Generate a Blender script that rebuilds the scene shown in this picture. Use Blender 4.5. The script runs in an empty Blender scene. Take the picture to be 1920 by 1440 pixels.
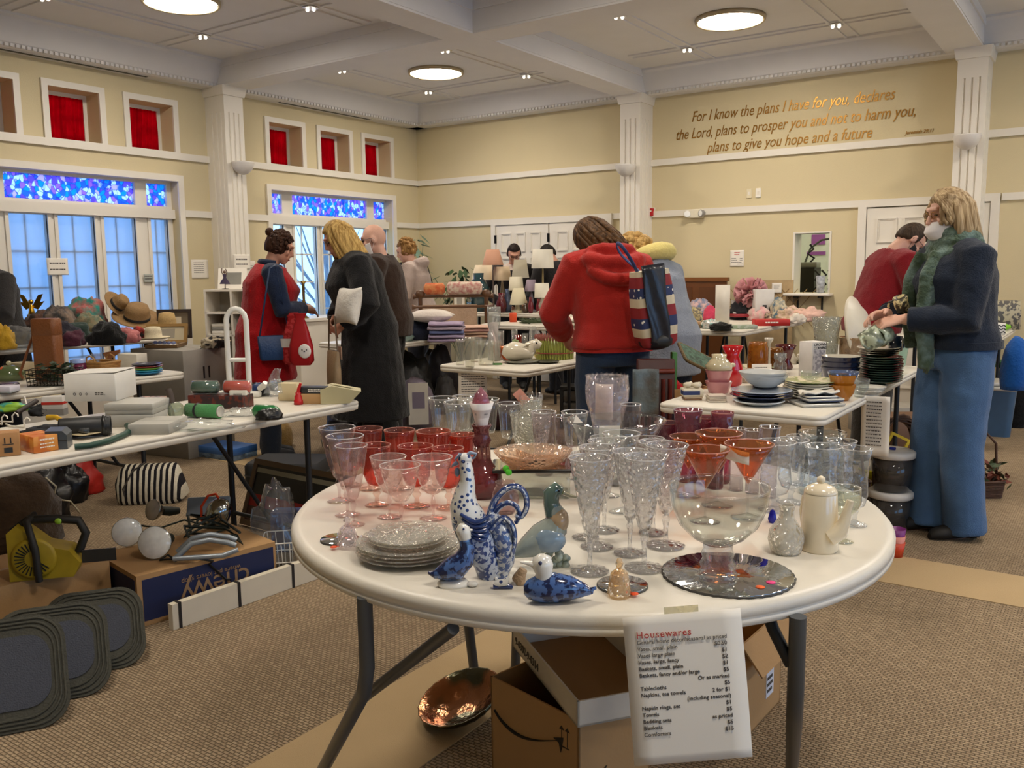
import bpy, math, random
from mathutils import Vector, Matrix, noise as mnoise
S = bpy.context.scene
COL = S.collection
pi = math.pi
sin, cos, rad = math.sin, math.cos, math.radians

# ---------------------------------------------------------------- camera
CH = 1.356                                   # eye height of the photographer
FPX, YAW, PITCH, ROLL = 1631.2, 0.609945864, -0.129754307, -0.0112154025
cy_, sy_ = cos(YAW), sin(YAW)
CF = Vector((-sy_*cos(PITCH), cy_*cos(PITCH), sin(PITCH)))
_r = Vector((cy_, sy_, 0)); _u = _r.cross(CF)
CR = _r*cos(ROLL) + _u*sin(ROLL)
CU = -_r*sin(ROLL) + _u*cos(ROLL)
cam = bpy.data.cameras.new('camera'); cam_o = bpy.data.objects.new('camera', cam); COL.objects.link(cam_o)
cam.sensor_fit = 'HORIZONTAL'; cam.sensor_width = 36; cam.lens = FPX/1920*36; cam.clip_start = .05; cam.clip_end = 200
cam_o.matrix_world = Matrix(((CR.x, CU.x, -CF.x, 0), (CR.y, CU.y, -CF.y, 0), (CR.z, CU.z, -CF.z, CH), (0, 0, 0, 1)))
S.camera = cam_o

# ---------------------------------------------------------------- world, lights, exposure
W = bpy.data.worlds.new('world'); S.world = W; W.use_nodes = True
_bg = W.node_tree.nodes['Background']; _bg.inputs[0].default_value = (.27, .52, .92, 1); _bg.inputs[1].default_value = 3.0
LAMP_POWER = 62                              # emission of the round ceiling lamps
S.view_settings.view_transform = 'Standard'; S.view_settings.look = 'None'; S.view_settings.gamma = 1
S.view_settings.exposure = 0.0; S.view_settings.use_curve_mapping = False
try:
    S.cycles.transparent_max_bounces = 64; S.cycles.max_bounces = 14; S.cycles.diffuse_bounces = 5
    S.cycles.glossy_bounces = 5; S.cycles.transmission_bounces = 12; S.cycles.sample_clamp_indirect = 6
    S.cycles.caustics_reflective = False; S.cycles.caustics_refractive = False; S.cycles.blur_glossy = .5
except Exception:
    pass

# ---------------------------------------------------------------- measuring: a point of the photo at a known height / wall
def ray(px, py): return CF + CR*((px-960)/FPX) - CU*((py-720)/FPX)
def P(px, py, z=0.):
    d = ray(px, py); t = (z-CH)/d.z; return Vector((d.x*t, d.y*t, z))
def PY(px, py, y):
    d = ray(px, py); t = y/d.y; return Vector((d.x*t, y, CH+d.z*t))
def PX(px, py, x):
    d = ray(px, py); t = x/d.x; return Vector((x, d.y*t, CH+d.z*t))
def PD(px, py, dist):
    d = ray(px, py); t = dist/d.dot(CF); return Vector((d.x*t, d.y*t, CH+d.z*t))
def proj(p):
    v = Vector(p)-Vector((0, 0, CH)); w = v.dot(CF)
    return 960+FPX*v.dot(CR)/w, 720-FPX*v.dot(CU)/w, w

# ---------------------------------------------------------------- materials
_mats = {}
def nodes(m):
    m.use_nodes = True; t = m.node_tree; return t, t.nodes, t.links
def hexc(c):
    if isinstance(c, str):
        c = tuple(int(c[i:i+2], 16)/255 for i in (0, 2, 4))
        c = tuple(x/12.92 if x <= .04045 else ((x+.055)/1.055)**2.4 for x in c)
    return (*c, 1)
def mat(col, rough=.55, metal=0, var=.10, vs=12, bump=0, bs=60, spec=.5, coat=0, sheen=0, emit=0, col2=None, kind='noise', key=''):
    """plain surface: principled shader whose colour drifts between two tones of a procedural pattern"""
    k = (col, rough, metal, var, vs, bump, bs, spec, coat, sheen, emit, col2, kind, key)
    if k in _mats: return _mats[k]
    m = bpy.data.materials.new('surface'); t, n, l = nodes(m); b = n['Principled BSDF']; c = hexc(col)
    tc = n.new('ShaderNodeTexCoord'); N = n.new('ShaderNodeTexNoise') if kind == 'noise' else n.new('ShaderNodeTexVoronoi' if kind == 'cells' else 'ShaderNodeTexWave')
    N.inputs['Scale'].default_value = vs
    if kind == 'wave': N.inputs['Distortion'].default_value = .8
    l.new(tc.outputs['Object'], N.inputs['Vector'])
    mx = n.new('ShaderNodeMix'); mx.data_type = 'RGBA'
    src = N.outputs[0]
    if col2 is not None:
        cr = n.new('ShaderNodeValToRGB'); cr.color_ramp.elements[0].position = .47; cr.color_ramp.elements[1].position = .53
        l.new(src, cr.inputs[0]); src = cr.outputs[0]
        a, d = c, hexc(col2)
    else:
        a = tuple(max(0, x*(1-var)) for x in c[:3])+(1,); d = tuple(min(1, x*(1+var)) for x in c[:3])+(1,)
    mx.inputs[6].default_value = a; mx.inputs[7].default_value = d
    l.new(src, mx.inputs[0]); l.new(mx.outputs[2], b.inputs['Base Color'])
    b.inputs['Roughness'].default_value = rough; b.inputs['Metallic'].default_value = metal
    b.inputs['Specular IOR Level'].default_value = spec; b.inputs['Coat Weight'].default_value = coat; b.inputs['Coat Roughness'].default_value = .08
    b.inputs['Sheen Weight'].default_value = sheen
    if emit:
        b.inputs['Emission Color'].default_value = c; b.inputs['Emission Strength'].default_value = emit
    if bump:
        N2 = n.new('ShaderNodeTexNoise'); N2.inputs['Scale'].default_value = bs; N2.inputs['Detail'].default_value = 4
        l.new(tc.outputs['Object'], N2.inputs['Vector'])
        bp = n.new('ShaderNodeBump'); bp.inputs['Strength'].default_value = bump; bp.inputs['Distance'].default_value = .02
        l.new(N2.outputs[0], bp.inputs['Height']); l.new(bp.outputs[0], b.inputs['Normal'])
    _mats[k] = m; return m
def cloth(col, var=.15, bs=90, bump=.35, rough=.92, col2=None, vs=18, kind='noise'):
    m = mat(col, rough, 0, var, vs, bump, bs, .2, 0, .15, 0, col2, kind)
    for n in m.node_tree.nodes:
        if n.type == 'VALTORGB': n.color_ramp.elements[0].position = .38; n.color_ramp.elements[1].position = .62
    return m
def gloss(col, rough=.12, **k): return mat(col, rough, 0, k.pop('var', .05), coat=.6, **k)
def metal(col='c8c8c8', rough=.25, **k): return mat(col, rough, 1, k.pop('var', .05), **k)
def glass(tint='ffffff', bump=0, bs=40, body=.0, rough=.02, ior=1.5, refr=.0, edge=0):
    """thin blown glass: mostly clear, mirror-like towards its edges; bump = cut or pressed relief; body = milky share"""
    k = ('glass', tint, bump, bs, body, rough, ior, refr, edge)
    if k in _mats: return _mats[k]
    m = bpy.data.materials.new('glass'); t, n, l = nodes(m); n.remove(n['Principled BSDF']); out = n['Material Output']; c = hexc(tint)
    tr = n.new('ShaderNodeBsdfTransparent'); tr.inputs[0].default_value = c
    gl = n.new('ShaderNodeBsdfGlossy'); gl.inputs[0].default_value = (1, 1, 1, 1); gl.inputs['Roughness'].default_value = rough
    fr = n.new('ShaderNodeLayerWeight'); fr.inputs[0].default_value = .5
    pw = n.new('ShaderNodeMath'); pw.operation = 'POWER'; pw.inputs[1].default_value = 4.6; l.new(fr.outputs['Facing'], pw.inputs[0])
    f0 = ((ior-1)/(ior+1))**2; fa = n.new('ShaderNodeMath'); fa.operation = 'MULTIPLY_ADD'; fa.inputs[1].default_value = 1-f0; fa.inputs[2].default_value = f0; l.new(pw.outputs[0], fa.inputs[0])
    base = tr
    if edge:                                   # more glass to look through where the wall is seen at a slant
        lw = n.new('ShaderNodeLayerWeight'); lw.inputs[0].default_value = .35
        mc = n.new('ShaderNodeMix'); mc.data_type = 'RGBA'; mc.inputs[6].default_value = c; mc.inputs[7].default_value = tuple(x**(1+edge*3)*(1-.45*edge) for x in c[:3])+(1,)
        l.new(lw.outputs['Facing'], mc.inputs[0]); l.new(mc.outputs[2], tr.inputs[0])
    tc = n.new('ShaderNodeTexCoord')
    if bump:
        N = n.new('ShaderNodeTexVoronoi'); N.inputs['Scale'].default_value = bs; l.new(tc.outputs['Object'], N.inputs['Vector'])
        bp = n.new('ShaderNodeBump'); bp.inputs['Strength'].default_value = bump; bp.inputs['Distance'].default_value = .01
        l.new(N.outputs[0], bp.inputs['Height']); l.new(bp.outputs[0], gl.inputs['Normal']); l.new(bp.outputs[0], fr.inputs['Normal'])
    if refr:
        g = n.new('ShaderNodeBsdfRefraction'); g.inputs[0].default_value = c; g.inputs['IOR'].default_value = 1.2; g.inputs['Roughness'].default_value = .05
        if bump: l.new(bp.outputs[0], g.inputs['Normal'])
        mm = n.new('ShaderNodeMixShader'); mm.inputs[0].default_value = refr; l.new(base.outputs[0], mm.inputs[1]); l.new(g.outputs[0], mm.inputs[2]); base = mm
    if body:
        df = n.new('ShaderNodeBsdfDiffuse'); df.inputs[0].default_value = c
        N3 = n.new('ShaderNodeTexNoise'); N3.inputs['Scale'].default_value = 30; l.new(tc.outputs['Object'], N3.inputs['Vector'])
        mr = n.new('ShaderNodeMath'); mr.operation = 'MULTIPLY'; mr.inputs[1].default_value = body*2; l.new(N3.outputs[0], mr.inputs[0])
        mb = n.new('ShaderNodeMixShader'); l.new(mr.outputs[0], mb.inputs[0]); l.new(base.outputs[0], mb.inputs[1]); l.new(df.outputs[0], mb.inputs[2]); base = mb
    mx = n.new('ShaderNodeMixShader'); l.new(fa.outputs[0], mx.inputs[0]); l.new(base.outputs[0], mx.inputs[1]); l.new(gl.outputs[0], mx.inputs[2])
    l.new(mx.outputs[0], out.inputs[0]); _mats[k] = m; return m
def translucent(col, mixd=.35, col2=None, kind='noise', vs=20, wave=None):
    k = ('tl', col, mixd, col2, kind, vs, wave)
    if k in _mats: return _mats[k]
    m = bpy.data.materials.new('lit_cloth'); t, n, l = nodes(m); n.remove(n['Principled BSDF']); out = n['Material Output']
    tl = n.new('ShaderNodeBsdfTranslucent'); df = n.new('ShaderNodeBsdfDiffuse'); mx = n.new('ShaderNodeMixShader'); mx.inputs[0].default_value = mixd
    tc = n.new('ShaderNodeTexCoord'); N = n.new('ShaderNodeTexNoise'); N.inputs['Scale'].default_value = vs; l.new(tc.outputs['Object'], N.inputs['Vector'])
    c = n.new('ShaderNodeMix'); c.data_type = 'RGBA'; c.inputs[6].default_value = hexc(col); c.inputs[7].default_value = hexc(col2 or col)
    l.new(N.outputs[0], c.inputs[0]); l.new(c.outputs[2], tl.inputs[0]); l.new(c.outputs[2], df.inputs[0])
    l.new(tl.outputs[0], mx.inputs[1]); l.new(df.outputs[0], mx.inputs[2]); l.new(mx.outputs[0], out.inputs[0]); _mats[k] = m; return m

# ---------------------------------------------------------------- mesh builder
def T(x=0, y=0, z=0, rz=0, rx=0, ry=0, s=None):
    M = Matrix.Translation((x, y, z)) @ Matrix.Rotation(rz, 4, 'Z') @ Matrix.Rotation(ry, 4, 'Y') @ Matrix.Rotation(rx, 4, 'X')
    if s: M = M @ Matrix.Diagonal((*s, 1) if not isinstance(s, (int, float)) else (s, s, s, 1))
    return M
class MB:
    def __init__(s): s.v = []; s.f = []; s.sm = []; s.mi = []
    def add(s, vs, fs, M=None, smooth=False, mi=0):
        o = len(s.v)
        s.v += [tuple(M @ Vector(v)) for v in vs] if M is not None else [tuple(v) for v in vs]
        for f in fs: s.f.append(tuple(i+o for i in f)); s.sm.append(smooth); s.mi.append(mi)
        return s
    def box(s, x0, y0, z0, x1, y1, z1, M=None, mi=0):
        v = [(x, y, z) for z in (z0, z1) for y in (y0, y1) for x in (x0, x1)]
        return s.add(v, [(0, 2, 3, 1), (4, 5, 7, 6), (0, 1, 5, 4), (2, 6, 7, 3), (0, 4, 6, 2), (1, 3, 7, 5)], M, False, mi)
    def prism(s, poly, z0, z1, M=None, smooth=False, mi=0, top=None):
        n = len(poly); tp = top or poly
        v = [(x, y, z0) for x, y in poly]+[(x, y, z1) for x, y in tp]
        return s.add(v, [tuple(range(n-1, -1, -1)), tuple(range(n, 2*n))], M, False, mi).add(v, [(i, (i+1) % n, n+(i+1) % n, n+i) for i in range(n)], M, smooth, mi)
    def rbox(s, sx, sy, z0, z1, r=.02, e=.004, M=None, n=5, mi=0):
        """box with rounded plan corners and eased top and bottom edges, centred in plan"""
        rings = []
        for z, d in ((z0, e), (z0+e, 0), (z1-e, 0), (z1, e)):
            rings.append([(x, y, z) for x, y in rrect(sx-2*d, sy-2*d, max(r-d, .001), n)])
        return s.rings(rings, M, True, mi)
    def rings(s, rings, M=None, cap=True, mi=0, smooth=True, closed=False):
        n = len(rings[0]); v = [p for r in rings for p in r]; f = []
        m = len(rings)
        for j in range(m if closed else m-1):
            a, b = j*n, ((j+1) % m)*n
            f += [(a+i, a+(i+1) % n, b+(i+1) % n, b+i) for i in range(n)]
        s.add(v, f, M, smooth, mi)
        if cap and not closed: s.add(rings[0], [tuple(range(n-1, -1, -1))], M, False, mi); s.add(rings[-1], [tuple(range(n))], M, False, mi)
        return s
    def lathe(s, prof, n=24, M=None, mi=0, smooth=True, wob=None):
        """prof: (radius, z) from bottom to top; wob(angle, k) scales the radius"""
        v = []; f = []; idx = []
        for k, (r, z) in enumerate(prof):
            if r < 1e-5: idx.append([len(v)]*n); v.append((0, 0, z))
            else:
                idx.append(list(range(len(v), len(v)+n)))
                for i in range(n):
                    a = 2*pi*i/n; q = r*(wob(a, k) if wob else 1); v.append((q*cos(a), q*sin(a), z))
        for a, b in zip(idx, idx[1:]):
            for i in range(n):
                q = [a[i], a[(i+1) % n], b[(i+1) % n], b[i]]; q = list(dict.fromkeys(q))
                if len(q) > 2: f.append(tuple(q))
        return s.add(v, f, M, smooth, mi)
    def tube(s, pts, r, n=8, M=None, closed=False, cap=True, mi=0, smooth=True, flat=1.):
        pts = [Vector(p) for p in pts]; m = len(pts); R = r if isinstance(r, (list, tuple)) else [r]*m
        def tan(i):
            a, b = (pts[(i-1) % m], pts[(i+1) % m]) if closed else (pts[max(i-1, 0)], pts[min(i+1, m-1)])
            d = b-a; return d.normalized() if d.length > 1e-9 else Vector((0, 0, 1))
        t = tan(0); up = Vector((0, 0, 1)) if abs(t.z) < .9 else Vector((1, 0, 0)); nx = t.cross(up).normalized(); rings = []
        for i in range(m):
            t2 = tan(i); ax = t.cross(t2)
            if ax.length > 1e-7: nx = Matrix.Rotation(t.angle(t2), 3, ax) @ nx
            t = t2; ny = t.cross(nx)
            rings.append([tuple(pts[i]+nx*(R[i]*cos(2*pi*k/n))+ny*(R[i]*flat*sin(2*pi*k/n))) for k in range(n)])
        return s.rings(rings, M, cap, mi, smooth, closed)
    def ell(s, c, r, nu=16, nv=10, M=None, mi=0, fn=None):
        if not isinstance(r, (tuple, list)): r = (r, r, r)
        v = [(0, 0, -1)]+[(cos(2*pi*i/nu)*sin(pi*j/nv), sin(2*pi*i/nu)*sin(pi*j/nv), -cos(pi*j/nv)) for j in range(1, nv) for i in range(nu)]+[(0, 0, 1)]
        f = [(0, 1+(i+1) % nu, 1+i) for i in range(nu)]
        for j in range(nv-2):
            a, b = 1+j*nu, 1+(j+1)*nu; f += [(a+i, a+(i+1) % nu, b+(i+1) % nu, b+i) for i in range(nu)]
        a = 1+(nv-2)*nu; L = len(v)-1; f += [(a+i, a+(i+1) % nu, L) for i in range(nu)]
        w = []
        for p in v:
            p = Vector((p[0]*r[0], p[1]*r[1], p[2]*r[2]))
            if fn: p = fn(p)
            w.append(p+Vector(c))
        return s.add(w, f, M, True, mi)
    def sheet(s, fn, nu, nv, M=None, mi=0, thick=.003, smooth=True):
        """a cloth or paper sheet fn(u, v) given its real thickness"""
        g = [[Vector(fn(i/nu, j/nv)) for i in range(nu+1)] for j in range(nv+1)]
        N = []
        for j in range(nv+1):
            row = []
            for i in range(nu+1):
                du = g[j][min(i+1, nu)]-g[j][max(i-1, 0)]; dv = g[min(j+1, nv)][i]-g[max(j-1, 0)][i]; q = du.cross(dv)
                row.append(q.normalized() if q.length > 1e-12 else Vector((0, 0, 1)))
            N.append(row)
        w = nu+1; K = w*(nv+1)
        v = [g[j][i] for j in range(nv+1) for i in range(w)]+[g[j][i]-N[j][i]*thick for j in range(nv+1) for i in range(w)]
        f = []
        for j in range(nv):
            for i in range(nu):
                a = j*w+i; f += [(a, a+1, a+w+1, a+w), (K+a, K+a+w, K+a+w+1, K+a+1)]
        for i in range(nu): f += [(i, K+i, K+i+1, i+1), (nv*w+i, nv*w+i+1, K+nv*w+i+1, K+nv*w+i)]
        for j in range(nv): a = j*w; b = j*w+nu; f += [(a, a+w, K+a+w, K+a), (b, K+b, K+b+w, b+w)]
        return s.add(v, f, M, smooth, mi)
    def build(s, name, m, parent=None, loc=None, rz=0, mw=None):
        me = bpy.data.meshes.new(name); me.from_pydata(s.v, [], s.f)
        me.polygons.foreach_set('use_smooth', s.sm); me.polygons.foreach_set('material_index', s.mi)
        for q in (m if isinstance(m, (list, tuple)) else [m]): me.materials.append(q)
        me.update(); o = bpy.data.objects.new(name, me); COL.objects.link(o)
        if parent: o.parent = parent
        if mw is not None: o.matrix_world = mw
        elif loc is not None: o.location = loc; o.rotation_euler = (0, 0, rz)
        return o
def rrect(sx, sy, r, n=5):
    r = min(r, sx/2-1e-4, sy/2-1e-4); out = []
    for cx, cy, a0 in ((sx/2-r, sy/2-r, 0), (-sx/2+r, sy/2-r, pi/2), (-sx/2+r, -sy/2+r, pi), (sx/2-r, -sy/2+r, 1.5*pi)):
        out += [(cx+r*cos(a0+pi/2*i/n), cy+r*sin(a0+pi/2*i/n)) for i in range(n+1)]
    return out
def tag(o, label, cat, group=None, kind=None):
    o['label'] = label; o['category'] = cat
    if group: o['group'] = group
    if kind: o['kind'] = kind
    return o
def thing(name, label, cat, loc=(0, 0, 0), rz=0, group=None, mw=None):
    o = bpy.data.objects.new(name, None); COL.objects.link(o); o.empty_display_size = .05
    if mw is not None: o.matrix_world = mw
    else: o.location = loc; o.rotation_euler = (0, 0, rz)
    return tag(o, label, cat, group)
def dup(o, loc=None, rz=None, label=None, group=None, scale=None):
    """a copy of a thing with copies of its parts and sub-parts"""
    r = o.copy(); COL.objects.link(r)
    if loc is not None: r.location = loc
    if rz is not None: r.rotation_euler = (0, 0, rz)
    if scale: r.scale = (scale, scale, scale) if isinstance(scale, (int, float)) else scale
    if label: r['label'] = label
    if group: r['group'] = group
    def kids(src, dst):
        for c in list(src.children):
            d = c.copy(); COL.objects.link(d); d.parent = dst; kids(c, d)
    kids(o, r); return r
def struct(name, mb, m): o = mb.build(name, m); o['kind'] = 'structure'; return o
def put(name, mb, m, label, cat, loc=None, rz=0, group=None, mw=None): return tag(mb.build(name, m, None, loc, rz, mw), label, cat, group)
def text(body, size, m, M, parent=None, name='lettering', align='LEFT', shear=0, ext=.0006, spacing=1, line=1, wide=1):
    c = bpy.data.curves.new(name, 'FONT'); c.body = body; c.size = size; c.align_x = align; c.shear = shear; c.extrude = ext
    c.space_character = spacing; c.space_line = line; c.resolution_u = 3
    t = bpy.data.objects.new('tmp', c); COL.objects.link(t); bpy.context.view_layer.update()
    me = bpy.data.meshes.new_from_object(t.evaluated_get(bpy.context.evaluated_depsgraph_get())); bpy.data.objects.remove(t); bpy.data.curves.remove(c)
    me.name = name; me.materials.clear(); me.materials.append(m)
    o = bpy.data.objects.new(name, me); COL.objects.link(o)
    if wide != 1: M = M @ Matrix.Diagonal((wide, 1, 1, 1))
    if parent: o.parent = parent; o.matrix_basis = M
    else: o.matrix_world = M
    return o
def frame3(o, x, y, z):
    """matrix from an origin and three axes"""
    return Matrix(((x[0], y[0], z[0], o[0]), (x[1], y[1], z[1], o[1]), (x[2], y[2], z[2], o[2]), (0, 0, 0, 1)))
def curve(pts, k=5):
    """a smooth path through the points"""
    P_ = [Vector(p) for p in pts]; P_ = [P_[0]]+P_+[P_[-1]]; o = []
    for a, b, c, d in zip(P_, P_[1:], P_[2:], P_[3:]):
        for i in range(k): t = i/k; o.append(.5*((2*b)+(c-a)*t+(2*a-5*b+4*c-d)*t*t+(3*b-a-3*c+d)*t**3))
    return o+[P_[-1]]
RS = random.Random(7)
def lerp(a, b, t): return a+(b-a)*t

# ================================================================ the hall
XL, YF, XR, YB, ZC = -7.7, 8.9, 5.5, -3.6, 3.44
WHITE = mat('e6e0d4', .45, 0, .03, 3)
CEILW = mat('dcdad8', .8, 0, .04, 5)
WALLM = mat('d4c6a0', .85, 0, .04, 2, .12, 160)
DARK = mat('17181a', .5)
def cells(mb, u0, u1, z0, z1, holes, put_cell):
    us = sorted({u0, u1, *[h[0] for h in holes], *[h[1] for h in holes]}); zs = sorted({z0, z1, *[h[2] for h in holes], *[h[3] for h in holes]})
    us = [u for u in us if u0 <= u <= u1]; zs = [z for z in zs if z0 <= z <= z1]
    for a, b in zip(us, us[1:]):
        run = None
        for c, d in zip(zs, zs[1:]):
            um, zm = (a+b)/2, (c+d)/2
            if any(h[0] < um < h[1] and h[2] < zm < h[3] for h in holes):
                if run: put_cell(a, b, *run); run = None
            else: run = (run[0], d) if run else (c, d)
        if run: put_cell(a, b, *run)
# carpet: rows of small loops
def carpet_mat(c1, c2, name):
    m = bpy.data.materials.new(name); t, n, l = nodes(m); b = n['Principled BSDF']; tc = n.new('ShaderNodeTexCoord')
    br = n.new('ShaderNodeTexBrick'); br.inputs['Scale'].default_value = 1; br.inputs['Brick Width'].default_value = .022; br.inputs['Row Height'].default_value = .012
    br.inputs['Mortar Size'].default_value = .0028; br.inputs['Mortar Smooth'].default_value = 1; br.inputs['Color1'].default_value = hexc(c1); br.inputs['Color2'].default_value = hexc(c2)
    br.inputs['Mortar'].default_value = tuple(x*.4 for x in hexc(c1)[:3])+(1,)
    N = n.new('ShaderNodeTexNoise'); N.inputs['Scale'].default_value = 1.3; N.inputs['Detail'].default_value = 5; l.new(tc.outputs['Object'], N.inputs['Vector'])
    l.new(tc.outputs['Object'], br.inputs['Vector'])
    hs = n.new('ShaderNodeHueSaturation'); mr = n.new('ShaderNodeMapRange'); mr.inputs[1].default_value = .3; mr.inputs[2].default_value = .7; mr.inputs[3].default_value = .85; mr.inputs[4].default_value = 1.12
    l.new(N.outputs[0], mr.inputs[0]); l.new(mr.outputs[0], hs.inputs['Value']); l.new(br.outputs[0], hs.inputs['Color']); l.new(hs.outputs[0], b.inputs['Base Color'])
    bp = n.new('ShaderNodeBump'); bp.inputs['Strength'].default_value = .7; bp.inputs['Distance'].default_value = .006; bp.invert = True
    l.new(br.outputs['Fac'], bp.inputs['Height']); l.new(bp.outputs[0], b.inputs['Normal']); b.inputs['Roughness'].default_value = .95; b.inputs['Specular IOR Level'].default_value = .1
    return m
struct('floor', MB().box(XL-.3, YB-.2, -.1, XR+.2, YF+.25, 0), carpet_mat('a9957a', '948068', 'carpet'))
BAND = mat('b59d78', .95, 0, .08, 3, .25, 300, .1)
struct('floor_border', MB().box(-1.9, YB, 0, -1.5, 3.88, .003), BAND)
struct('floor_border', MB().box(XL+.02, 3.88, 0, XR, 4.28, .003), BAND)

# ---- left wall with its windows
SMALL = [(3.33, 3.79), (4.08, 4.54), (4.83, 5.29), (6.46, 6.92), (7.2, 7.66), (7.92, 8.38)]
BIG = [(3.31, 5.30), (6.45, 8.39)]
ZB = .3
holes = [(a, b, 2.54, 2.98) for a, b in SMALL]+[(a, b, ZB, 2.26) for a, b in BIG]
wl = MB(); cells(wl, YB, YF+.25, 0, 3.7, holes, lambda a, b, c, d: wl.box(XL-.25, a, c, XL, b, d)); struct('wall_left', wl, WALLM)
tr = MB()
for a, b in SMALL:
    cells(tr, a-.055, b+.055, 2.48, 3.035, [(a, b, 2.54, 2.98)], lambda a, b, c, d: tr.box(XL, a, c, XL+.022, b, d))
for a, b in BIG:
    cells(tr, a-.06, b+.06, 0, 2.32, [(a, b, ZB, 2.26)], lambda a, b, c, d: tr.box(XL, a, c, XL+.024, b, d))
struct('trim_1', tr, WHITE)
rl = MB()
rl.box(XL, YB, 2.47, XL+.03, YF, 2.535).box(XL, 3.31-2.2, 1.92, XL+.026, 3.25, 1.985)
for a, b in ((5.36, 6.39), (8.45, YF)): rl.box(XL, a, 1.92, XL+.026, b, 1.985)
struct('trim_2', rl, WHITE)
def stained():
    m = bpy.data.materials.new('stained_glass'); t, n, l = nodes(m); n.remove(n['Principled BSDF']); out = n['Material Output']; tc = n.new('ShaderNodeTexCoord')
    mp = n.new('ShaderNodeMapping'); mp.inputs['Scale'].default_value = (1, 1, .8); l.new(tc.outputs['Object'], mp.inputs[0])
    wn = n.new('ShaderNodeTexNoise'); wn.inputs['Scale'].default_value = 14; l.new(mp.outputs[0], wn.inputs['Vector'])
    ad = n.new('ShaderNodeVectorMath'); ad.operation = 'MULTIPLY_ADD'; ad.inputs[1].default_value = (.05, .05, .05); l.new(wn.outputs['Color'], ad.inputs[0]); l.new(mp.outputs[0], ad.inputs[2])
    v = n.new('ShaderNodeTexVoronoi'); v.inputs['Scale'].default_value = 26; l.new(ad.outputs[0], v.inputs['Vector'])
    e = n.new('ShaderNodeTexVoronoi'); e.feature = 'DISTANCE_TO_EDGE'; e.inputs['Scale'].default_value = 26; l.new(ad.outputs[0], e.inputs['Vector'])
    sp = n.new('ShaderNodeSeparateColor'); l.new(v.outputs['Color'], sp.inputs[0])
    cr = n.new('ShaderNodeValToRGB'); cr.color_ramp.interpolation = 'CONSTANT'; el = cr.color_ramp.elements
    for p, c in ((0, '7aa8f0'), (.14, 'ffffff'), (.46, 'e0a8ff'), (.58, '5cc8f0'), (.75, 'ffdcf0'), (.87, 'b894f4')):
        q = el[0] if p == 0 else el.new(p); q.position = p; q.color = hexc(c)
    el.remove(el[-1]) if el[-1].position == 1 else None
    l.new(sp.outputs[0], cr.inputs[0])
    mr = n.new('ShaderNodeMath'); mr.operation = 'GREATER_THAN'; mr.inputs[1].default_value = .035; l.new(e.outputs[0], mr.inputs[0])
    mx = n.new('ShaderNodeMix'); mx.data_type = 'RGBA'; mx.inputs[6].default_value = hexc('7a74c0'); l.new(mr.outputs[0], mx.inputs[0]); l.new(cr.outputs[0], mx.inputs[7])
    tl = n.new('ShaderNodeBsdfTranslucent'); l.new(mx.outputs[2], tl.inputs[0]); l.new(tl.outputs[0], out.inputs[0]); return m
STAIN = stained(); SHADE = translucent('dbe4ee', .2, 'cdd9e6', vs=1.5); CLEAR = glass(); REDCUR = translucent('f0143c', .15, 'c00a26', vs=9)
PORCH = mat('f2f2f4', .8)
def big_window(i, a, shade):
    w = thing('window_%d' % i, 'tall white window with a floral stained glass transom', 'window', (0, 0, 0)); w['kind'] = 'structure'
    m = [(a+.41, a+.74), (a+.83, a+1.17), (a+1.26, a+1.58)]; sd = [(a+.06, a+.25), (a+1.74, a+1.93)]
    panes = [(y0, y1, ZB+.1, 1.89) for y0, y1 in m+sd]; tp = [(a+.4, a+1.6, 2.02, 2.235), (a+.06, a+.25, 2.02, 2.235), (a+1.72, a+1.94, 2.02, 2.235)]
    b = a+1.99 if i == 1 else a+1.94
    fr = MB(); cells(fr, a, b, ZB, 2.26, panes+tp, lambda p, q, c, d: fr.box(-7.87, p, c, -7.81, q, d))
    fr.box(-7.81, a, 1.9, -7.76, b, 1.99)
    for y0, y1, z0, z1 in panes: cells(fr, y0-.03, y1+.03, z0-.03, z1+.03, [(y0, y1, z0, z1)], lambda p, q, c, d: fr.box(-7.825, p, c, -7.795, q, d))
    fr.build('window_frame', WHITE, w)
    for y0, y1, z0, z1 in panes:
        MB().box(-7.85, y0, z0, -7.844, y1, z1).build('pane', CLEAR, w)
        mu = MB(); mu.box(-7.89, (y0+y1)/2-.008, z0, -7.875, (y0+y1)/2+.008, z1)
        for k in range(1, 5): zz = z1-k*.32; mu.box(-7.89, y0, zz-.008, -7.875, y1, zz+.008) if zz > z0 else 0
        mu.build('muntin', WHITE, w)
        if shade: MB().sheet(lambda u, v: (-7.868+.0012*sin(v*150), y0-.02+u*(y1-y0+.04), z0-.03+v*(z1-z0+.06)), 2, 60, thick=.001).build('blind', SHADE, w)
    for y0, y1, z0, z1 in tp: MB().box(-7.845, y0, z0, -7.84, y1, z1).build('stained_pane', STAIN, w)
    return w
big_window(1, 3.31, True); big_window(2, 6.45, False)
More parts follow.
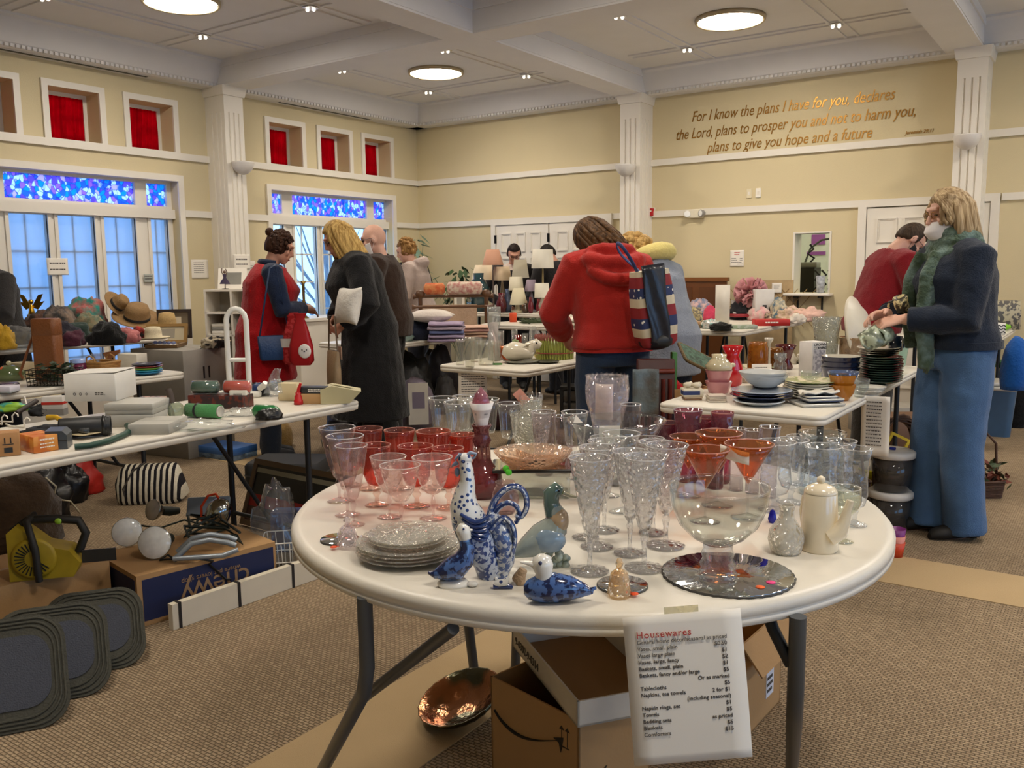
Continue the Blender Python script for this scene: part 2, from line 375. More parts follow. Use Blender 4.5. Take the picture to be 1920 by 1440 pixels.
for k, (a, b) in enumerate(SMALL):
    w = thing('window_%d' % (k+3), 'small high window with a red curtain', 'window'); w['kind'] = 'structure'
    fr = MB(); cells(fr, a, b, 2.54, 2.98, [(a+.035, b-.035, 2.575, 2.945)], lambda p, q, c, d: fr.box(-7.935, p, c, -7.895, q, d)); fr.build('window_frame', WHITE, w)
    mu = MB().box(-7.945, a+.03, 2.755, -7.93, b-.03, 2.765).box(-7.945, (a+b)/2-.006, 2.57, -7.93, (a+b)/2+.006, 2.95)
    mu.build('muntin', mat('30100c'), w)
    MB().sheet(lambda u, v: (-7.905+.009*sin(u*(61+k*5)+2.2*sin(v*2+k)+sin(u*23+k)), a+.03+u*(b-a-.06), 2.57+v*.38), 90, 6, thick=.001).build('curtain', REDCUR, w)
# trees and a pale porch outside the second window
tm = MB()
for k in range(26):
    a = RS.uniform(0, 2*pi); h = RS.uniform(.9, 3); q = Vector((RS.uniform(-1, 1), RS.uniform(-1.3, 1.3), h)); tm.tube([(0, 0, .4+h*.3), q*.6+Vector((0, 0, .4)), q], [.03, .015, .004], 5)
tm.tube([(0, 0, 0), (.05, 0, 1), (0, .05, 2.4)], [.09, .07, .03], 8)
put('bare_tree', tm, mat('7a8794', .9), 'bare snow-pale tree outside the window behind the shoppers', 'tree', (-10.2, 9.6, -.3))
struct('ground_outside', MB().box(-30, -10, -.5, XL-.3, 25, -.3), mat('dfe4ea', .9))

# ---- far wall, serving hatch, doors
HX0, HX1, HZ0, HZ1 = -2.73, -2.385, 1.1, 1.69
wf = MB(); cells(wf, XL-.25, XR+.2, 0, 3.7, [(HX0, HX1, HZ0, HZ1)], lambda a, b, c, d: wf.box(a, YF, c, b, YF+.2, d)); struct('wall_far', wf, WALLM)
rf = MB().box(XL, YF-.03, 2.47, XR, YF, 2.535)
for a, b in ((XL, -6.48), (-4.79, -2.12), (-.92, XR)): rf.box(a, YF-.026, 1.92, b, YF, 1.985)
struct('trim_3', rf, WHITE)
bb = MB().box(-4.4, YF-.016, 0, -2.1, YF, .1).box(-.9, YF-.016, 0, XR, YF, .1).box(XL, YF-.016, 0, -6.48, YF, .1); struct('baseboard_far', bb, mat('d8c9a0', .6))
struct('baseboard_left', MB().box(XL, YB, 0, XL+.016, YF, .1), mat('d8c9a0', .6))
wr = MB(); RW = [(-2.6, .4, .5, 2.4), (1.2, 4.2, .5, 2.4), (5., 8., .5, 2.4)]
cells(wr, YB, YF+.2, 0, 3.7, RW, lambda a, b, c, d: wr.box(XR, a, c, XR+.2, b, d)); struct('wall_right', wr, WALLM)
struct('wall_back', MB().box(XL-.2, YB-.2, 0, XR+.2, YB, 3.7), WALLM)
def door_leaf(d, x0, x1, cols, rows):
    MB().box(x0, YF-.035, .01, x1, YF-.001, 1.905).build('door_leaf', WHITE, d)
    for c0, c1 in cols:
        for z0, z1 in rows:
            p = MB()
            for s, dd in ((0, .05), (.012, .042)): cells(p, c0+s, c1-s, z0+s, z1-s, [(c0+s+.012, c1-s-.012, z0+s+.012, z1-s-.012)], lambda a, b, c, e: p.box(a, YF-dd, c, b, YF-.034, e))
            p.build('door_panel', WHITE, d)
ROWS = [(1.58, 1.81), (1.25, 1.51), (.8, 1.18), (.2, .7)]
d1 = thing('door_1', 'white double panelled doors', 'door'); d1['kind'] = 'structure'
cs = MB(); cells(cs, -6.48, -4.79, 0, 1.985, [(-6.415, -4.85, -1, 1.91)], lambda a, b, c, e: cs.box(a, YF-.05, c, b, YF, e)); cs.build('door_frame', WHITE, d1)
door_leaf(d1, -6.41, -5.645, [(-6.33, -6.18), (-6.11, -5.97), (-5.9, -5.75)], ROWS); door_leaf(d1, -5.63, -4.855, [(-5.52, -5.37), (-5.31, -5.16), (-5.1, -4.95)], ROWS)
for hx in (-6.415, -5.638, -4.85): MB().box(hx-.012, YF-.052, 1.69, hx+.012, YF-.034, 1.79).build('hinge', mat('1c1a18', .4, .8), d1)
d2 = thing('door_2', 'white panelled door beside the hatch', 'door'); d2['kind'] = 'structure'
cs = MB(); cells(cs, -2.12, -.93, 0, 1.985, [(-2.045, -1.0, -1, 1.915)], lambda a, b, c, e: cs.box(a, YF-.05, c, b, YF, e)); cs.build('door_frame', WHITE, d2)
door_leaf(d2, -2.04, -1.005, [(-1.95, -1.77), (-1.71, -1.53), (-1.47, -1.29), (-1.23, -1.07)], ROWS)
# hatch: reveal, shelf, lit kitchen behind
hb = MB(); hb.box(HX0-.015, YF-.01, HZ0, HX0+.004, YF+.21, HZ1).box(HX1-.004, YF-.01, HZ0, HX1+.015, YF+.21, HZ1).box(HX0-.015, YF-.01, HZ1, HX1+.015, YF+.2, HZ1+.015); struct('trim_4', hb, WHITE)
nk = MB().box(-3.6, 10.7, .4, -1.6, 10.8, 2.6).box(-3.7, YF+.2, .4, -3.6, 10.8, 2.6).box(-1.6, YF+.2, .4, -1.5, 10.8, 2.6).box(-3.7, YF+.2, 2.5, -1.5, 10.8, 2.6).box(-3.7, YF+.2, .3, -1.5, 10.8, .4)
struct('wall_kitchen', nk, mat('e8ecdf', .7))
kl = thing('ceiling_light', 'flat bright light panel in the kitchen behind the hatch', 'lamp', (-2.5, 9.8, 2.49)); MB().rbox(.6, .3, -.02, .0, .02, .003).build('diffuser', mat('fff8e8', .5, emit=16), kl); MB().rbox(.64, .34, 0, .009, .02, .002).build('frame', WHITE, kl)
sh = thing('hatch_shelf', 'white shelf with black brackets under the serving hatch', 'shelf', ((HX0+HX1)/2, YF-.09, 1.075))
MB().rbox(HX1-HX0+.1, .2, 0, .025, .02, .005).build('board', WHITE, sh)
for sx in (-.12, .12): MB().box(sx-.008, -.06, -.02, sx+.008, .085, 0).box(sx-.008, .07, -.14, sx+.008, .085, 0).build('bracket', DARK, sh)

# ---- pillars with flutes, capitals and bowl sconces
def pillar(name, a0, a1, axis):
    """fluted pilaster; axis 'x' stands on the left wall, 'y' on the far wall"""
    w = a1-a0; d = .3; b = MB(); z1 = 3.2
    def sec(fl):
        p = [(0, 0)]
        def flute(p0, p1, nrm, ks):
            for k in ks:
                c = Vector(p0).lerp(Vector(p1), k); t = (Vector(p1)-Vector(p0)).normalized()*.009; q = Vector(nrm)*-.012
                p.extend([tuple(c-t), tuple(c-t*.6+q), tuple(c+t*.6+q), tuple(c+t)])
        p = [(0, 0)]
        if fl: flute((0, 0), (0, d), (-1, 0), (.35, .6, .82))
        p.append((0, d))
        if fl: flute((0, d), (w, d), (0, 1), (.25, .5, .75))
        p.append((w, d))
        if fl: flute((w, d), (w, 0), (1, 0), (.18, .4, .65))
        p.append((w, 0)); return p
    M = frame3((a0, YF, 0), (1, 0, 0), (0, -1, 0), (0, 0, 1)) if axis == 'y' else frame3((XL, a0, 0), (0, 1, 0), (1, 0, 0), (0, 0, 1))
    b.prism(sec(0), 0, .5, M).prism(sec(1), .5, 2.95, M).prism(sec(0), 2.95, z1, M)
    g = .016; b.prism([(-g, 0), (-g, d+g), (w+g, d+g), (w+g, 0)], 3.11, z1, M, top=[(-g*2, 0), (-g*2, d+g*2), (w+g*2, d+g*2), (w+g*2, 0)])
    b.prism([(-g, 0), (-g, d+g), (w+g, d+g), (w+g, 0)], 0, .2, M)
    struct(name, b, WHITE); return M @ Vector((w/2, d, 2.42))
sc = []
for nm, a, b, ax in (('pillar_left', 5.67, 5.9, 'x'), ('pillar_far', -4.55, -4.31, 'y'), ('pillar_right', -1.285, -1.05, 'y')): sc.append((pillar(nm, a, b, ax), ax))
prof = [(.004, -.085), (.04, -.075), (.075, -.05), (.1, -.015), (.112, .03), (.112, .04), (.1, .04), (.09, 0), (.05, -.06), (0, -.07)]
lab = ['bowl shaped white plaster sconce on the window wall pillar', 'bowl shaped white plaster sconce on the pillar beside the double doors', 'bowl shaped white plaster sconce on the pillar above the woman in denim']
for (p, ax), L in zip(sc, lab):
    s = thing('wall_sconce', L, 'wall lamp', p+(Vector((.1, 0, 0)) if ax == 'x' else Vector((0, -.1, 0))), group='pillar sconces')
    MB().lathe(prof, 24).build('bowl', mat('d8d3cc', .5), s); MB().box(*((-.1, -.03, -.03, -.06, .03, .03) if ax == 'x' else (-.03, .06, -.03, .03, .1, .03))).build('mount', WHITE, s)

# ---- ceiling: slab, beams, crown, ribs, lamps
struct('ceiling', MB().box(XL-.25, YB-.2, ZC, XR+.2, YF+.2, ZC+.2), CEILW)
BX = [-4.45, -1.25, 1.95, 5.15]; BY = [5.82, 2.77, -.28, -3.33]
bm_ = MB()
for y in BY: bm_.box(XL, y-.15, 3.2, XR, y+.15, ZC).box(XL, y-.165, 3.37, XR, y+.165, ZC).box(XL, y-.156, 3.215, XR, y+.156, 3.23)
struct('beam_cross', bm_, CEILW)
bm_ = MB()
for x in BX: bm_.box(x-.15, YB, 3.199, x+.15, YF, ZC).box(x-.165, YB, 3.369, x+.165, YF, ZC).box(x-.156, YB, 3.216, x+.156, YF, 3.229)
struct('beam_long', bm_, CEILW)
cr = MB(); pf = [(0, 3.19), (.17, 3.19), (.19, 3.2), (.2, 3.22), (.215, 3.23), (.3, 3.4), (.33, 3.42), (.33, 3.44), (0, 3.44)]
cr.prism(pf, YB, YF, frame3((XL, 0, 0), (1, 0, 0), (0, 0, 1), (0, 1, 0)))
cr.prism(pf, XL, XR, frame3((0, YF, 0), (0, -1, 0), (0, 0, 1), (1, 0, 0)))
k = 0
while k*.045 < 12.4:
    y = YF-.25-k*.045
    if k*.045 < 6.2: cr.box(XL+.19, y, 3.196, XL+.215, y+.025, 3.222)
    x = XL+.25+k*.045; cr.box(x, YF-.215, 3.196, x+.025, YF-.19, 3.222); k += 1
struct('trim_5', cr, CEILW)
CXS = [-6.06, -2.85, .35, 3.55]; CYS = [7.34, 4.3, 1.25, -1.8]
rb = MB()
for cx in CXS:
    for cy in CYS:
        hx, hy = 1.28, 1.3
        for s in (-.685, .685):
            for e in (-.055, .055):
                rb.box(cx+s+e-.012, cy-hy, ZC-.012, cx+s+e+.012, cy+hy, ZC); rb.box(cx-hx, cy+s+e-.012, ZC-.0125, cx+hx, cy+s+e+.012, ZC)
struct('trim_6', rb, CEILW)
LM = mat('fff3e2', .6, emit=LAMP_POWER, var=0); RING = mat('b9a98a', .35, .6)
lname = {(0, 0): 'round glowing ceiling lamp nearest the corner of the two walls', (0, 1): 'round glowing ceiling lamp over the stained glass windows, cut by the top of the picture', (1, 0): 'round glowing ceiling lamp in front of the gold lettering'}
l0 = None
for i, cx in enumerate(CXS):
    for j, cy in enumerate(CYS):
        if j == 3 or (i == 0 and j == 2): continue          # these bays have no lamp lit
        L = lname.get((i, j), 'round glowing ceiling lamp in a bay of the hall behind the photographer')
        if l0 is None:
            l0 = thing('ceiling_lamp', L, 'lamp', (cx, cy, ZC), group='round ceiling lamps')
            MB().lathe([(.268, -.03), (.28, -.038), (.29, -.03), (.293, 0), (.268, 0)], 48).build('rim', RING, l0)
            MB().lathe([(0, -.035), (.15, -.033), (.262, -.02), (.268, -.004), (0, -.003)], 48).build('diffuser', LM, l0)
        else: dup(l0, (cx, cy, ZC), 0, L)
# small spots at the crossings of the ribs
SPOT = metal('d8d8d8', .2); s0 = None
for i, cx in enumerate(CXS[:3]):
    for j, cy in enumerate(CYS[:2]):
        for sx in (-.685, .685):
            for sy in (-.685, .685):
                L = 'small chrome spot cluster where the ceiling ribs cross'
                if s0 is None:
                    s0 = thing('ceiling_spot', L, 'lamp', (cx+sx, cy+sy, ZC-.012), group='small spots at the rib crossings')
                    MB().rbox(.1, .1, -.012, 0, .01, .003).build('plate', SPOT, s0)
                    for q in (-.025, .025): MB().ell((q, q*.4, -.022), .016, 10, 8).build('bulb', mat('fff6e6', .2, emit=1.5), s0)
                else: dup(s0, (cx+sx, cy+sy, ZC-.012), 0)
for y0, y1, L in ((3.5, 4.98, 'long dark slot vent over the curtained windows at the left edge'), (6.55, 7.95, 'long dark slot vent over the curtained windows near the corner')):
    v = thing('slot_vent', L, 'vent', (XL+.1, (y0+y1)/2, 3.19)); h = (y1-y0)/2
    MB().box(-.02, -h, -.006, .02, h, 0).build('slot', DARK, v); MB().box(-.03, -h-.01, -.004, -.02, h+.01, 0).box(.02, -h-.01, -.004, .03, h+.01, 0).build('frame', CEILW, v)
# ---- gold lettering and fixtures on the far wall
GOLD = mat('a87a35', .34, .75, .1)
t = thing('wall_lettering', 'three lines of gold slanted lettering high on the far wall', 'lettering', (0, YF-.004, 0))
def tline(s, x0, x1, z, size):
    o = text(s, size, GOLD, frame3((x0, 0, z), (1, 0, 0), (0, 0, 1), (0, -1, 0)), t, 'text_line', shear=.32, ext=.002)
    w = max(v.co.x for v in o.data.vertices); o.matrix_basis = o.matrix_basis @ Matrix.Diagonal(((x1-x0)/w, 1, 1, 1))
tline('For I know the plans I have for you, declares', -3.86, -1.84, 2.895, .155)
tline('the Lord, plans to prosper you and not to harm you,', -4.04, -1.66, 2.725, .155)
tline('plans to give you hope and a future', -3.68, -2.03, 2.565, .155)
tline('Jeremiah 29:11', -1.74, -1.5, 2.565, .045)
fa = thing('fire_alarm', 'small red fire alarm pull on the far wall', 'alarm', (-4.32+.01, YF, 1.975)); MB().rbox(.085, .1, 0, .012, .008, .003, T(rx=pi/2)).build('plate', mat('e6e0d4', .5), fa); MB().rbox(.065, .085, .012, .05, .008, .004, T(rx=pi/2)).build('body', mat('b01018', .4), fa); MB().box(-.018, -.053, .0, .018, -.05, .02).build('sticker', WHITE, fa)
el = thing('emergency_light', 'two headed emergency light on the rail of the far wall', 'lamp', (-3.785, YF, 1.935))
MB().rbox(.17, .09, 0, .055, .012, .006, T(rx=pi/2)).build('body', mat('e3dcc6', .5), el)
for s in (-1, 1):
    h = MB().lathe([(.02, 0), (.035, .02), (.04, .05), (.036, .055), (0, .05)], 18, T(s*.1, -.03, .0, rz=-s*.5, rx=pi/2)).build('lamp_head', mat('d8d4c8', .4) if s < 0 else mat('8f8c86', .4), el)
    MB().lathe([(.033, .054), (0, .058)], 18, T(s*.1, -.03, 0, rz=-s*.5, rx=pi/2)).build('lens', mat('f4f4f0', .1), h)
for x, L in ((-3.21, 'beige thermostat plate on the far wall left of the switch'), (-3.115, 'white switch plate on the far wall under the gold lettering')):
    s = thing('switch_plate', L, 'switch', (x, YF, 2.115)); MB().rbox(.055, .095, 0, .012, .006, .003, T(rx=pi/2)).build('plate', mat('e0d6b8' if x < -3.15 else 'f0ece0', .5), s); MB().box(-.01, -.018, -.016, .01, -.01, .016).build('toggle', WHITE, s)
PAPER = mat('efe9dd', .85, 0, .02); INK = mat('55514d', .9); REDINK = mat('b4332f', .9)
def lines_on(parent, w, h, rows, M, ink=INK, seed=1):
    """rows of short printed words as thin ink strips (too small in the photo to read)"""
    r = random.Random(seed); b = MB()
    for z, x0, x1, t in rows:
        x = x0
        while x < x1-.004:
            q = min(x1, x+r.uniform(.006, .02)*w/.2); b.box(x, z-t/2, 0, q, z+t/2, .0004, M); x = q+.003*w/.2
    return b.build('printed_lines', ink, parent)
def notice(name, label, M, w, h, rows, head=None, seed=1, curl=0, col=None):
    """a sheet of paper in the x-y plane of M, its face to +z"""
    n = thing(name, label, 'notice', mw=M)
    MB().sheet(lambda u, v: (w*(u-.5), -h*v, curl*(v*v-v)), 6, 10, thick=.0006).build('paper', col or PAPER, n)
    lines_on(n, w, h, rows, T(0, 0, .0008), seed=seed)
    if head: lines_on(n, w, h, head, T(0, 0, .0008), REDINK, seed+50)
    return n
WF = lambda x, z: frame3((x, YF-.006, z), (1, 0, 0), (0, 0, 1), (0, -1, 0))
WLF = lambda y, z: frame3((XL+.006, y, z), (0, 1, 0), (0, 0, 1), (1, 0, 0))
notice('notice_sheet', 'white price notice taped on the far wall right of the pillar', WF(-3.325, 1.54), .15, .17, [(-.085, -.06, -.01, .006), (-.085, .03, .06, .006), (-.105, -.06, .0, .006), (-.105, .03, .06, .006), (-.125, -.06, .05, .006), (-.145, 0, .06, .006)], [(-.025, -.03, .03, .008), (-.045, -.03, .03, .008)], 3)

# ================================================================ the round table of glass
TZ = .737
TC = Vector((-1.145, 1.973, 0)); TR = .762
PLASTIC = mat('ded8cb', .38, 0, .05, 2.2, .03, 220); LEG = mat('55585a', .35, .3, .04); LEGD = mat('26282b', .4, .3)
def hgt(b, py):
    """height of a thing standing on b whose top is at picture row py"""
    lo, hi = 0, 2.5
    for _ in range(40):
        m = (lo+hi)/2
        if proj(b+Vector((0, 0, m)))[1] > py: lo = m
        else: hi = m
    return lo
def pxm(b): return proj(b)[2]/FPX                       # metres to a pixel at b
ORD = ['first', 'second', 'third', 'fourth', 'fifth', 'sixth', 'seventh', 'eighth', 'ninth', 'tenth', 'eleventh', 'twelfth', 'thirteenth', 'fourteenth']
rt = thing('round_table', 'round white folding table covered with glassware in front', 'table', (TC.x, TC.y, 0))
MB().lathe([(0, .7), (.70, .7), (.725, .69), (.757, .69), (.764, .695), (.765, .705), (.7615, .708), (.765, .712), (.765, .726), (.757, .736), (.74, TZ), (0, TZ)], 96).build('tabletop', PLASTIC, rt)
def L2(v): return Vector(v)-Vector((TC.x, TC.y, 0))
def legpath(tx, ty, fx, fy, zb=.5): return [(tx, ty, .7), (tx, ty, zb+.05), (lerp(tx, fx, .06), lerp(ty, fy, .06), zb-.02), (fx, fy, .012)]
for tx, ty in ((-.36, -.38), (.42, .1), (-.18, .32), (.34, -.14)): pass
lt = L2(P(684, 1128, .69)); lf = L2(P(600, 1462, 0)); rt_t = L2(P(1496, 1165, .69)); rf_ = L2(P(1484, 1452, 0))
back = [(Vector((-.42, .3, 0)), Vector((-.47, .34, 0))), (L2(P(862, 1215, .12)), L2(P(862, 1215, .12))+Vector((.03, .04, 0)))]
for t0, f0 in [(lt, lf), (rt_t, rf_)]+back:
    MB().tube(legpath(t0.x, t0.y, f0.x, f0.y), .0165, 12).ell((f0.x, f0.y, .011), (.019, .019, .011), 10, 6).build('leg', LEG, rt)
b0 = L2(P(663, 1322, .33)); b1 = L2(P(850, 1178, .68)); MB().tube([(b0.x, b0.y, .33), (b1.x, b1.y, .68)], .013, 10).build('brace', LEG, rt)
b0 = L2(P(1478, 1206, .62)); MB().tube([(rt_t.x-.01, rt_t.y, .6), (rt_t.x-.05, rt_t.y+.01, .66), (rt_t.x-.07, rt_t.y+.02, .7)], .012, 8).build('brace', LEGD, rt)

# ---- kinds of glasses: (radius, height) profiles for rim radius 1 and height 1
G_CLEAR = glass('fcfdfd', 0, 40, .015); G_CUT = glass('fdfdfd', .8, 80, .05, .02, 1.7, .3); G_RUBY = glass('f4b4a4', 0, 40, .07, .02, 1.5, 0, .25); G_PINK = glass('fbeee8', .25, 60, .04); G_CRAN = glass('e2b0c0', .5, 60, .06, .03, 1.5, 0, .3)
G_AMB = glass('f6c894', 0, 40, .05, .02, 1.5, 0, .35); G_BLUE = glass('d8e4f6', .3, 50, .02)
G_PEACH = glass('f8e6d4', .9, 90, .2, .04, 1.5, 0, .2); G_PRESS = glass('fafaf4', 1., 110, .18, .05, 1.6, .2)
def shell(pr, t, zt=None):
    """outer profile upwards, then the inner one back down"""
    inn = [(max(r-t, 0), z+(t if i == 0 else 0)) for i, (r, z) in enumerate(pr)]
    return [(0, pr[0][1])]*(pr[0][0] > 1e-4)+pr+inn[::-1]+[(0, inn[0][1])]*(inn[0][0] > 1e-4)
KINDS = {}
def kind(k, name, cat, h, r, bowl, stem, foot, mb, ms=None, wob=None, n=28, t=.02):
    """one prototype of a glass: bowl, stem and foot, at its real size"""
    KINDS[k] = (name, cat, h, r, bowl, stem, foot, mb, ms or mb, wob, n, t, [])
def sc_(pr, r, h): return [(a*r, z*h) for a, z in pr]
TAKEN = []
def reserve(px, py, rp): b = P(px, py, TZ); TAKEN.append((b, rp*pxm(b)))
for a in ((905, 930, 38), (1000, 915, 82), (996, 866, 60), (1138, 860, 42), (1155, 905, 55), (1345, 1083, 95), (1538, 925, 44), (1473, 1036, 35), (1535, 1030, 40), (766, 1042, 98), (915, 1072, 48), (1025, 1040, 55), (948, 962, 28), (652, 1021, 24)): reserve(*a)
def free(b, R):
    d = Vector((b.x, b.y, 0)).normalized()
    for q in sorted([k*.008 for k in range(-26, 40)], key=abs):
        c = b+d*q
        if (Vector((c.x, c.y, 0))-TC).length < TR-.045 and all((Vector((c.x, c.y, 0))-Vector((t.x, t.y, 0))).length > (R+r)*.98 for t, r in TAKEN): return c
    return b
def place(k, fx, fy, ty, hw, label, group=None, z=TZ, rz=0, base=None, m2=None):
    name, cat, h, r, bowl, stem, foot, mb, ms, wob, n, t, proto = KINDS[k]
    b = base if base is not None else P(fx, fy, z)+Vector((0, 0, .0012))
    H = hgt(b, ty); R = hw*pxm(b+Vector((0, 0, H)))
    if base is None: b = free(b, R); TAKEN.append((b, R)); H = hgt(b, ty)
    key = m2
    pr = next((p for p, kk in proto if kk == key), None)
    if pr is None:
        o = thing(name, label, cat, b, rz, group)
        if m2: mb = m2
        MB().lathe(sc_(shell(bowl, t), r, h), n, wob=wob).build('bowl' if stem else 'glass_body', mb, o)
        if stem: MB().lathe(sc_(stem, r, h), 14).build('stem', ms, o)
        if foot: MB().lathe(sc_(foot, r, h), n).build('foot', ms, o)
        RIM_GLINT = glass('ffffff' if k not in ('ruby', 'martini', 'cran') else 'f4c4b4', 0, 30, .3); MB().tube([(r*cos(a), r*sin(a), h) for a in [2*pi*q/n for q in range(n)]], r*.03, 6, closed=True).build('rim', RIM_GLINT, o)  # ring whitened: the light a glass rim catches is put into its colour
        proto.append((o, key))
    else: o = dup(pr, b, rz, label, group)
    if group: o['group'] = group
    o.scale = (R/r, R/r, H/h); return o
FOOT = [(0, 0), (.68, 0), (.7, .008), (.4, .022), (.1, .05), (0, .05)]
kind('flute', 'champagne_flute', 'glass', .2, .037, [(.1, .3), (.3, .34), (.55, .5), (.78, .75), (.97, .97), (1, 1)], [(0, .03), (.1, .05), (.07, .1), (.12, .2), (.2, .26), (.12, .3), (0, .31)], FOOT, glass('f8f2f2', .5, 30, .03), wob=lambda a, k: 1+.02*cos(a*10), n=40)
kind('ruby', 'wine_goblet', 'glass', .15, .036, [(.2, .32), (.6, .38), (.82, .52), (.86, .7), (.97, .93), (1, 1)], [(0, .03), (.16, .06), (.12, .14), (.28, .2), (.14, .26), (.22, .31), (0, .33)], [(0, 0), (.78, 0), (.8, .012), (.5, .03), (.1, .06), (0, .06)], G_RUBY, G_PINK)
kind('etched', 'wine_goblet', 'glass', .16, .038, [(.06, .38), (.35, .43), (.66, .58), (.9, .85), (1, 1)], [(0, .03), (.09, .06), (.06, .15), (.13, .26), (.07, .36), (0, .39)], FOOT, glass('fbf4f2', .35, 70, .07), wob=None)
kind('tulip', 'wine_goblet', 'glass', .17, .038, [(.15, .47), (.6, .5), (.72, .58), (.84, .82), (1, 1)], [(0, .03), (.1, .06), (.07, .2), (.09, .4), (.16, .48), (0, .48)], FOOT, G_CLEAR)
kind('pilsner', 'cut_crystal_flute', 'glass', .24, .042, [(.12, .31), (.3, .36), (.52, .55), (.76, .8), (.98, .985), (1, 1)], [(0, .03), (.14, .05), (.1, .12), (.13, .2), (.2, .28), (.12, .32), (0, .32)], [(0, 0), (.9, 0), (.92, .008), (.6, .02), (.14, .05), (0, .05)], G_CUT, wob=lambda a, k: 1+.025*cos(a*8), n=48)
kind('martini', 'martini_glass', 'glass', .17, .05, [(.04, .46), (.3, .6), (.72, .84), (1, 1)], [(0, .03), (.07, .06), (.045, .2), (.06, .44), (0, .47)], [(0, 0), (.66, 0), (.68, .01), (.3, .03), (.07, .06), (0, .06)], G_AMB, G_CLEAR)
kind('tumbler', 'drinking_glass', 'glass', .14, .036, [(.72, 0), (.74, .02), (.78, .3), (.86, .7), (1, 1)], None, None, glass('f2eef0', .3, 50, .02))
kind('cran', 'cranberry_tumbler', 'glass', .12, .034, [(.76, 0), (.8, .03), (.84, .4), (.92, .8), (1, 1)], None, None, G_CRAN)
kind('hurricane', 'footed_glass', 'glass', .2, .042, [(.2, .2), (.6, .26), (.8, .4), (.74, .62), (.84, .88), (1, 1)], [(0, .03), (.2, .06), (.14, .12), (.24, .18), (0, .21)], [(0, 0), (.8, 0), (.84, .01), (.5, .03), (.16, .06), (0, .06)], glass('f8fafc', .5, 45, .04), wob=None)
kind('balloon', 'wine_goblet', 'glass', .15, .036, [(.08, .48), (.5, .5), (.92, .62), (1.06, .76), (1.04, .9), (1, 1)], [(0, .03), (.09, .06), (.06, .2), (.08, .47), (0, .49)], FOOT, glass('f5f6f0', 0, 40, .02))

GT = 'on the round table'
for i, (x, y, t, hw) in enumerate([(637, 940, 801, 34), (652, 966, 817, 35), (664, 985, 835, 30)]):
    place('flute', x, y, t, hw, ['tall ribbed champagne flute at the left rim of the round table, rearmost', 'tall ribbed champagne flute at the left rim of the round table, middle one', 'ribbed champagne flute just behind the crystal bell on the left mirror'][i], 'ribbed flutes at the left rim')
for i, (x, y, t, hw) in enumerate([(694, 918, 803, 27), (752, 917, 806, 29), (815, 916, 808, 33), (868, 915, 814, 26)]):
    place('ruby', x, y, t, hw, 'ruby red goblet in the back row of red goblets, %s from the left' % ORD[i], 'ruby goblets, back row')
for i, (x, y, t, hw) in enumerate([(707, 948, 834, 29), (782, 950, 836, 33), (842, 953, 840, 30), (660, 925, 832, 28)]):
    place('ruby', x, y, t, hw, ['ruby red goblet in the front row of red goblets, left one', 'ruby red goblet in the front row of red goblets, middle one', 'ruby red goblet in the front row of red goblets, next to the rooster', 'ruby red goblet half hidden behind the ribbed flutes'][i], 'ruby goblets, front row')
for i, (x, y, t, hw) in enumerate([(731, 970, 856, 34), (753, 986, 872, 38), (813, 976, 857, 38)]):
    place('etched', x, y, t, hw, ['faint pink etched wine goblet behind the front etched one, left of the stack of plates', 'faint pink etched wine goblet right behind the stack of glass plates, front one', 'faint pink etched wine goblet between the glass plates and the rooster'][i], 'etched goblets')
for i, (x, y, t, hw) in enumerate([(832, 876, 746, 27), (862, 884, 754, 28), (874, 868, 743, 24), (914, 872, 748, 24), (955, 868, 756, 21)]):
    place('tulip', x, y, t, hw, 'clear plain stemmed glass behind the ruby goblets and decanter, %s from the left' % ORD[i], 'clear stemmed glasses at the back')
for i, (x, y, t, hw) in enumerate([(1106, 1072, 858, 40), (1208, 1066, 856, 41), (1248, 1024, 834, 40), (1181, 1038, 846, 34), (1119, 1026, 838, 34), (1098, 1046, 850, 30), (1133, 1004, 826, 32), (1225, 1000, 828, 30)]):
    place('pilsner', x, y, t, hw, ['tall cut crystal flute right of the tall duck, standing in front', 'tall cut crystal flute behind the little amber bell', 'tall cut crystal flute left behind the pedestal bowl', 'tall cut crystal flute in the middle of the crystal cluster', 'tall cut crystal flute behind the one beside the tall duck', 'tall cut crystal flute half hidden beside the tall duck', 'tall cut crystal flute at the back of the crystal cluster, left', 'tall cut crystal flute at the back of the crystal cluster, right'][i], 'cut crystal flutes')
for i, (x, y, t, hw) in enumerate([(1322, 978, 842, 43), (1401, 976, 832, 46), (1345, 950, 812, 44), (1290, 956, 818, 38)]):
    o = place('martini', x, y, t, hw, ['amber orange martini glass left above the pedestal bowl', 'amber orange martini glass with a white tag in its bowl', 'amber orange martini glass at the back between the other two', 'amber orange martini glass beside the cranberry tumbler'][i], 'amber martini glasses')
    if i == 1: MB().sheet(lambda u, v: (-.048+u*.062, -.036-.004*sin(u*3), .142+v*.028-.012*u), 6, 3, thick=.0006).build('paper_tag', PAPER, o, rz=YAW)
for i, (x, y, t, hw) in enumerate([(1288, 902, 768, 27), (1322, 898, 782, 24), (1352, 896, 773, 21), (1250, 900, 792, 24), (1340, 915, 806, 20)]):
    place('cran' if i else 'tumbler', x, y, t, hw, ['clear tumbler with a cranberry tint behind the martini glasses', 'cranberry pink tumbler behind the martini glasses, second from the right', 'cranberry pink tumbler behind the martini glasses, far right one', 'cranberry pink tumbler beside the wide glass bowl', 'small cranberry pink tumbler peeking over the martini rims'][i], 'cranberry tumblers', m2=G_CRAN if i == 0 else None)
